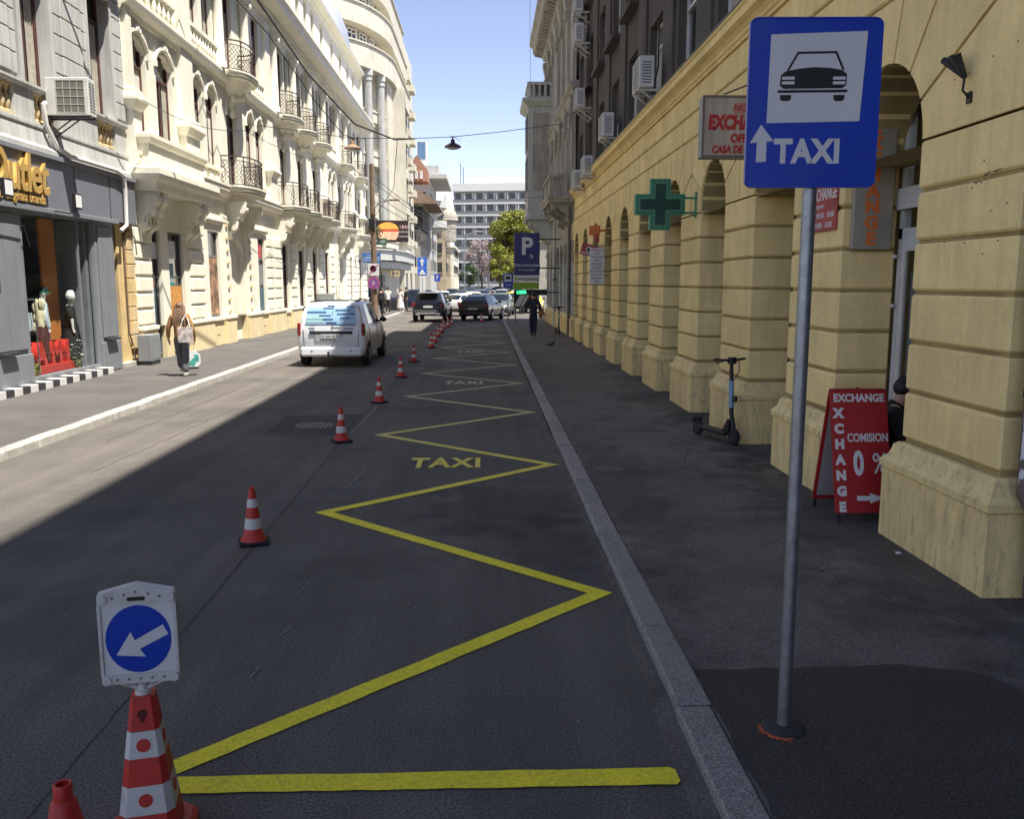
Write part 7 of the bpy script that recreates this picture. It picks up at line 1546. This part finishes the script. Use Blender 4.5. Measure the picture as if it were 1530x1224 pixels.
cloth = lambda n, c: mat(n, c, .9, var=.22, scale=14, coord='obj', bump=.25, bscale=30) if n not in bpy.data.materials else bpy.data.materials[n]
jeans, tan, blk, nav, wht, dgr = cloth('grey_denim', (.11, .115, .13)), cloth('tan_jacket', (.33, .17, .065)), cloth('black_cloth', (.014, .014, .016)), cloth('navy_cloth', (.016, .020, .04)), cloth('white_cloth', (.62, .62, .60)), cloth('dark_grey_cloth', (.03, .033, .038))
h_br, h_bk = mat('brown_hair', (.16, .095, .055), .6, var=.35, scale=30, coord='obj'), mat('black_hair', (.015, .012, .010), .6, var=.3, scale=30, coord='obj')
walk = dict(kl=(-.09, .16, .53), al=(-.09, .26, .17), tl=(-.10, .40, .14), kr=(.09, .0, .50), ar=(.08, -.06, .09), tr=(.085, .09, .03))
wp = dict(walk); wp.update(el=(-.27, -.02, 1.13), wl=(-.30, .04, .89), hl=(-.30, .07, .80), er=(.27, -.02, 1.13), wr=(.29, .10, .90), hr=(.28, .13, .82))
person('woman with long brown hair walking away in a tan jacket and flared jeans', (-6.91, 19.85, PL), R(4), 1.66, wp, tan, jeans, wht, h_br, hair_len=.42, flare=.03)
t = thing('tote_bag', 'white patterned tote bag hanging from the shoulder of the woman in the tan jacket', 'bag', (-6.74, 19.66, PL+.78), R(4))
b = MB(); P0 = [(-.15, 0), (.15, 0), (.16, .1), (.15, .34), (-.15, .34), (-.16, .1)]; b.prism(P0, 'y', -.045, .045); part('bag_body', b, mat('tote_print', (.52, .47, .44), .9, var=.6, scale=9, coord='obj', stain=(.30, .12, .10), stain_amt=.8, stain_scale=7), t); b = MB(); b.tube([(-.1, 0, .34), (-.05, .0, .5), (.0, .1, .62), (.06, .05, .5), (.1, 0, .34)], .012, 6); part('strap', b, wht, t)
t = thing('carrier_bag', 'white and teal carrier bag held low in the walking woman right hand', 'bag', (-6.72, 20.0, PL+.20), R(20)); b = MB(); b.prism([(-.14, .04), (-.08, 0), (.1, 0), (.17, .1), (.16, .26), (.06, .36), (-.10, .36), (-.15, .2)], 'y', -.09, .09); part('bag_body', b, plain('bag_white', (.6, .62, .6), .6), t); b = MB(); b.prism([(-.12, .06), (.02, .02), (.12, .22), (.0, .2)], 'y', -.096, -.091); b.prism([(.02, .28), (.12, .28), (.13, .14), (.09, .12)], 'y', -.096, -.091); part('teal_print', b, plain('teal_bag', (.05, .30, .26), .6), t); b = MB(); b.tube([(-.08, 0, .36), (-.04, -.02, .56), (.02, -.02, .56), (.07, 0, .36)], .008, 5); part('handle', b, M['sign_white'], t); b = MB(); b.cbox(-.1, .12, -.085, .085, -.05, 0, .02); part('bag_base', b, M['black'], t)
wm = dict(walk); wm.update(el=(-.33, -.06, 1.14), wl=(-.26, .12, .98), hl=(-.24, .18, .93), er=(.27, -.02, 1.14), wr=(.26, .06, .92), hr=(.25, .10, .85), al=(-.06, .14, .10), tl=(-.06, .27, .05), kl=(-.08, .08, .51), kr=(.07, .02, .5), ar=(.05, -.05, .09), tr=(.055, .08, .03))
person('man in dark navy clothes seen from behind walking away on the right pavement', (1.94, 35.0, PR), 0, 1.74, wm, nav, cloth('dark_jeans', (.018, .022, .05)), blk, h_bk, bulk=1.12)
t = thing('shoulder_bag', 'orange brown shoulder bag at the right hip of the man in navy', 'bag', (2.26, 34.9, .78), R(10)); b = MB(); b.prism([(-.12, 0), (.12, -.04), (.16, .1), (.08, .30), (-.10, .32)], 'y', -.07, .07); part('bag_body', b, plain('orange_leather', (.30, .12, .03), .6), t); b = MB(); b.tube([(-.08, 0, .3), (-.16, -.08, .6), (-.22, -.06, .66)], .012, 5); part('strap', b, blk, t); b = MB(); b.box(.02, .12, -.08, -.07, -.03, .12); part('pocket', b, wht, t)
sit = dict(pel=(0, 0, .47), spi=(0, .04, .66), che=(0, .12, .84), nec=(0, .19, .95), hb=(0, .235, 1.01), hc=(0, .27, 1.09), ht=(0, .28, 1.15), sl=(-.18, .13, .89), sr=(.18, .13, .89), el=(-.22, .22, .66), er=(.22, .22, .66), wl=(-.10, .32, .60), wr=(.10, .32, .60), hl=(-.05, .36, .57), hr=(.05, .36, .57), pl=(-.1, .02, .45), pr=(.1, .02, .45), kl=(-.14, .34, .50), kr=(.14, .34, .50), al=(-.13, .22, .09), ar=(.13, .22, .09), tl=(-.14, .34, .03), tr=(.14, .34, .03))
person('person in dark clothes and a black cap sitting hunched in the nearest doorway', (3.74, 8.10, PR), R(-98), 1.78, sit, blk, blk, blk, h_bk, cap=blk, bulk=1.1)
_p = [o for o in bpy.data.objects if o.get('label', '').startswith('person in dark clothes and a black cap')][0]; b = MB(); b.tube([(0, .13, .86), (0, .17, .93), (0, .215, 1.0)], [.16, .105, .082], 12); part('collar', b, blk, _p, smooth=True)
t = thing('stool', 'low dark stool under the person sitting in the doorway', 'stool', (3.72, 8.15, PR)); b = MB(); b.cbox(-.17, .17, -.17, .17, .36, .40, .01); part('seat', b, M['wood'], t)
for x in (-.14, .14):
    for y in (-.14, .14): b = MB(); b.tube([(x, y, .36), (x*1.1, y*1.1, 0)], .016, 6); part('leg', b, M['wood'], t)
# the group at the far corner
gp = 'people at the far left corner'
person('man in a white shirt and dark trousers pushing a pram at the far corner', (-6.75, 60.6, PL), R(15), 1.80, dict(el=(-.2, .08, 1.14), wl=(-.18, .3, 1.02), hl=(-.17, .37, 1.0), er=(.2, .08, 1.14), wr=(.18, .3, 1.02), hr=(.17, .37, 1.0)), wht, dgr, wht, h_bk, group=gp, fingers=False)
person('woman in a long white dress beside the man with the pram', (-6.05, 62.2, PL), R(160), 1.72, None, wht, None, wht, h_br, hair_len=.3, skirt=cloth('white_dress', (.66, .65, .62)), group=gp, long_sleeve=False, fingers=False)
person('person in black standing at the kerb right of the woman in white', (-5.85, 64.8, PL), R(100), 1.78, None, blk, dgr, blk, h_bk, group=gp, fingers=False)
person('person in a pink top left of the man in the white shirt', (-7.3, 62.0, PL), R(-60), 1.66, None, cloth('pink_cloth', (.5, .30, .26)), dgr, wht, h_br, hair_len=.28, group=gp, long_sleeve=False, fingers=False)
person('person with a dark backpack half hidden behind the wooden pole', (-6.5, 54.5, PL), R(-20), 1.78, walk, dgr, blk, blk, h_bk, group=gp, fingers=False)
person('person in a yellow vest standing beyond the walking man on the right', (3.1, 58, .004), R(190), 1.76, None, cloth('yellow_vest', (.6, .62, .10)), dgr, blk, h_bk, fingers=False)
person('person in a white shirt between the taxis on the right', (2.55, 60.5, .004), R(10), 1.76, None, wht, dgr, blk, h_bk, fingers=False)
t = thing('pram', 'dark pram with a white lining pushed by the man in the white shirt', 'pram', (-6.95, 61.35, PL), R(15))
for x in (-.24, .24):
    for y in (-.2, .35): b = MB(); b.lathe([(.12, -.02), (.12, .02)], 14, (x, y, .12), 'x'); part('wheel', b, M['rubber'], t)
b = MB(); b.prism([(-.3, .45), (.35, .4), (.5, .6), (.4, .68), (-.25, .68)], 'x', -.2, .2); part('seat', b, blk, t); b = MB(); b.lathe([(.32, -.2), (.32, .2)], 14, (0, -.1, .75), 'x', .8); part('hood', b, blk, t); b = MB(); [b.tube([(x, .35, .12), (x, -.05, .5), (x, -.5, 1.0)], .015, 5) for x in (-.2, .2)]; b.tube([(-.2, -.5, 1.0), (.2, -.5, 1.0)], .018, 5); part('frame', b, M['steel'], t)
t = thing('backpack', 'dark backpack on the person behind the wooden pole', 'backpack', (-6.45, 54.28, PL+1.0), R(-20)); b = MB(); b.cbox(-.17, .17, -.1, .1, 0, .48, .05); part('bag_body', b, blk, t); b = MB(); b.cbox(-.13, .13, -.15, -.1, .05, .25, .03); part('pocket', b, dgr, t)
# mannequins and props in the shop window
mq = dict(cat='mannequin', name='mannequin', skin=M['mannequin'], fingers=False)
fl = .28
person('mannequin in a pale shirt and navy cap with a cream jacket on its back', (-9.52, 18.98, fl), R(-55), 1.80, dict(el=(-.25, 0, 1.13), er=(.25, 0, 1.13)), cloth('pale_blue_shirt', (.50, .56, .62)), cloth('blue_trousers', (.05, .065, .12)), blk, None, cap=nav, **mq)
person('mannequin in a black dress and white knitted hat, right in the shop window', (-9.42, 20.02, fl), R(-70), 1.68, dict(el=(-.22, .04, 1.12), er=(.22, .04, 1.12)), blk, None, blk, None, skirt=blk, long_sleeve=False, **mq)
t = thing('knitted_hat', 'white knitted hat on the mannequin in black', 'hat', (-9.39, 20.035, fl+1.60)); b = MB(); b.lathe([(.105, -.03), (.112, .0), (.112, .03), (.108, .035), (.10, .09), (.06, .14), (.01, .15)], 16); part('crown', b, wht, t, smooth=True); b = MB(); b.lathe([(.116, -.04), (.118, .02), (.11, .025)], 16); part('brim', b, wht, t, smooth=True)
t = thing('draped_jacket', 'crumpled cream jacket slung over the back of the mannequin in the pale shirt', 'jacket', (-9.45, 18.72, fl+.95)); b = MB(); rr = random.Random(2)
for _ in range(46):
    z_ = rr.uniform(-.05, .55); b.ball((rr.uniform(-.10, .08), rr.uniform(-.13, .09)*(1-.4*z_), z_), (rr.uniform(.03, .06), rr.uniform(.03, .06), rr.uniform(.07, .14)), 8, 6)
b.tube([(.0, -.05, .5), (.05, -.1, .2), (.06, -.12, -.15)], [.06, .07, .05], 8); part('cloth', b, cloth('cream_cloth', (.56, .50, .33)), t, smooth=True, ang=60, kind='stuff')
t = thing('brown_trousers', 'dark red brown trousers hanging below the cream jacket in the shop window', 'trousers', (-9.40, 18.68, fl)); b = MB(); b.prism([(-.14, 1.0), (.14, 1.0), (.17, .4), (.06, .22), (-.0, .45), (-.08, .22), (-.17, .4)], 'x', -.06, .06); part('cloth', b, cloth('oxblood', (.10, .022, .018)), t)
t = thing('hanging_clothes', 'white and pale blue clothes on a rail at the left end of the shop window', 'clothes', (-9.5, 18.05, fl)); 
b = MB(); [b.prism([(-.16+.0*k, 1.5-.1*k), (.16, 1.5-.1*k), (.2, .35+.3*k), (-.2, .3+.3*k)], 'x', -.08+.09*k, -.03+.09*k) for k in range(3)]; part('garment', b, cloth('pale_garment', (.5, .55, .56)), t, kind='stuff'); b = MB(); b.tube([(-.2, 0, 1.58), (.3, 0, 1.58)], .015, 6); b.tube([(.3, 0, 1.58), (.3, 0, 0)], .015, 6); part('rail', b, M['chrome'], t)
t = thing('red_letters', 'large bright red standing letters on a red plinth in the shop window', 'display letters', (-9.40, 19.0, fl), math.pi/2); RL = plain('bright_red', (.52, .035, .025), .4)
b = MB(); b.cbox(-.85, .82, -.1, .12, 0, .18, .01); part('plinth', b, RL, t)
for ch, x in (('A', -.60), ('M', .05), ('I', .55)): text(ch, .62, RL, t, (x, 0, .40), q90, ext=.09, bold=.035)
t = thing('flower_pot', 'bunch of white flowers beside the red letters in the shop window', 'flowers', (-9.32, 19.95, fl)); f = MB(); leaves(f, [((0, 0, .38), (.16, .2, .28)), ((0, -.08, .2), (.12, .16, .2))], 260, .09, rr); obj('leaves', f.mesh('leaves', M['leaf_d'], recalc=False), t); f = MB(); leaves(f, [((.02, 0, .40), (.17, .21, .30))], 110, .07, rr); obj('flowers', f.mesh('flowers', M['sign_white'], recalc=False), t); b = MB(); b.lathe([(.08, 0), (.11, .18), (.1, .18)], 12); part('pot', b, M['ochre'], t)
t = thing('small_plant', 'small green plant at the left foot of the red letters', 'plant', (-9.30, 18.05, fl)); f = MB(); leaves(f, [((0, 0, .14), (.1, .12, .14))], 120, .08, rr); obj('leaves', f.mesh('leaves', M['leaf'], recalc=False), t); b = MB(); b.lathe([(.06, 0), (.08, .1), (.07, .1)], 10); part('pot', b, M['ochre'], t)
# pigeon
t = thing('pigeon', 'grey pigeon standing on the dark right pavement', 'pigeon', (2.17, 28.6, PR), R(-70)); b = MB(); b.tube([(0, -.16, .09), (0, -.08, .11), (0, .02, .13), (0, .09, .16), (0, .115, .21), (0, .14, .235), (0, .165, .23)], [.012, .045, .065, .05, .028, .026, .006], 10); part('body', b, plain('pigeon_grey', (.05, .055, .065), .7), t, smooth=True); b = MB(); [b.tube([(x, .01, .08), (x, .02, .005), (x, .05, .003)], .006, 5) for x in (-.025, .025)]; part('leg', b, plain('pigeon_leg', (.3, .08, .06), .7), t, kind='stuff')
